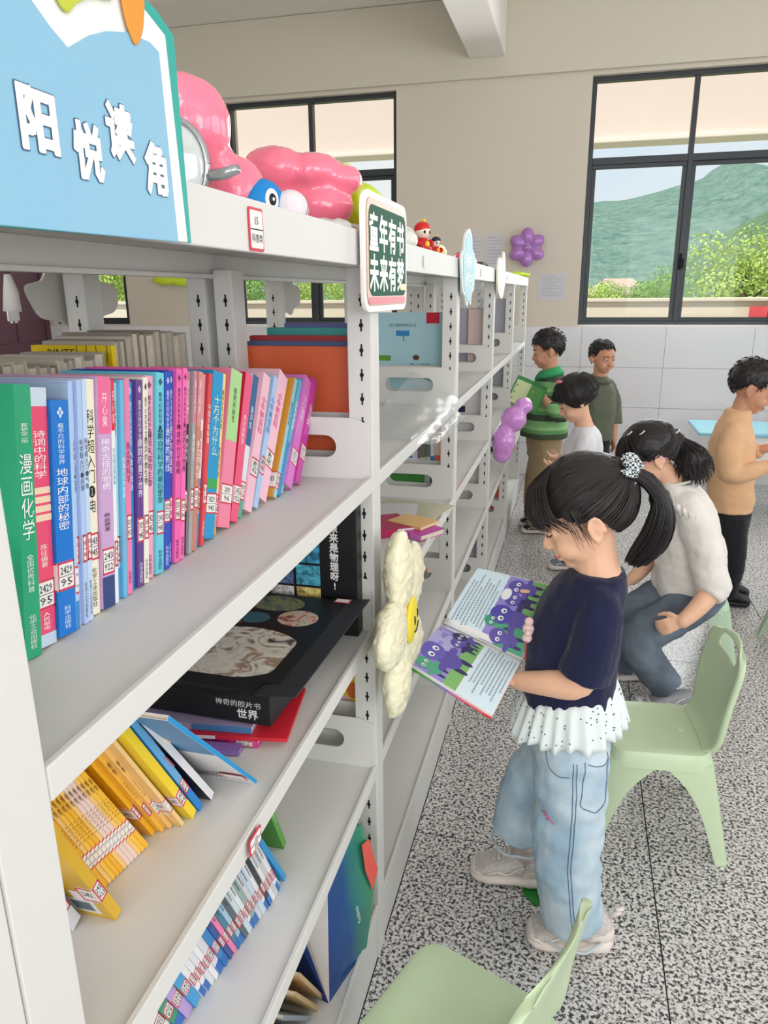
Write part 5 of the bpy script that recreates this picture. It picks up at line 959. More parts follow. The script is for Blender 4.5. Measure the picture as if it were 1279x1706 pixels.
def rings_loft(b, rings, m, f=(1, 0, 0), n=28, power=2.3):
    """rings: (centre, radius along f, radius across)"""
    f = Vector(f).normalized(); l = Vector((-f.y, f.x, 0)); out = []
    def se(a): c, s = math.cos(a), math.sin(a); e = 2/power; return math.copysign(abs(c)**e, c), math.copysign(abs(s)**e, s)
    P = catmull([Vector(r[0]) for r in rings], 3); u = np.linspace(0, len(rings)-1, len(P)); ra = np.interp(u, range(len(rings)), [r[1] for r in rings]); rb = np.interp(u, range(len(rings)), [r[2] for r in rings])
    for c, x, y in zip(P, ra, rb):
        q = []
        for j in range(n):
            cx, sy = se(2*PI*j/n); q.append(c+f*x*cx+l*y*sy)
        out.append(q)
    b.loft(out, m)
def folds(amp, sx=18.0, sz=9.0, seed=0.0, fine=0.35):
    def f(p, n):
        q = Vector((p.x*sx+seed, p.y*sx, p.z*sz)); return amp*(noise.noise(q)+fine*noise.noise(q*2.7))
    return f
def strands(name, parent, paths, m, r0=0.0012, taper=0.25, seg=4):
    b = MB()
    for p in paths:
        c = catmull(p, seg); k = len(c); b.tube(c, [r0*(1-(1-taper)*(i/(k-1))**2) for i in range(k)], m, 4, caps=False)
    o = b.build(name, parent, smooth=True); o['kind'] = 'stuff'; return o
def skull_pt(H, az, el, off=0.0):
    """point on the scalp: az from the front round the left, el above the ear line"""
    x = math.cos(el)*math.cos(az); y = math.cos(el)*math.sin(az); z = math.sin(el)
    return H(-0.012+(0.088+off)*x, (0.074+off)*y, 0.028+(0.080+off)*z)
def hair_cap(name, root, H, m, off, line, voxel=0.006, extra=None, disp=None):
    """fitted hair shell; line(az) gives the elevation of the hairline"""
    b = MB(); na, ne = 64, 16; vs = []; fs = []
    for layer in (0, 1):
        for j in range(ne+1):
            for i in range(na):
                az = 2*PI*i/na; e0 = line(az if az <= PI else az-2*PI); el = e0+(PI/2-e0)*j/ne
                o_ = (off(az if az <= PI else az-2*PI, el) if layer else -0.012); vs.append(skull_pt(H, az, el, o_))
    N = na*(ne+1)
    for j in range(ne):
        for i in range(na):
            a = j*na+i; c = j*na+(i+1) % na; d_ = (j+1)*na+(i+1) % na; e = (j+1)*na+i
            fs.append((N+a, N+c, N+d_, N+e)); fs.append((e, d_, c, a))
    for i in range(na): fs.append((i, (i+1) % na, N+(i+1) % na, N+i))
    b.faces(vs, fs, m)
    if extra: extra(b)
    return remesh(b, name, voxel, root, 2, disp)
def shoe(root, toe, heel, w, m_up, m_sole, hgt=0.075, name='shoe', lace=None):
    toe, heel = Vector(toe), Vector(heel); d = (heel-toe); L = d.length; d.normalize(); s = Vector((-d.y, d.x, 0)).normalized(); z = Vector((0, 0, 1))
    def ring(t, wd, z0, z1, n=16):
        c = toe+d*L*t; return [c+s*wd*math.copysign(abs(math.cos(a))**0.7, math.cos(a))+z*((z0+z1)/2+(z1-z0)/2*math.copysign(abs(math.sin(a))**0.7, math.sin(a))) for a in np.linspace(0, 2*PI, n+1)[:-1]]
    b = MB(); b.loft([ring(t, w*q, z0, z1) for t, q, z0, z1 in ((-0.02, 0.25, 0.014, 0.024), (0.0, 0.62, 0.008, 0.030), (0.08, 0.92, 0.001, 0.032), (0.25, 1.08, 0.0, 0.032), (0.45, 0.98, 0.003, 0.030), (0.6, 0.92, 0.003, 0.032), (0.8, 0.98, 0.0, 0.036), (0.95, 0.85, 0.0, 0.038), (1.02, 0.4, 0.010, 0.034))], m_sole)
    o = b.build('sole', None, smooth=True); so = o
    b = MB(); b.loft([ring(t, w*q, 0.022, h) for t, q, h in ((0.0, 0.5, 0.034), (0.06, 0.82, 0.044), (0.2, 0.95, 0.054), (0.38, 0.88, 0.072), (0.55, 0.80, hgt+0.012), (0.75, 0.80, hgt+0.020), (0.92, 0.78, hgt+0.018), (1.0, 0.5, hgt))], m_up)
    u = b.build(name, root, smooth=True); so.parent = u
    b = MB(); b.loft([ring(t, w*q*1.015, 0.022, h) for t, q, h in ((-0.008, 0.52, 0.036), (0.05, 0.82, 0.042), (0.12, 0.93, 0.040), (0.16, 0.96, 0.030))], m_sole); b.build('toe_cap', u, smooth=True)
    b = MB(); b.loft([ring(t, w*q*1.02, 0.024, h) for t, q, h in ((0.70, 0.80, 0.040), (0.76, 0.80, hgt-0.01), (0.92, 0.80, hgt), (1.01, 0.54, hgt-0.004))], m_sole); b.build('heel_counter', u, smooth=True)
    for sd in (-1, 1):
        b = MB(); b.tube(catmull([toe+d*L*t+s*sd*w*q+z*h for t, q, h in ((0.22, 0.97, 0.036), (0.36, 0.93, 0.046), (0.5, 0.86, 0.040), (0.62, 0.84, 0.058), (0.72, 0.84, 0.066))], 4), 0.0028, m_sole, 6); b.build('side_stripe', u, smooth=True)
    for k in range(4):
        t = 0.30+0.07*k; c = toe+d*L*t; hz = 0.0655+0.0105*k+0.004*(k > 1)
        b = MB(); b.tube([c+s*w*0.45+z*(hz-0.010), c+s*w*0.2+z*hz, c-s*w*0.2+z*hz, c-s*w*0.45+z*(hz-0.010)], 0.0022, lace or m_sole, 6); b.build('lace', u, smooth=True)
    return u
def person(label, skin_mb, voxel, smooth=2):
    o = remesh(skin_mb, 'person', voxel, None, smooth); tag(o, label, 'person', 'children in the reading corner'); return o
# ------------------------------------------------------------------ the girl in navy reading by the shelf
NAVY = fabric('navy', (32, 36, 66)); GJ = denim('pale_wash', (158, 186, 206), (206, 222, 231), 0.34, 0.68)
H = Frame((0.402, 1.575, 1.046), (-0.906, -0.03, -0.423), (-0.423, 0, 0.906), 1.10)
b = MB(); head_shells(b, H, SKIN)
limb(b, [(0.418, 1.575, 1.01), (0.430, 1.575, 0.965), (0.440, 1.575, 0.90)], [0.047, 0.043, 0.052], SKIN)
rings_loft(b, [((0.405, 1.575, 0.60), 0.075, 0.085), ((0.41, 1.575, 0.75), 0.075, 0.085), ((0.43, 1.575, 0.88), 0.055, 0.085)], SKIN, (-1, 0, 0))
limb(b, [(0.448, 1.492, 0.868), (0.432, 1.462, 0.79), (0.408, 1.447, 0.716), (0.350, 1.463, 0.697), (0.287, 1.503, 0.673)], [0.036, 0.036, 0.034, 0.029, 0.0215], SKIN)
hand_shells(b, (0.287, 1.503, 0.668), (-0.84, 0.50, 0.16), (0.20, -0.10, 0.95), SKIN, 0.95, 0.10, -1)
limb(b, [(0.442, 1.660, 0.868), (0.42, 1.695, 0.79), (0.392, 1.705, 0.73), (0.35, 1.69, 0.755), (0.318, 1.675, 0.785)], [0.036, 0.036, 0.034, 0.028, 0.0215], SKIN)
hand_shells(b, (0.318, 1.675, 0.785), (-0.80, 0.15, 0.50), (-0.35, -0.6, -0.4), SKIN, 1.0, 0.35, 1)
girl = person('girl in a navy T-shirt and pale jeans reading an open picture book', b, 0.0042)
face_parts(girl, H)
b = MB(); rings_loft(b, [((0.393, 1.575, 0.610), 0.103, 0.106), ((0.392, 1.575, 0.66), 0.103, 0.107), ((0.394, 1.575, 0.74), 0.101, 0.106), ((0.402, 1.575, 0.82), 0.094, 0.106), ((0.420, 1.575, 0.875), 0.080, 0.100), ((0.434, 1.575, 0.908), 0.064, 0.078), ((0.440, 1.575, 0.922), 0.056, 0.064)], NAVY, (-1, 0, 0))
limb(b, [(0.442, 1.505, 0.872), (0.444, 1.480, 0.845), (0.432, 1.458, 0.78), (0.419, 1.449, 0.728)], [0.044, 0.050, 0.053, 0.057], NAVY); limb(b, [(0.440, 1.645, 0.872), (0.435, 1.675, 0.845), (0.42, 1.695, 0.78), (0.41, 1.70, 0.735)], [0.044, 0.050, 0.053, 0.057], NAVY)
shirt = remesh(b, 'tshirt', 0.0055, girl, 2, folds(0.0075, 15, 10, 2.0))
# small fluffy applique and ribbon on the chest
b = MB()
for c, r in (((0.298, 1.505, 0.800), 0.013), ((0.299, 1.503, 0.818), 0.010), ((0.297, 1.497, 0.782), 0.011), ((0.300, 1.512, 0.790), 0.009), ((0.299, 1.492, 0.796), 0.008)): b.ball(c, r, C(226, 196, 196, 0.9), 12, 8)
b.build('applique', shirt, smooth=True); b = MB(); b.box(0.2935, 0.2965, 1.487, 1.496, 0.735, 0.778, C(206, 32, 56, 0.5)); b.build('ribbon', shirt)
# pleated dotted ruffle
RUF = mat('dotted_white_ruffle', (230, 240, 240), 0.8, bump=(200, 0.15)); b = MB(); rr = []; nseg = 200
for j in range(9):
    t = j/8; ring = []
    for i in range(nseg):
        a = 2*PI*i/nseg; wv = (0.001+0.007*t)*math.sin(a*25+1.5*math.sin(a*3))+0.006*t*math.sin(a*5+1); R = 1+0.0
        ring.append((0.392+(0.1035+0.026*t**0.8+wv)*math.cos(a), 1.575+(0.1075+0.024*t**0.8+wv)*math.sin(a), 0.642-0.100*t+0.022*math.cos(a)*(1-0.5*t)+0.006*t*math.sin(a*9+2)))
    rr.append(ring)
b.loft(rr, RUF, caps=False); ruf = b.build('ruffle', girl, smooth=True); sm = ruf.modifiers.new('th', 'SOLIDIFY'); sm.thickness = 0.0016
b = MB(); rd = random.Random(8)
for _ in range(130):
    j = rd.uniform(0.8, 7.5); i = rd.randrange(nseg); j0 = int(j); p = Vector(rr[j0][i]).lerp(Vector(rr[j0+1][i]), j-j0); q = Vector(rr[j0][(i+1) % nseg])-Vector(rr[j0][i]); dn = Vector(rr[j0+1][i])-Vector(rr[j0][i]); nrm = dn.cross(q).normalized()
    if nrm.dot(p-Vector((0.392, 1.575, p.z))) < 0: nrm = -nrm
    b.ball(p+nrm*0.0008, 0.0016, INK, 6, 4)
b.build('dots', ruf)['kind'] = 'stuff'
# jeans
b = MB(); rings_loft(b, [((0.398, 1.575, 0.640), 0.088, 0.092), ((0.402, 1.575, 0.56), 0.092, 0.100), ((0.402, 1.575, 0.50), 0.092, 0.104), ((0.40, 1.575, 0.44), 0.080, 0.098)], GJ, (-1, 0, 0))
limb(b, [(0.408, 1.525, 0.50), (0.412, 1.515, 0.38), (0.410, 1.503, 0.26), (0.425, 1.495, 0.14), (0.437, 1.492, 0.062)], [0.084, 0.083, 0.080, 0.074, 0.072], GJ, 20)
limb(b, [(0.395, 1.630, 0.50), (0.365, 1.645, 0.40), (0.318, 1.658, 0.305), (0.300, 1.662, 0.22), (0.296, 1.662, 0.150)], [0.080, 0.078, 0.072, 0.070, 0.069], GJ, 20)
def jf(p, n):
    return 0.0062*(noise.noise(Vector((p.x*14, p.y*14, p.z*26)))+0.5*noise.noise(Vector((p.x*30, p.y*30, p.z*34+3))))
jeans = remesh(b, 'jeans', 0.0055, girl, 2, jf)
STI = mat('denim_stitch', (92, 112, 140), 0.8)
def on_leg(z, ang, r_extra=0.0012):
    """point on the outer side of the near trouser leg"""
    zs = [0.062, 0.14, 0.26, 0.38, 0.50]; x = np.interp(z, zs, [0.437, 0.425, 0.410, 0.412, 0.408]); y = np.interp(z, zs, [0.492+1, 1.495, 1.503, 1.515, 1.525]); r = np.interp(z, zs, [0.072, 0.074, 0.080, 0.083, 0.084])+r_extra
    return Vector((x+r*math.sin(ang), y-r*math.cos(ang), z))
def surf(pts):
    """drop stitching on to the jeans surface"""
    out = []; me = jeans.data
    from mathutils.bvhtree import BVHTree
    if not hasattr(surf, 'bv'): surf.bv = BVHTree.FromPolygons([v.co for v in me.vertices], [p.vertices for p in me.polygons])
    for p in pts:
        h = surf.bv.find_nearest(p); out.append(h[0]+h[1]*0.0008)
    return out
for nm, ptz in (('seam', [on_leg(z, 0.05) for z in np.linspace(0.07, 0.52, 40)]), ('seam', [on_leg(z, 0.14) for z in np.linspace(0.07, 0.52, 40)]),
    ('pocket_stitch', [on_leg(*q) for q in [(0.525, 0.35), (0.49, 0.33), (0.45, 0.28), (0.42, 0.27), (0.405, 0.55), (0.40, 0.75), (0.42, 1.0), (0.46, 1.12), (0.50, 1.18), (0.53, 1.2)]]), ('pocket_stitch', [on_leg(*q) for q in [(0.52, 0.42), (0.51, 0.7), (0.505, 1.0), (0.515, 1.2)]]),
    ('front_pocket', [on_leg(*q) for q in [(0.535, -0.85), (0.51, -0.75), (0.49, -0.55), (0.482, -0.3), (0.485, -0.05)]])):
    c = surf(catmull(ptz, 3)); q = MB(); q.tube(c, 0.0011, STI, 5); q.build(nm, jeans)
for z, a, L in ((0.375, -0.75, 0.018), (0.365, -0.55, 0.014), (0.372, -0.65, 0.010)):
    q = MB(); c = surf([on_leg(z, a-0.12), on_leg(z+0.004, a), on_leg(z-0.004, a+0.12)]); q.tube(catmull(c, 3), 0.0017, C(206, 110, 140, 0.8), 6); q.build('frayed_patch', jeans)
for yc, xc, zc, rr_ in ((1.492, 0.437, 0.040, 0.073), (1.662, 0.296, 0.128, 0.071)):
    q = MB(); q.tube([(xc+rr_*math.cos(a)+0.002*math.sin(a*9), yc+rr_*math.sin(a), zc-0.002+0.003*math.sin(a*7)) for a in np.linspace(0, 2*PI, 49)], 0.0035, C(196, 208, 214, 0.9), 6, caps=False); q.build('frayed_hem', jeans, smooth=True)
SHU = mat('glitter_shoe_fabric', (216, 208, 204), 0.55, bump=(160, 0.6), var=(180, 0.22)); SHS = mat('cream_rubber_sole', (234, 224, 216), 0.5)
s1 = shoe(girl, (0.335, 1.470, 0.0), (0.527, 1.500, 0.0), 0.042, SHU, SHS); s2 = shoe(girl, (0.175, 1.652, 0.0), (0.365, 1.662, 0.0), 0.042, SHU, SHS)
b = MB(); b.tube([(0.525, 1.50, 0.085), (0.545, 1.502, 0.100), (0.548, 1.50, 0.112), (0.532, 1.497, 0.108)], [0.006, 0.007, 0.007, 0.006], SHS, 8); b.build('heel_loop', s1, smooth=True)
# socks
for c0 in ((0.452, 1.493, 0.05), (0.315, 1.66, 0.05)):
    q = MB(); q.tube([(c0[0], c0[1], 0.06), (c0[0]-0.002, c0[1], 0.14)], [0.034, 0.032], C(206, 186, 182, 0.8), 14); q.build('sock', girl, smooth=True)
# hair: fitted cap drawn back to a side ponytail, fringe falling over the brow
tie = H(-0.098, 0.012, 0.058)
def gl(az):
    a = abs(az); return np.interp(a, [0, 0.5, 0.95, 1.25, 1.45, 1.66, 1.82, 2.05, 2.4, PI], [0.20, 0.16, 0.04, -0.22, -0.20, -0.20, -0.52, -0.86, -1.02, -1.05])
cap = hair_cap('hair', girl, H, HAIRB, lambda az, el: 0.0095+0.004*max(0, math.sin(el)), gl, 0.0045, None, lambda p, n: 0.0016*noise.noise(Vector((p.x*60, p.y*120, p.z*60))))
rs = random.Random(21); P = []
def hp(az, el, off): return skull_pt(H, az, el, off)
for _ in range(620):      # combed from the hairline back to the tie
    az = rs.uniform(-PI, PI); e0 = gl(az)+rs.uniform(-0.04, 0.12)
    p0 = hp(az, e0, 0.009); d = tie-p0; mid = []
    for t in (0.25, 0.5, 0.75):
        q = p0.lerp(tie, t)-H.o; ql = H.M.transposed() @ q/H.s; c = Vector((-0.012, 0, 0.028)); v = ql-c; k = math.sqrt((v.x/0.0995)**2+(v.y/0.0855)**2+(v.z/0.0925)**2); v = v/max(k, 0.3); mid.append(H(*(c+v*(1.0+0.02*rs.random()))))
    P.append([p0]+mid+[tie+Vector((rs.uniform(-1, 1), rs.uniform(-1, 1), rs.uniform(-1, 1)))*0.006])
strands('hair_strands', girl, P, HAIRB, 0.0014, 0.8, 3)
P = []
for _ in range(330):      # fringe
    az = rs.gauss(0, 0.48); az = max(-0.92, min(0.92, az)); top = hp(az*0.75, 1.02+rs.uniform(-0.1, 0.15), 0.013); m1 = hp(az*0.95, 0.62, 0.020+rs.uniform(0, 0.006)); m2 = hp(az*1.05, 0.25, 0.022+rs.uniform(0, 0.007)); dr = 0.030+0.014*abs(az)+rs.uniform(-0.008, 0.010)
    e = H.M.transposed() @ (m2-H.o)/H.s; P.append([top, m1, m2, H(e.x+0.004-0.010*abs(az), e.y*1.02, e.z-dr*0.6), H(e.x-0.002-0.022*abs(az), e.y*1.03+rs.uniform(-.003, .003), e.z-dr*1.15)])
strands('fringe', girl, P, HAIRB, 0.0015, 0.35, 3)
P = []
for s_ in (1, -1):
    for _ in range(22):   # side wisps before the ear
        a = rs.uniform(1.05, 1.38)*s_; p0 = hp(a, 0.45+rs.uniform(0, 0.3), 0.012); p1 = hp(a*1.03, 0.05, 0.013); e = H.M.transposed() @ (p1-H.o)/H.s; L = rs.uniform(0.035, 0.085)
        P.append([p0, p1, H(e.x-0.004, e.y*0.98, e.z-L*0.6), H(e.x-0.006+rs.uniform(-.012, .006), e.y*0.90, e.z-L)])
strands('side_wisps', girl, P, HAIRB, 0.0010, 0.2, 3)
root_t = tie; P = []
for _ in range(520):      # ponytail
    a = rs.uniform(0, 2*PI); r = math.sqrt(rs.random()); ca, sa = math.cos(a)*r, math.sin(a)*r; ln = rs.uniform(0.88, 1.04)
    pts = [root_t+Vector((0.004*ca, 0.008*sa, 0.006*ca)), Vector((0.520+0.010*ca, 1.570+0.018*sa, 1.128+0.012*ca)), Vector((0.552+0.020*ca, 1.566+0.030*sa, 1.085)), Vector((0.551+0.031*ca, 1.562+0.036*sa, 1.030)), Vector((0.532+0.034*ca, 1.560+0.032*sa, 0.982)), Vector((0.512+0.024*ca*ln, 1.558+0.022*sa, 0.952-0.010*(ln-0.9)*10+0.012*r))]
    P.append(pts)
strands('ponytail', girl, P, HAIR, 0.0017, 0.5, 3)
b = MB(); b.tube(catmull([tie, (0.520, 1.570, 1.126), (0.550, 1.566, 1.085), (0.549, 1.562, 1.03), (0.530, 1.560, 0.985), (0.513, 1.558, 0.958)], 4), [0.010]*3+[0.016]*4+[0.022]*4+[0.028]*5+[0.024]*3+[0.012]*2, HAIR, 12); b.build('ponytail_core', girl, smooth=True)
# gingham scrunchie
def gingham():
    m = bpy.data.materials.new('gingham_check'); m.use_nodes = True; n = m.node_tree; bb = n.nodes['Principled BSDF']; bb.inputs['Roughness'].default_value = 0.8
    t = n.nodes.new('ShaderNodeTexCoord'); c = n.nodes.new('ShaderNodeTexChecker'); c.inputs['Scale'].default_value = 190; c.inputs[1].default_value = lin((232, 240, 240)); c.inputs[2].default_value = lin((44, 60, 70)); n.links.new(t.outputs['Object'], c.inputs['Vector']); n.links.new(c.outputs['Color'], bb.inputs['Base Color']); return m
tdir = (Vector((0.520, 1.570, 1.13))-tie).normalized(); u1 = tdir.orthogonal().normalized(); u2 = tdir.cross(u1); b = MB(); k = 64; rings = []
for i in range(k):
    a = 2*PI*i/k; rad = 0.0235+0.003*math.sin(a*9); c = tie+tdir*0.006+(u1*math.cos(a)+u2*math.sin(a))*rad+tdir*0.004*math.sin(a*7); er = (u1*math.cos(a)+u2*math.sin(a)); tr = 0.0125+0.003*math.sin(a*11+1)
    rings.append([c+er*tr*math.cos(q)+tdir*tr*1.35*math.sin(q) for q in np.linspace(0, 2*PI, 13)[:-1]])
rings.append(rings[0]); b.loft(rings, gingham(), caps=False); b.build('scrunchie', girl, smooth=True)
# ------------------------------------------------------------------ her open picture book
SL, SR = Vector((0.098, 1.585, 0.753)), Vector((0.287, 1.545, 0.702)); NL, NR = Vector((0.048, 1.43, 0.725)), Vector((0.237, 1.40, 0.641)); FL, FR = Vector((0.162, 1.69, 0.862)), Vector((0.342, 1.66, 0.844))
ob = tag(empty('open_book', tuple(SL.lerp(SR, 0.5))), 'open picture book with purple and green pages held by the girl in navy', 'book'); oinv = -Vector(ob.location)
def page(A0, A1, B0, B1, bow, lift, n=14, m=8):
    """grid of points from the spine edge A to the outer edge B, bowed upwards"""
    nrm = (A1-A0).cross(B0-A0).normalized(); nrm = nrm if nrm.z > 0 else -nrm
    return [[(A0.lerp(A1, j/m)).lerp(B0.lerp(B1, j/m), i/n)+nrm*(lift+bow*math.sin(PI*min(1, (i/n)**0.6))) for j in range(m+1)] for i in range(n+1)], nrm
def sheet(g, mtl, name, parent, thick):
    n, m = len(g)-1, len(g[0])-1; b = MB(); vs = [p+oinv for r in g for p in r]; fs = []
    for i in range(n):
        for j in range(m): a = i*(m+1)+j; fs.append((a, a+1, a+m+2, a+m+1))
    b.faces(vs, fs, mtl); o = b.build(name, parent, smooth=True); so = o.modifiers.new('th', 'SOLIDIFY'); so.thickness = thick; so.offset = 0; return o
def region(mb, g, u0, u1, v0, v1, mtl, off, nrm, shape='r', n=10):
    """printed patch that follows the page; u from the spine to the outer edge, v along the spine"""
    N, M = len(g)-1, len(g[0])-1
    def at(u, v):
        x = min(max(u, 0), 1)*N; y = min(max(v, 0), 1)*M; i = min(int(x), N-1); j = min(int(y), M-1); fx, fy = x-i, y-j
        return (g[i][j].lerp(g[i+1][j], fx)).lerp(g[i][j+1].lerp(g[i+1][j+1], fx), fy)+nrm*off+oinv
    if shape == 'r':
        vs = [at(u0+(u1-u0)*i/n, v0+(v1-v0)*j/n) for i in range(n+1) for j in range(n+1)]; fs = [(i*(n+1)+j, i*(n+1)+j+1, (i+1)*(n+1)+j+1, (i+1)*(n+1)+j) for i in range(n) for j in range(n)]; mb.faces(vs, fs, mtl)
    else:
        cu, cv, ru, rv = (u0+u1)/2, (v0+v1)/2, (u1-u0)/2, (v1-v0)/2; rings = []
        vs = [at(cu, cv)]+[at(cu+ru*q*math.cos(a), cv+rv*q*math.sin(a)) for q in (0.5, 1.0) for a in np.linspace(0, 2*PI, 17)[:-1]]; fs = [(0, 1+i, 1+(i+1) % 16) for i in range(16)]+[(1+i, 17+i, 17+(i+1) % 16, 1+(i+1) % 16) for i in range(16)]; mb.faces(vs, fs, mtl)
def cover_print():
    m = bpy.data.materials.new('printed_book_cover'); m.use_nodes = True; n = m.node_tree; bb = n.nodes['Principled BSDF']; bb.inputs['Roughness'].default_value = 0.3; t = n.nodes.new('ShaderNodeTexCoord'); g = n.nodes.new('ShaderNodeSeparateXYZ'); mr = n.nodes.new('ShaderNodeMapRange'); mr.inputs[1].default_value = -0.15; mr.inputs[2].default_value = 0.06; r = n.nodes.new('ShaderNodeValToRGB'); e = r.color_ramp.elements
    e[0].position = 0.25; e[0].color = lin((70, 150, 60)); e[1].position = 0.75; e[1].color = lin((226, 40, 58)); x = e.new(0.42); x.color = lin((120, 90, 190)); x = e.new(0.58); x.color = lin((220, 60, 130))
    n.links.new(t.outputs['Object'], g.inputs[0]); n.links.new(g.outputs['X'], mr.inputs[0]); n.links.new(mr.outputs[0], r.inputs['Fac']); n.links.new(r.outputs['Color'], bb.inputs['Base Color']); return m
for which, (A0, A1, B0, B1) in (('near', (SL, SR, NL, NR)), ('far', (SL, SR, FL, FR))):
    nm = None
    for k in range(5):
        g, nrm = page(A0, A1, B0, B1, 0.010 if which == 'near' else 0.012, -0.0015*k); sheet(g, WHITE, 'page', ob, 0.0008)
        if k == 0: G, NRM = g, nrm
    g, _ = page(A0, A1, B0.lerp(A0, -0.02), B1.lerp(A1, -0.02), 0.006, -0.0085); sheet(g, C(84, 160, 74, 0.4) if which == 'far' else cover_print(), 'cover', ob, 0.0022)
    pb = MB(); PU, PU2, GRN, GRN2, DK, PAL = C(150, 140, 212, 0.5), C(96, 84, 168, 0.5), C(128, 182, 112, 0.5), C(84, 164, 130, 0.5), C(58, 52, 100, 0.5), C(214, 234, 246, 0.5); LAV = C(178, 174, 224, 0.5); WH = C(240, 240, 246, 0.5)
    def creature(u, v, s, body, head):     # a small rounded picture-book figure, lying along the page
        q = []
        for du, dv in ((0.05, 0.16), (-0.05, 0.16)): q.append((du, dv, 0.022, 0.07, DK))
        q += [(0, 0.06, 0.085, 0.10, body), (0.10, 0.05, 0.05, 0.03, body), (-0.10, 0.05, 0.05, 0.03, body), (0, -0.08, 0.10, 0.10, head), (0.04, -0.07, 0.026, 0.026, WH), (-0.04, -0.07, 0.026, 0.026, WH), (0.04, -0.065, 0.011, 0.012, DK), (-0.04, -0.065, 0.011, 0.012, DK)]
        for k, (du, dv, ru, rv, mm) in enumerate(q): region(pb, G, u+s*(du-ru), u+s*(du+ru), v+s*(dv-rv), v+s*(dv+rv), mm, 0.0014+0.00012*k, NRM, 'e')
    if which == 'near':   # picture on the left part, text on the right part
        region(pb, G, 0.02, 0.99, 0.01, 0.56, PU, 0.0008, NRM); region(pb, G, 0.02, 0.99, 0.40, 0.56, GRN, 0.0010, NRM); region(pb, G, 0.0, 0.7, -0.05, 0.30, LAV, 0.0009, NRM, 'e')
        region(pb, G, 0.02, 0.99, 0.57, 0.99, PAL, 0.0008, NRM)
        creature(0.62, 0.24, 1.5, PU2, C(104, 96, 186, 0.5)); creature(0.16, 0.34, 0.85, PU2, DK); creature(0.30, 0.36, 0.8, DK, PU2); creature(0.86, 0.20, 0.9, GRN2, GRN2)
        tv = (0.62, 0.95); tu = (0.08, 0.9)
    else:
        region(pb, G, 0.02, 0.99, 0.45, 0.99, PU, 0.0008, NRM); region(pb, G, 0.02, 0.99, 0.74, 0.99, GRN, 0.0010, NRM); region(pb, G, 0.02, 0.46, 0.62, 0.99, GRN2, 0.0011, NRM); region(pb, G, 0.02, 0.99, 0.01, 0.46, PAL, 0.0008, NRM)
        creature(0.14, 0.72, 1.0, PU2, PU2); creature(0.42, 0.68, 1.35, PU2, C(80, 76, 170, 0.5)); creature(0.66, 0.70, 0.95, DK, PU2); creature(0.85, 0.68, 1.05, PU2, PU2); creature(0.30, 0.56, 0.8, GRN2, C(60, 156, 122, 0.5)); region(pb, G, 0.62, 0.80, 0.46, 0.58, WH, 0.0030, NRM, 'e')
        tv = (0.06, 0.40); tu = (0.08, 0.92)
    rt = random.Random(3)
    for r_ in range(9):   # lines of printed characters running away from the spine
        v = tv[0]+(tv[1]-tv[0])*r_/8; u = tu[0]+rt.uniform(0, 0.1); end = tu[1]-rt.uniform(0, 0.25)
        while u < end: region(pb, G, u, u+0.016, v, v+0.018, C(120, 128, 142, 0.7), 0.0012, NRM, 'r', 1); u += 0.029
    pb.build('page_print', ob)['kind'] = 'stuff'
# ------------------------------------------------------------------ helpers for the other children
def short_hair(root, H, m, front=0.42, side=0.12, back=-0.30, thick=0.010, seed=1, top=0.008):
    line = lambda az: np.interp(abs(az), [0, 0.6, 0.95, 1.15, 1.35, 1.66, 1.85, 2.1, 2.5, PI], [front, front-0.04, front-0.2, side-0.35, side-0.25, side-0.20, side-0.50, back-0.35, back-0.55, back-0.6])
    hair_cap('hair', root, H, m, lambda az, el: thick*0.55+top*max(0, math.sin(el)), line, 0.006, None, lambda p, n: 0.003*noise.noise(p*120))
    rs = random.Random(seed); P = []
    for _ in range(420):
        az = rs.uniform(-PI, PI); el = rs.uniform(line(az), 1.5); p0 = skull_pt(H, az, el, thick*0.4); p1 = skull_pt(H, az+rs.uniform(-.12, .12), el-0.20, thick*0.6+0.0035+top*max(0, math.sin(el))); P.append([p0, p0.lerp(p1, 0.6)+(p1-H.o).normalized()*0.002, p1])
    strands('hair_tufts', root, P, m, 0.0022, 0.3, 2)
def simple_shoe(root, toe, heel, m, sole): return shoe(root, toe, heel, 0.040, m, sole, 0.06)
# ------------------------------------------------------------------ seated girl in the white sweater
H = Frame((0.652, 2.87, 0.912), (-0.85, -0.10, -0.50), (-0.5, 0, 0.86), 1.10)
b = MB(); head_shells(b, H, SKIN); limb(b, [(0.675, 2.87, 0.875), (0.715, 2.875, 0.845), (0.755, 2.88, 0.79)], [0.048, 0.046, 0.055], SKIN)
rings_loft(b, [((0.83, 2.89, 0.38), 0.10, 0.11), ((0.82, 2.89, 0.55), 0.10, 0.11), ((0.78, 2.885, 0.76), 0.065, 0.10)], SKIN, (-1, 0, 0))
limb(b, [(0.80, 2.78, 0.72), (0.86, 2.735, 0.58), (0.885, 2.700, 0.475), (0.845, 2.650, 0.420), (0.790, 2.612, 0.372)], [0.040, 0.042, 0.040, 0.034, 0.026], SKIN)
hand_shells(b, (0.790, 2.612, 0.372), (-0.85, -0.12, -0.36), (-0.25, 0.80, -0.35), SKIN, 1.18, 0.75, -1)
limb(b, [(0.77, 2.985, 0.72), (0.74, 3.02, 0.56), (0.70, 3.00, 0.46), (0.665, 2.96, 0.42), (0.635, 2.93, 0.395)], [0.040, 0.040, 0.036, 0.030, 0.024], SKIN)
hand_shells(b, (0.635, 2.93, 0.395), (-0.75, -0.2, -0.5), (-0.4, -0.2, 0.5), SKIN, 1.05, 0.5, 1)
g2 = person('girl in a white sweater and grey jeans seated with her head bowed', b, 0.0048); face_parts(g2, H)
SWT = fabric('white_sweater', (232, 228, 222), 160, 0.2, 0.04)
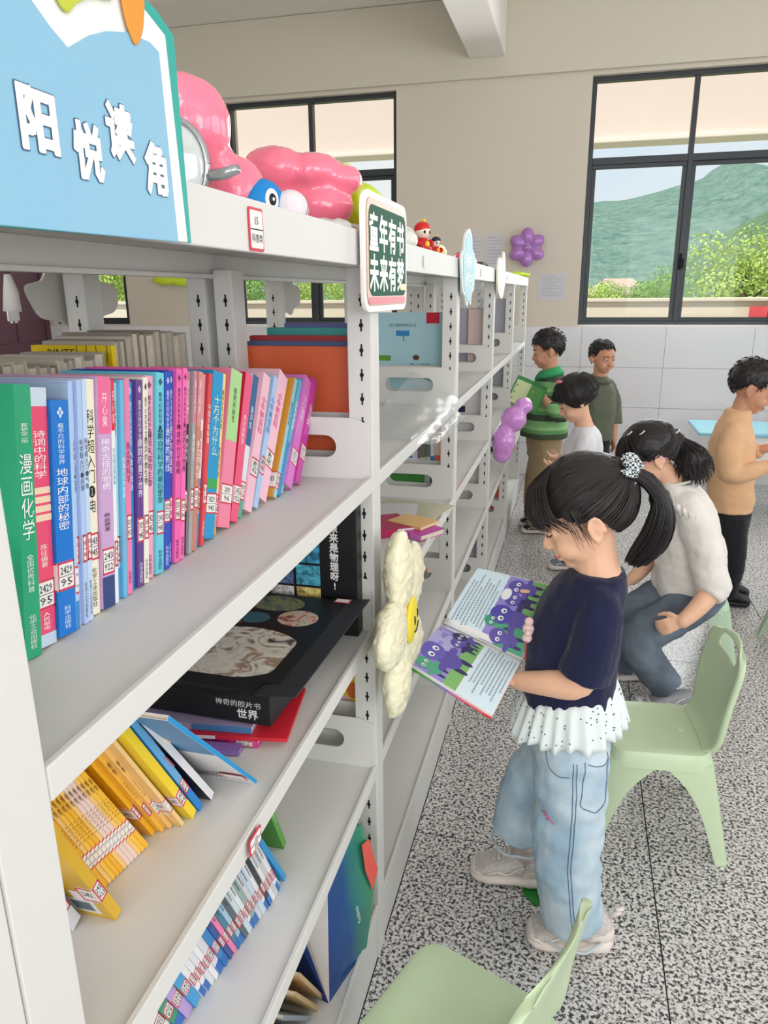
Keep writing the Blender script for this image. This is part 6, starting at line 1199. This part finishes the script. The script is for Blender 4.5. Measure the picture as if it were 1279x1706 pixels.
b = MB(); rings_loft(b, [((0.83, 2.89, 0.375), 0.120, 0.130), ((0.836, 2.89, 0.42), 0.132, 0.140), ((0.838, 2.89, 0.52), 0.130, 0.140), ((0.815, 2.888, 0.65), 0.116, 0.132), ((0.788, 2.885, 0.755), 0.092, 0.118), ((0.765, 2.88, 0.805), 0.066, 0.082), ((0.758, 2.88, 0.825), 0.058, 0.064)], SWT, (-1, 0, 0))
limb(b, [(0.792, 2.80, 0.745), (0.835, 2.755, 0.66), (0.872, 2.725, 0.55), (0.888, 2.700, 0.480), (0.872, 2.678, 0.448)], [0.058, 0.064, 0.064, 0.064, 0.050], SWT, 18); limb(b, [(0.775, 2.97, 0.745), (0.75, 3.02, 0.62), (0.725, 3.02, 0.52), (0.705, 3.0, 0.47)], [0.056, 0.06, 0.06, 0.055], SWT, 18)
sw = remesh(b, 'sweater', 0.0065, g2, 2, folds(0.009, 13, 15, 5.0))
b = MB(); rg = []
for i in range(40):
    t = i/39; c = Vector((0.735+0.115*t, 2.765-0.012*math.sin(t*PI)-0.03*t, 0.765-0.055*t)); wv = 0.008*math.sin(t*34); rg.append([c+Vector((0, -0.004+wv*0.4, 0.010)), c+Vector((0.004*math.sin(t*34), -0.014+wv, -0.004)), c+Vector((0, -0.016-wv, -0.022))])
b.loft(rg, SWT, caps=False, close=False); f_ = b.build('shoulder_frill', sw, smooth=True); q = f_.modifiers.new('t', 'SOLIDIFY'); q.thickness = 0.002
b = MB(); pts = [(0.757+0.0585*math.cos(a), 2.88+0.0645*math.sin(a), 0.824+0.012*math.cos(a)) for a in np.linspace(0, 2*PI, 33)]; b.tube(pts, 0.005, SWT, 6, caps=False); b.build('neck_band', sw, smooth=True)
DJ = denim('grey_wash', (84, 94, 106), (118, 132, 146), 0.3, 0.72)
b = MB(); rings_loft(b, [((0.845, 2.89, 0.425), 0.115, 0.125), ((0.855, 2.89, 0.365), 0.125, 0.135), ((0.85, 2.89, 0.335), 0.105, 0.12)], DJ, (-1, 0, 0))
limb(b, [(0.87, 2.835, 0.380), (0.76, 2.755, 0.315), (0.655, 2.685, 0.255), (0.70, 2.67, 0.165), (0.775, 2.665, 0.075)], [0.090, 0.080, 0.072, 0.066, 0.060], DJ, 18); limb(b, [(0.84, 2.95, 0.375), (0.70, 2.86, 0.31), (0.575, 2.80, 0.225), (0.60, 2.82, 0.14), (0.645, 2.85, 0.06)], [0.096, 0.086, 0.074, 0.064, 0.058], DJ, 18)
remesh(b, 'jeans', 0.0065, g2, 2, lambda p, n: 0.006*noise.noise(Vector((p.x*20, p.y*20, p.z*26))))
SH2 = mat('grey_trainer', (150, 152, 158), 0.6); simple_shoe(g2, (0.70, 2.625, 0), (0.87, 2.655, 0), SH2, SHS); simple_shoe(g2, (0.575, 2.835, 0), (0.74, 2.865, 0), SH2, SHS)
def g2line(az): return np.interp(abs(az), [0, 0.5, 0.95, 1.25, 1.55, 1.9, 2.4, PI], [0.14, 0.10, -0.08, -0.32, -0.22, -0.60, -0.95, -1.0])
hair_cap('hair', g2, H, HAIR, lambda az, el: 0.011+0.004*max(0, math.sin(el)), g2line, 0.0055, None, lambda p, n: 0.002*noise.noise(Vector((p.x*60, p.y*130, p.z*60))))
tie2 = H(-0.096, 0.0, 0.040); rs = random.Random(4); P = []
for _ in range(300):
    az = rs.uniform(-PI, PI); p0 = skull_pt(H, az, g2line(az)+rs.uniform(0, 0.12), 0.011); mid = []
    for t in (0.33, 0.66):
        v = H.M.transposed() @ (p0.lerp(tie2, t)-H.o)/H.s-Vector((-0.012, 0, 0.028)); k = math.sqrt((v.x/0.102)**2+(v.y/0.088)**2+(v.z/0.095)**2); mid.append(H(*(Vector((-0.012, 0, 0.028))+v/max(k, 0.3))))
    P.append([p0]+mid+[tie2])
strands('hair_strands', g2, P, HAIR, 0.0018, 0.8, 3)
P = []
for _ in range(150):
    az = max(-1.1, min(1.1, rs.gauss(0, 0.6))); m1 = skull_pt(H, az*0.9, 0.6, 0.018); m2 = skull_pt(H, az, 0.2, 0.020+rs.uniform(0, .006)); e = H.M.transposed() @ (m2-H.o)/H.s; P.append([skull_pt(H, az*0.7, 1.0, 0.012), m1, m2, H(e.x-0.012*abs(az), e.y*1.03, e.z-0.03-rs.uniform(0, .015))])
strands('fringe', g2, P, HAIR, 0.0018, 0.3, 3)
bunc = Vector((0.800, 2.855, 0.905)); b = MB(); b.ball(bunc, (0.058, 0.055, 0.060), HAIR, 20, 14); b.ball(bunc+Vector((0.012, 0, -0.035)), (0.045, 0.045, 0.04), HAIR, 18, 12); b.tube([tie2, bunc], [0.024, 0.04], HAIR, 12); remesh(b, 'ponytail', 0.006, g2, 2, lambda p, n: 0.004*noise.noise(p*70))
P = []
for _ in range(330):
    a = rs.uniform(0, 2*PI); e = rs.uniform(-1.3, 1.3); d = Vector((math.cos(e)*math.cos(a), math.cos(e)*math.sin(a), math.sin(e))); q = bunc+Vector((d.x*0.060, d.y*0.057, d.z*0.062)); P.append([tie2.lerp(q, 0.35), q, q+Vector((d.x*0.012+0.008, d.y*0.008, -0.025-rs.uniform(0, .02)))])
strands('ponytail_strands', g2, P, HAIR, 0.0017, 0.3, 3)
b = MB(); tdir = (bunc-tie2).normalized(); u1 = tdir.orthogonal().normalized(); u2 = tdir.cross(u1); b.tube([tie2+tdir*0.012+(u1*math.cos(a)+u2*math.sin(a))*0.027 for a in np.linspace(0, 2*PI, 25)], 0.004, C(190, 190, 196, 0.4), 6, caps=False); b.build('hair_tie', g2, smooth=True)
for az, el in ((0.9, 0.95), (1.5, 0.75)):
    p = skull_pt(H, az, el, 0.019); b = MB(); b.tube([p+H.M @ Vector((0.010, 0, 0)), p, p+H.M @ Vector((-0.012, 0, 0.004))], 0.0025, C(220, 220, 224, 0.3), 6); b.build('hair_clip', g2, smooth=True)
gs2 = tag(empty('spectacles', tuple(H(0.09, 0, -0.004))), 'pink framed spectacles worn by the seated girl in the white sweater', 'spectacles'); gi = -Vector(gs2.location); PKP = C(232, 150, 206, 0.3)
for s in (-1, 1):
    b = MB(); c = [H(0.089-0.010*abs(math.cos(a))*(1 if s*math.cos(a) > 0 else 0), s*0.031+0.021*math.cos(a), -0.004+0.017*math.sin(a))+gi for a in np.linspace(0, 2*PI, 25)]; b.tube(c, 0.0016, PKP, 6, caps=False); b.build('rim', gs2, smooth=True)
    b = MB(); b.tube([H(0.080, s*0.054, -0.002)+gi, H(0.04, s*0.071, 0.0)+gi, H(-0.012, s*0.083, 0.004)+gi, H(-0.040, s*0.082, -0.016)+gi], 0.0022, PKP, 6); b.build('temple', gs2, smooth=True)
b = MB(); b.tube([H(0.090, -0.010, 0.0)+gi, H(0.093, 0, 0.002)+gi, H(0.090, 0.010, 0.0)+gi], 0.0016, PKP, 6); b.build('bridge', gs2, smooth=True)
# ------------------------------------------------------------------ boy in the orange pullover
H = Frame((1.168, 3.80, 1.068), (0.92, -0.06, -0.38), (0.38, 0, 0.92), 1.13)
b = MB(); head_shells(b, H, SKIN2); limb(b, [(1.152, 3.80, 1.02), (1.135, 3.80, 0.965), (1.12, 3.80, 0.90)], [0.047, 0.044, 0.055], SKIN2)
rings_loft(b, [((1.13, 3.80, 0.48), 0.085, 0.10), ((1.12, 3.80, 0.70), 0.085, 0.10), ((1.115, 3.80, 0.87), 0.06, 0.10)], SKIN2, (1, 0, 0))
limb(b, [(1.09, 3.70, 0.855), (1.085, 3.67, 0.76), (1.10, 3.655, 0.685), (1.19, 3.665, 0.705), (1.275, 3.69, 0.735)], [0.038, 0.038, 0.036, 0.030, 0.023], SKIN2); hand_shells(b, (1.275, 3.69, 0.735), (0.9, 0.15, 0.28), (-0.1, 0.3, 0.9), SKIN2, 1.1, 0.6, 1)
limb(b, [(1.09, 3.90, 0.855), (1.10, 3.93, 0.76), (1.13, 3.93, 0.70), (1.22, 3.90, 0.74), (1.285, 3.86, 0.775)], [0.038, 0.038, 0.036, 0.030, 0.023], SKIN2); hand_shells(b, (1.285, 3.86, 0.775), (0.9, -0.2, 0.2), (-0.1, -0.3, 0.9), SKIN2, 1.1, 0.5, -1)
b3 = person('boy in a tan orange pullover and black trousers standing at the picture edge', b, 0.0055); face_parts(b3, H, smile=True); ORG = fabric('tan_orange', (222, 178, 138), 180, 0.2, 0.05)
b = MB(); rings_loft(b, [((1.137, 3.80, 0.475), 0.104, 0.122), ((1.132, 3.80, 0.56), 0.107, 0.126), ((1.120, 3.80, 0.68), 0.107, 0.126), ((1.112, 3.80, 0.80), 0.102, 0.124), ((1.110, 3.80, 0.88), 0.080, 0.112), ((1.118, 3.80, 0.935), 0.062, 0.074), ((1.124, 3.80, 0.965), 0.054, 0.060)], ORG, (1, 0, 0))
limb(b, [(1.095, 3.715, 0.865), (1.08, 3.672, 0.78), (1.095, 3.652, 0.685), (1.175, 3.662, 0.695), (1.255, 3.683, 0.725)], [0.052, 0.053, 0.050, 0.042, 0.033], ORG, 16); limb(b, [(1.095, 3.885, 0.865), (1.10, 3.935, 0.77), (1.13, 3.935, 0.695), (1.21, 3.905, 0.735), (1.262, 3.875, 0.76)], [0.052, 0.052, 0.048, 0.040, 0.033], ORG, 16)
remesh(b, 'pullover', 0.0075, b3, 2, folds(0.008, 12, 14, 8.0)); BLK = fabric('black_trousers', (34, 34, 40), 200, 0.15, 0.1)
b = MB(); rings_loft(b, [((1.14, 3.80, 0.52), 0.090, 0.108), ((1.142, 3.80, 0.46), 0.098, 0.116), ((1.142, 3.80, 0.40), 0.090, 0.112)], BLK, (1, 0, 0)); limb(b, [(1.142, 3.745, 0.42), (1.16, 3.742, 0.26), (1.165, 3.74, 0.12), (1.155, 3.74, 0.045)], [0.082, 0.070, 0.056, 0.050], BLK, 16); limb(b, [(1.142, 3.855, 0.42), (1.165, 3.86, 0.26), (1.175, 3.865, 0.12), (1.17, 3.865, 0.045)], [0.082, 0.070, 0.056, 0.050], BLK, 16); remesh(b, 'trousers', 0.0075, b3, 2, folds(0.006, 12, 14, 1.0))
SHB = mat('black_shoe', (30, 30, 34), 0.45); simple_shoe(b3, (1.27, 3.735, 0), (1.10, 3.74, 0), SHB, SHB); simple_shoe(b3, (1.29, 3.865, 0), (1.12, 3.865, 0), SHB, SHB); short_hair(b3, H, HAIR, 0.36, 0.02, -0.36, 0.009, 2, 0.008)
# ------------------------------------------------------------------ girl with bobbed hair in the white shirt
H = Frame((0.378, 4.10, 0.952), (-0.88, -0.12, -0.46), (-0.46, 0, 0.88), 1.12)
b = MB(); head_shells(b, H, SKIN); limb(b, [(0.398, 4.10, 0.92), (0.415, 4.10, 0.865), (0.432, 4.10, 0.80)], [0.045, 0.042, 0.052], SKIN); rings_loft(b, [((0.43, 4.10, 0.42), 0.08, 0.09), ((0.43, 4.10, 0.60), 0.08, 0.09), ((0.435, 4.10, 0.77), 0.055, 0.09)], SKIN, (-1, 0, 0))
limb(b, [(0.445, 4.005, 0.755), (0.42, 3.965, 0.66), (0.375, 3.96, 0.60), (0.31, 3.98, 0.605)], [0.036, 0.036, 0.030, 0.023], SKIN); hand_shells(b, (0.31, 3.98, 0.605), (-0.9, 0.2, 0.1), (0, 0.3, 0.9), SKIN, 1.0, 0.5, -1); limb(b, [(0.445, 4.195, 0.755), (0.43, 4.23, 0.66), (0.38, 4.23, 0.60), (0.32, 4.20, 0.61)], [0.036, 0.036, 0.030, 0.023], SKIN); hand_shells(b, (0.32, 4.20, 0.61), (-0.9, -0.2, 0.1), (0, -0.3, 0.9), SKIN, 1.0, 0.5, 1)
g4 = person('girl with bobbed black hair and a pink clip in a white shirt', b, 0.0058); face_parts(g4, H); WSH = fabric('white_shirt', (236, 238, 244), 160, 0.15, 0.03)
b = MB(); rings_loft(b, [((0.43, 4.10, 0.44), 0.122, 0.132), ((0.43, 4.10, 0.60), 0.112, 0.124), ((0.435, 4.10, 0.70), 0.100, 0.122), ((0.44, 4.10, 0.765), 0.080, 0.110), ((0.436, 4.10, 0.80), 0.060, 0.072), ((0.434, 4.10, 0.812), 0.055, 0.062)], WSH, (-1, 0, 0)); limb(b, [(0.44, 4.03, 0.755), (0.44, 3.975, 0.71), (0.425, 3.955, 0.645)], [0.05, 0.058, 0.062], WSH, 16); limb(b, [(0.44, 4.17, 0.755), (0.445, 4.225, 0.71), (0.435, 4.24, 0.645)], [0.05, 0.058, 0.062], WSH, 16); remesh(b, 'shirt', 0.0075, g4, 2, folds(0.008, 13, 12, 3.0))
b = MB(); rings_loft(b, [((0.43, 4.10, 0.48), 0.09, 0.10), ((0.43, 4.10, 0.40), 0.095, 0.105), ((0.43, 4.10, 0.36), 0.085, 0.10)], DJ, (-1, 0, 0)); limb(b, [(0.43, 4.05, 0.38), (0.40, 4.05, 0.22), (0.40, 4.06, 0.05)], [0.07, 0.062, 0.055], DJ); limb(b, [(0.43, 4.15, 0.38), (0.42, 4.16, 0.22), (0.43, 4.17, 0.05)], [0.07, 0.062, 0.055], DJ); remesh(b, 'jeans', 0.008, g4, 2, folds(0.006, 14, 14, 6.0))
SH4 = mat('grey_blue_shoe', (128, 140, 146), 0.6); simple_shoe(g4, (0.285, 4.05, 0), (0.455, 4.07, 0), SH4, SHS); simple_shoe(g4, (0.32, 4.16, 0), (0.49, 4.18, 0), SH4, SHS)
def g4line(az): return np.interp(abs(az), [0, 0.45, 0.8, 1.1, 1.5, 2.0, 2.6, PI], [0.12, 0.05, -0.10, -0.62, -0.78, -0.72, -0.60, -0.56])
hair_cap('hair', g4, H, HAIR, lambda az, el: 0.016+0.006*max(0, math.cos(el)), g4line, 0.006, None, lambda p, n: 0.002*noise.noise(Vector((p.x*90, p.y*90, p.z*30)))); rs = random.Random(9); P = []
for _ in range(360):
    az = rs.uniform(-PI, PI); e0 = g4line(az)-0.04; P.append([skull_pt(H, az*0.9, 1.35, 0.012), skull_pt(H, az, 0.85, 0.019), skull_pt(H, az, 0.3, 0.023), skull_pt(H, az, (e0+0.3)/2, 0.023), skull_pt(H, az, e0+rs.uniform(-.05, .05), 0.014)])
strands('hair_strands', g4, P, HAIR, 0.0020, 0.5, 3); p = skull_pt(H, 0.75, 0.95, 0.024); b = MB(); b.ball(p, (0.022, 0.008, 0.008), C(238, 120, 150, 0.4), 14, 8); b.build('hair_clip', g4, smooth=True)
# ------------------------------------------------------------------ boy in the green striped sweater
def stripes():
    m = bpy.data.materials.new('green_stripes'); m.use_nodes = True; n = m.node_tree; L = n.links; bb = n.nodes['Principled BSDF']; bb.inputs['Roughness'].default_value = 0.9; bb.inputs['Specular IOR Level'].default_value = 0.15
    t = n.nodes.new('ShaderNodeTexCoord'); s = n.nodes.new('ShaderNodeSeparateXYZ'); mm = n.nodes.new('ShaderNodeMath'); mm.operation = 'MULTIPLY'; mm.inputs[1].default_value = 1/0.118; fr = n.nodes.new('ShaderNodeMath'); fr.operation = 'FRACT'; r = n.nodes.new('ShaderNodeValToRGB'); r.color_ramp.interpolation = 'CONSTANT'; e = r.color_ramp.elements
    e[0].position = 0.0; e[0].color = lin((136, 190, 130)); e[1].position = 0.30; e[1].color = lin((78, 90, 70)); x = e.new(0.62); x.color = lin((108, 164, 108)); x = e.new(0.82); x.color = lin((160, 204, 140))
    L.new(t.outputs['Object'], s.inputs[0]); L.new(s.outputs['Z'], mm.inputs[0]); L.new(mm.outputs[0], fr.inputs[0]); L.new(fr.outputs[0], r.inputs['Fac']); L.new(r.outputs['Color'], bb.inputs['Base Color']); return m
STR = stripes(); FT = Vector((-0.9, -0.42, 0)).normalized()
H = Frame((0.195, 4.75, 1.162), (-0.96, -0.10, -0.20), (-0.2, 0, 0.97), 1.06)
b = MB(); head_shells(b, H, SKIN2); limb(b, [(0.205, 4.75, 1.14), (0.215, 4.75, 1.07), (0.222, 4.75, 1.0)], [0.048, 0.046, 0.058], SKIN2); rings_loft(b, [((0.20, 4.75, 0.62), 0.09, 0.11), ((0.21, 4.75, 0.80), 0.09, 0.11), ((0.22, 4.75, 0.97), 0.06, 0.10)], SKIN2, FT)
limb(b, [(0.275, 4.655, 0.955), (0.30, 4.61, 0.86), (0.285, 4.59, 0.80), (0.235, 4.58, 0.84), (0.195, 4.575, 0.885)], [0.040, 0.040, 0.038, 0.030, 0.024], SKIN2); hand_shells(b, (0.195, 4.575, 0.882), (-0.6, -0.1, 0.7), (-0.6, 0.5, 0.1), SKIN2, 1.15, 0.75, -1)
limb(b, [(0.18, 4.85, 0.955), (0.11, 4.88, 0.87), (0.055, 4.85, 0.83), (0.025, 4.77, 0.86), (0.02, 4.70, 0.885)], [0.040, 0.040, 0.036, 0.030, 0.024], SKIN2); hand_shells(b, (0.02, 4.70, 0.885), (-0.1, -0.9, 0.3), (0.6, 0, 0.2), SKIN2, 1.1, 0.6, 1)
b5 = person('boy in a green striped sweater holding a green magazine by the shelf', b, 0.006); face_parts(b5, H)
b = MB(); rings_loft(b, [((0.195, 4.75, 0.628), 0.140, 0.152), ((0.197, 4.75, 0.70), 0.136, 0.150), ((0.203, 4.75, 0.80), 0.122, 0.140), ((0.212, 4.75, 0.90), 0.108, 0.134), ((0.220, 4.75, 0.97), 0.085, 0.118), ((0.222, 4.75, 1.02), 0.064, 0.072), ((0.220, 4.75, 1.04), 0.058, 0.062)], STR, FT); limb(b, [(0.262, 4.675, 0.96), (0.308, 4.62, 0.87), (0.295, 4.585, 0.795), (0.255, 4.58, 0.825), (0.222, 4.577, 0.858)], [0.056, 0.058, 0.055, 0.045, 0.036], STR, 16); limb(b, [(0.185, 4.83, 0.96), (0.11, 4.88, 0.87), (0.055, 4.855, 0.82), (0.03, 4.79, 0.85)], [0.056, 0.056, 0.052, 0.04], STR, 16); swt = remesh(b, 'sweater', 0.008, b5, 2, folds(0.006, 12, 10, 7.0))
b = MB(); b.loft([[(0.212+r*math.cos(a), 4.75+r*1.1*math.sin(a), z-0.018*math.cos(a-PI*0.95)) for a in np.linspace(0, 2*PI, 25)[:-1]] for r, z in ((0.060, 1.052), (0.082, 1.024), (0.090, 0.998), (0.080, 1.012), (0.056, 1.040))], C(60, 160, 104, 0.85)); b.build('collar', swt, smooth=True)
KHA = fabric('khaki_trousers', (168, 146, 112), 160, 0.2, 0.08); b = MB(); rings_loft(b, [((0.20, 4.75, 0.68), 0.10, 0.118), ((0.20, 4.75, 0.58), 0.105, 0.122), ((0.20, 4.75, 0.50), 0.098, 0.118)], KHA, FT); limb(b, [(0.205, 4.69, 0.52), (0.195, 4.69, 0.30), (0.20, 4.69, 0.06)], [0.088, 0.082, 0.075], KHA, 16); limb(b, [(0.195, 4.81, 0.52), (0.17, 4.82, 0.30), (0.165, 4.83, 0.06)], [0.088, 0.082, 0.075], KHA, 16); remesh(b, 'trousers', 0.009, b5, 2, folds(0.007, 12, 12, 2.0)); simple_shoe(b5, (0.09, 4.69, 0), (0.27, 4.70, 0), SHB, SHS); simple_shoe(b5, (0.06, 4.84, 0), (0.24, 4.84, 0), SHB, SHS); short_hair(b5, H, HAIR, 0.30, 0.04, -0.34, 0.010, 5, 0.012)
mg = tag(empty('magazine', (0.095, 4.555, 0.915), (0.0, 0.42, 0.20)), 'green and cream magazine held open by the boy in stripes', 'magazine')
for s, col in ((-1, (206, 216, 168)), (1, (96, 160, 92))):
    b = MB(); mt = Matrix.Rotation(-s*0.5, 4, 'Z'); x0, x1 = ((-0.125, 0) if s < 0 else (0, 0.10)); b.box(x0, x1, -0.0015, 0.0015, -0.085, 0.085, C(64, 140, 80, 0.5), mtx=mt); c = b.build('cover', mg)
    b = MB(); b.box(x0*0.92, x1*0.92, -0.0024, -0.0017, -0.078, 0.062, C(*col, 0.5), mtx=mt)
    for k in range(3): b.box(x0+0.016 if s < 0 else 0.02, x0+0.030 if s < 0 else 0.034, -0.0030, -0.0026, -0.06+0.04*k, -0.045+0.04*k, C(150, 170, 90, 0.5), mtx=mt)
    b.build('page_print', c)
# ------------------------------------------------------------------ boy in the olive shirt by the wall
H = Frame((0.540, 5.40, 1.068), (0.62, -0.78, -0.10), (0, 0, 1), 1.06)
b = MB(); head_shells(b, H, SKIN2); limb(b, [(0.532, 5.41, 1.02), (0.53, 5.415, 0.96), (0.528, 5.42, 0.90)], [0.044, 0.042, 0.052], SKIN2); rings_loft(b, [((0.53, 5.42, 0.50), 0.08, 0.10), ((0.53, 5.42, 0.70), 0.08, 0.10), ((0.53, 5.42, 0.87), 0.055, 0.10)], SKIN2, (0.62, -0.78, 0))
for s in (-1, 1):
    l = Vector((0.78, 0.62, 0))*s; p = Vector((0.53, 5.42, 0)); limb(b, [p+l*0.10+Vector((0, 0, 0.86)), p+l*0.135+Vector((0, 0, 0.74)), p+l*0.14+Vector((0.01, -0.02, 0.62)), p+l*0.13+Vector((0.03, -0.05, 0.50))], [0.038, 0.036, 0.032, 0.024], SKIN2); hand_shells(b, p+l*0.13+Vector((0.03, -0.05, 0.495)), (0.1, -0.2, -1), -l, SKIN2, 1.0, 0.4, s)
b6 = person('smiling boy with cropped hair in an olive shirt by the tiled wall', b, 0.006); face_parts(b6, H, closed=False, smile=True); OLV = fabric('olive_shirt', (98, 104, 88), 160, 0.2, 0.06)
b = MB(); rings_loft(b, [((0.53, 5.42, 0.50), 0.105, 0.135), ((0.53, 5.42, 0.65), 0.105, 0.13), ((0.53, 5.42, 0.78), 0.10, 0.128), ((0.53, 5.42, 0.865), 0.078, 0.118), ((0.53, 5.42, 0.91), 0.060, 0.070), ((0.53, 5.418, 0.935), 0.054, 0.058)], OLV, (0.62, -0.78, 0))
for s in (-1, 1):
    l = Vector((0.78, 0.62, 0))*s; p = Vector((0.53, 5.42, 0)); limb(b, [p+l*0.085+Vector((0, 0, 0.87)), p+l*0.135+Vector((0, 0, 0.78)), p+l*0.15+Vector((0.01, -0.02, 0.66)), p+l*0.145+Vector((0.02, -0.03, 0.60))], [0.05, 0.052, 0.052, 0.054], OLV, 14)
ov = remesh(b, 'shirt', 0.008, b6, 2, folds(0.008, 13, 12, 9.0)); b = MB(); b.loft([[(0.531+r*math.cos(a), 5.417+r*math.sin(a), z-0.010*math.cos(a+0.9)) for a in np.linspace(0, 2*PI, 25)[:-1]] for r, z in ((0.056, 0.948), (0.074, 0.925), (0.080, 0.905), (0.070, 0.915), (0.052, 0.935))], OLV); b.build('collar', ov, smooth=True)
b = MB(); rings_loft(b, [((0.53, 5.42, 0.54), 0.09, 0.11), ((0.53, 5.42, 0.46), 0.092, 0.112), ((0.53, 5.42, 0.40), 0.085, 0.108)], BLK, (0.62, -0.78, 0)); limb(b, [(0.49, 5.39, 0.42), (0.49, 5.39, 0.22), (0.49, 5.39, 0.05)], [0.072, 0.062, 0.055], BLK); limb(b, [(0.57, 5.45, 0.42), (0.57, 5.45, 0.22), (0.57, 5.45, 0.05)], [0.072, 0.062, 0.055], BLK); remesh(b, 'trousers', 0.009, b6, 2); simple_shoe(b6, (0.56, 5.30, 0), (0.47, 5.42, 0), SHB, SHS); simple_shoe(b6, (0.64, 5.36, 0), (0.55, 5.48, 0), SHB, SHS); short_hair(b6, H, HAIR, 0.52, 0.16, -0.25, 0.006, 6, 0.006)
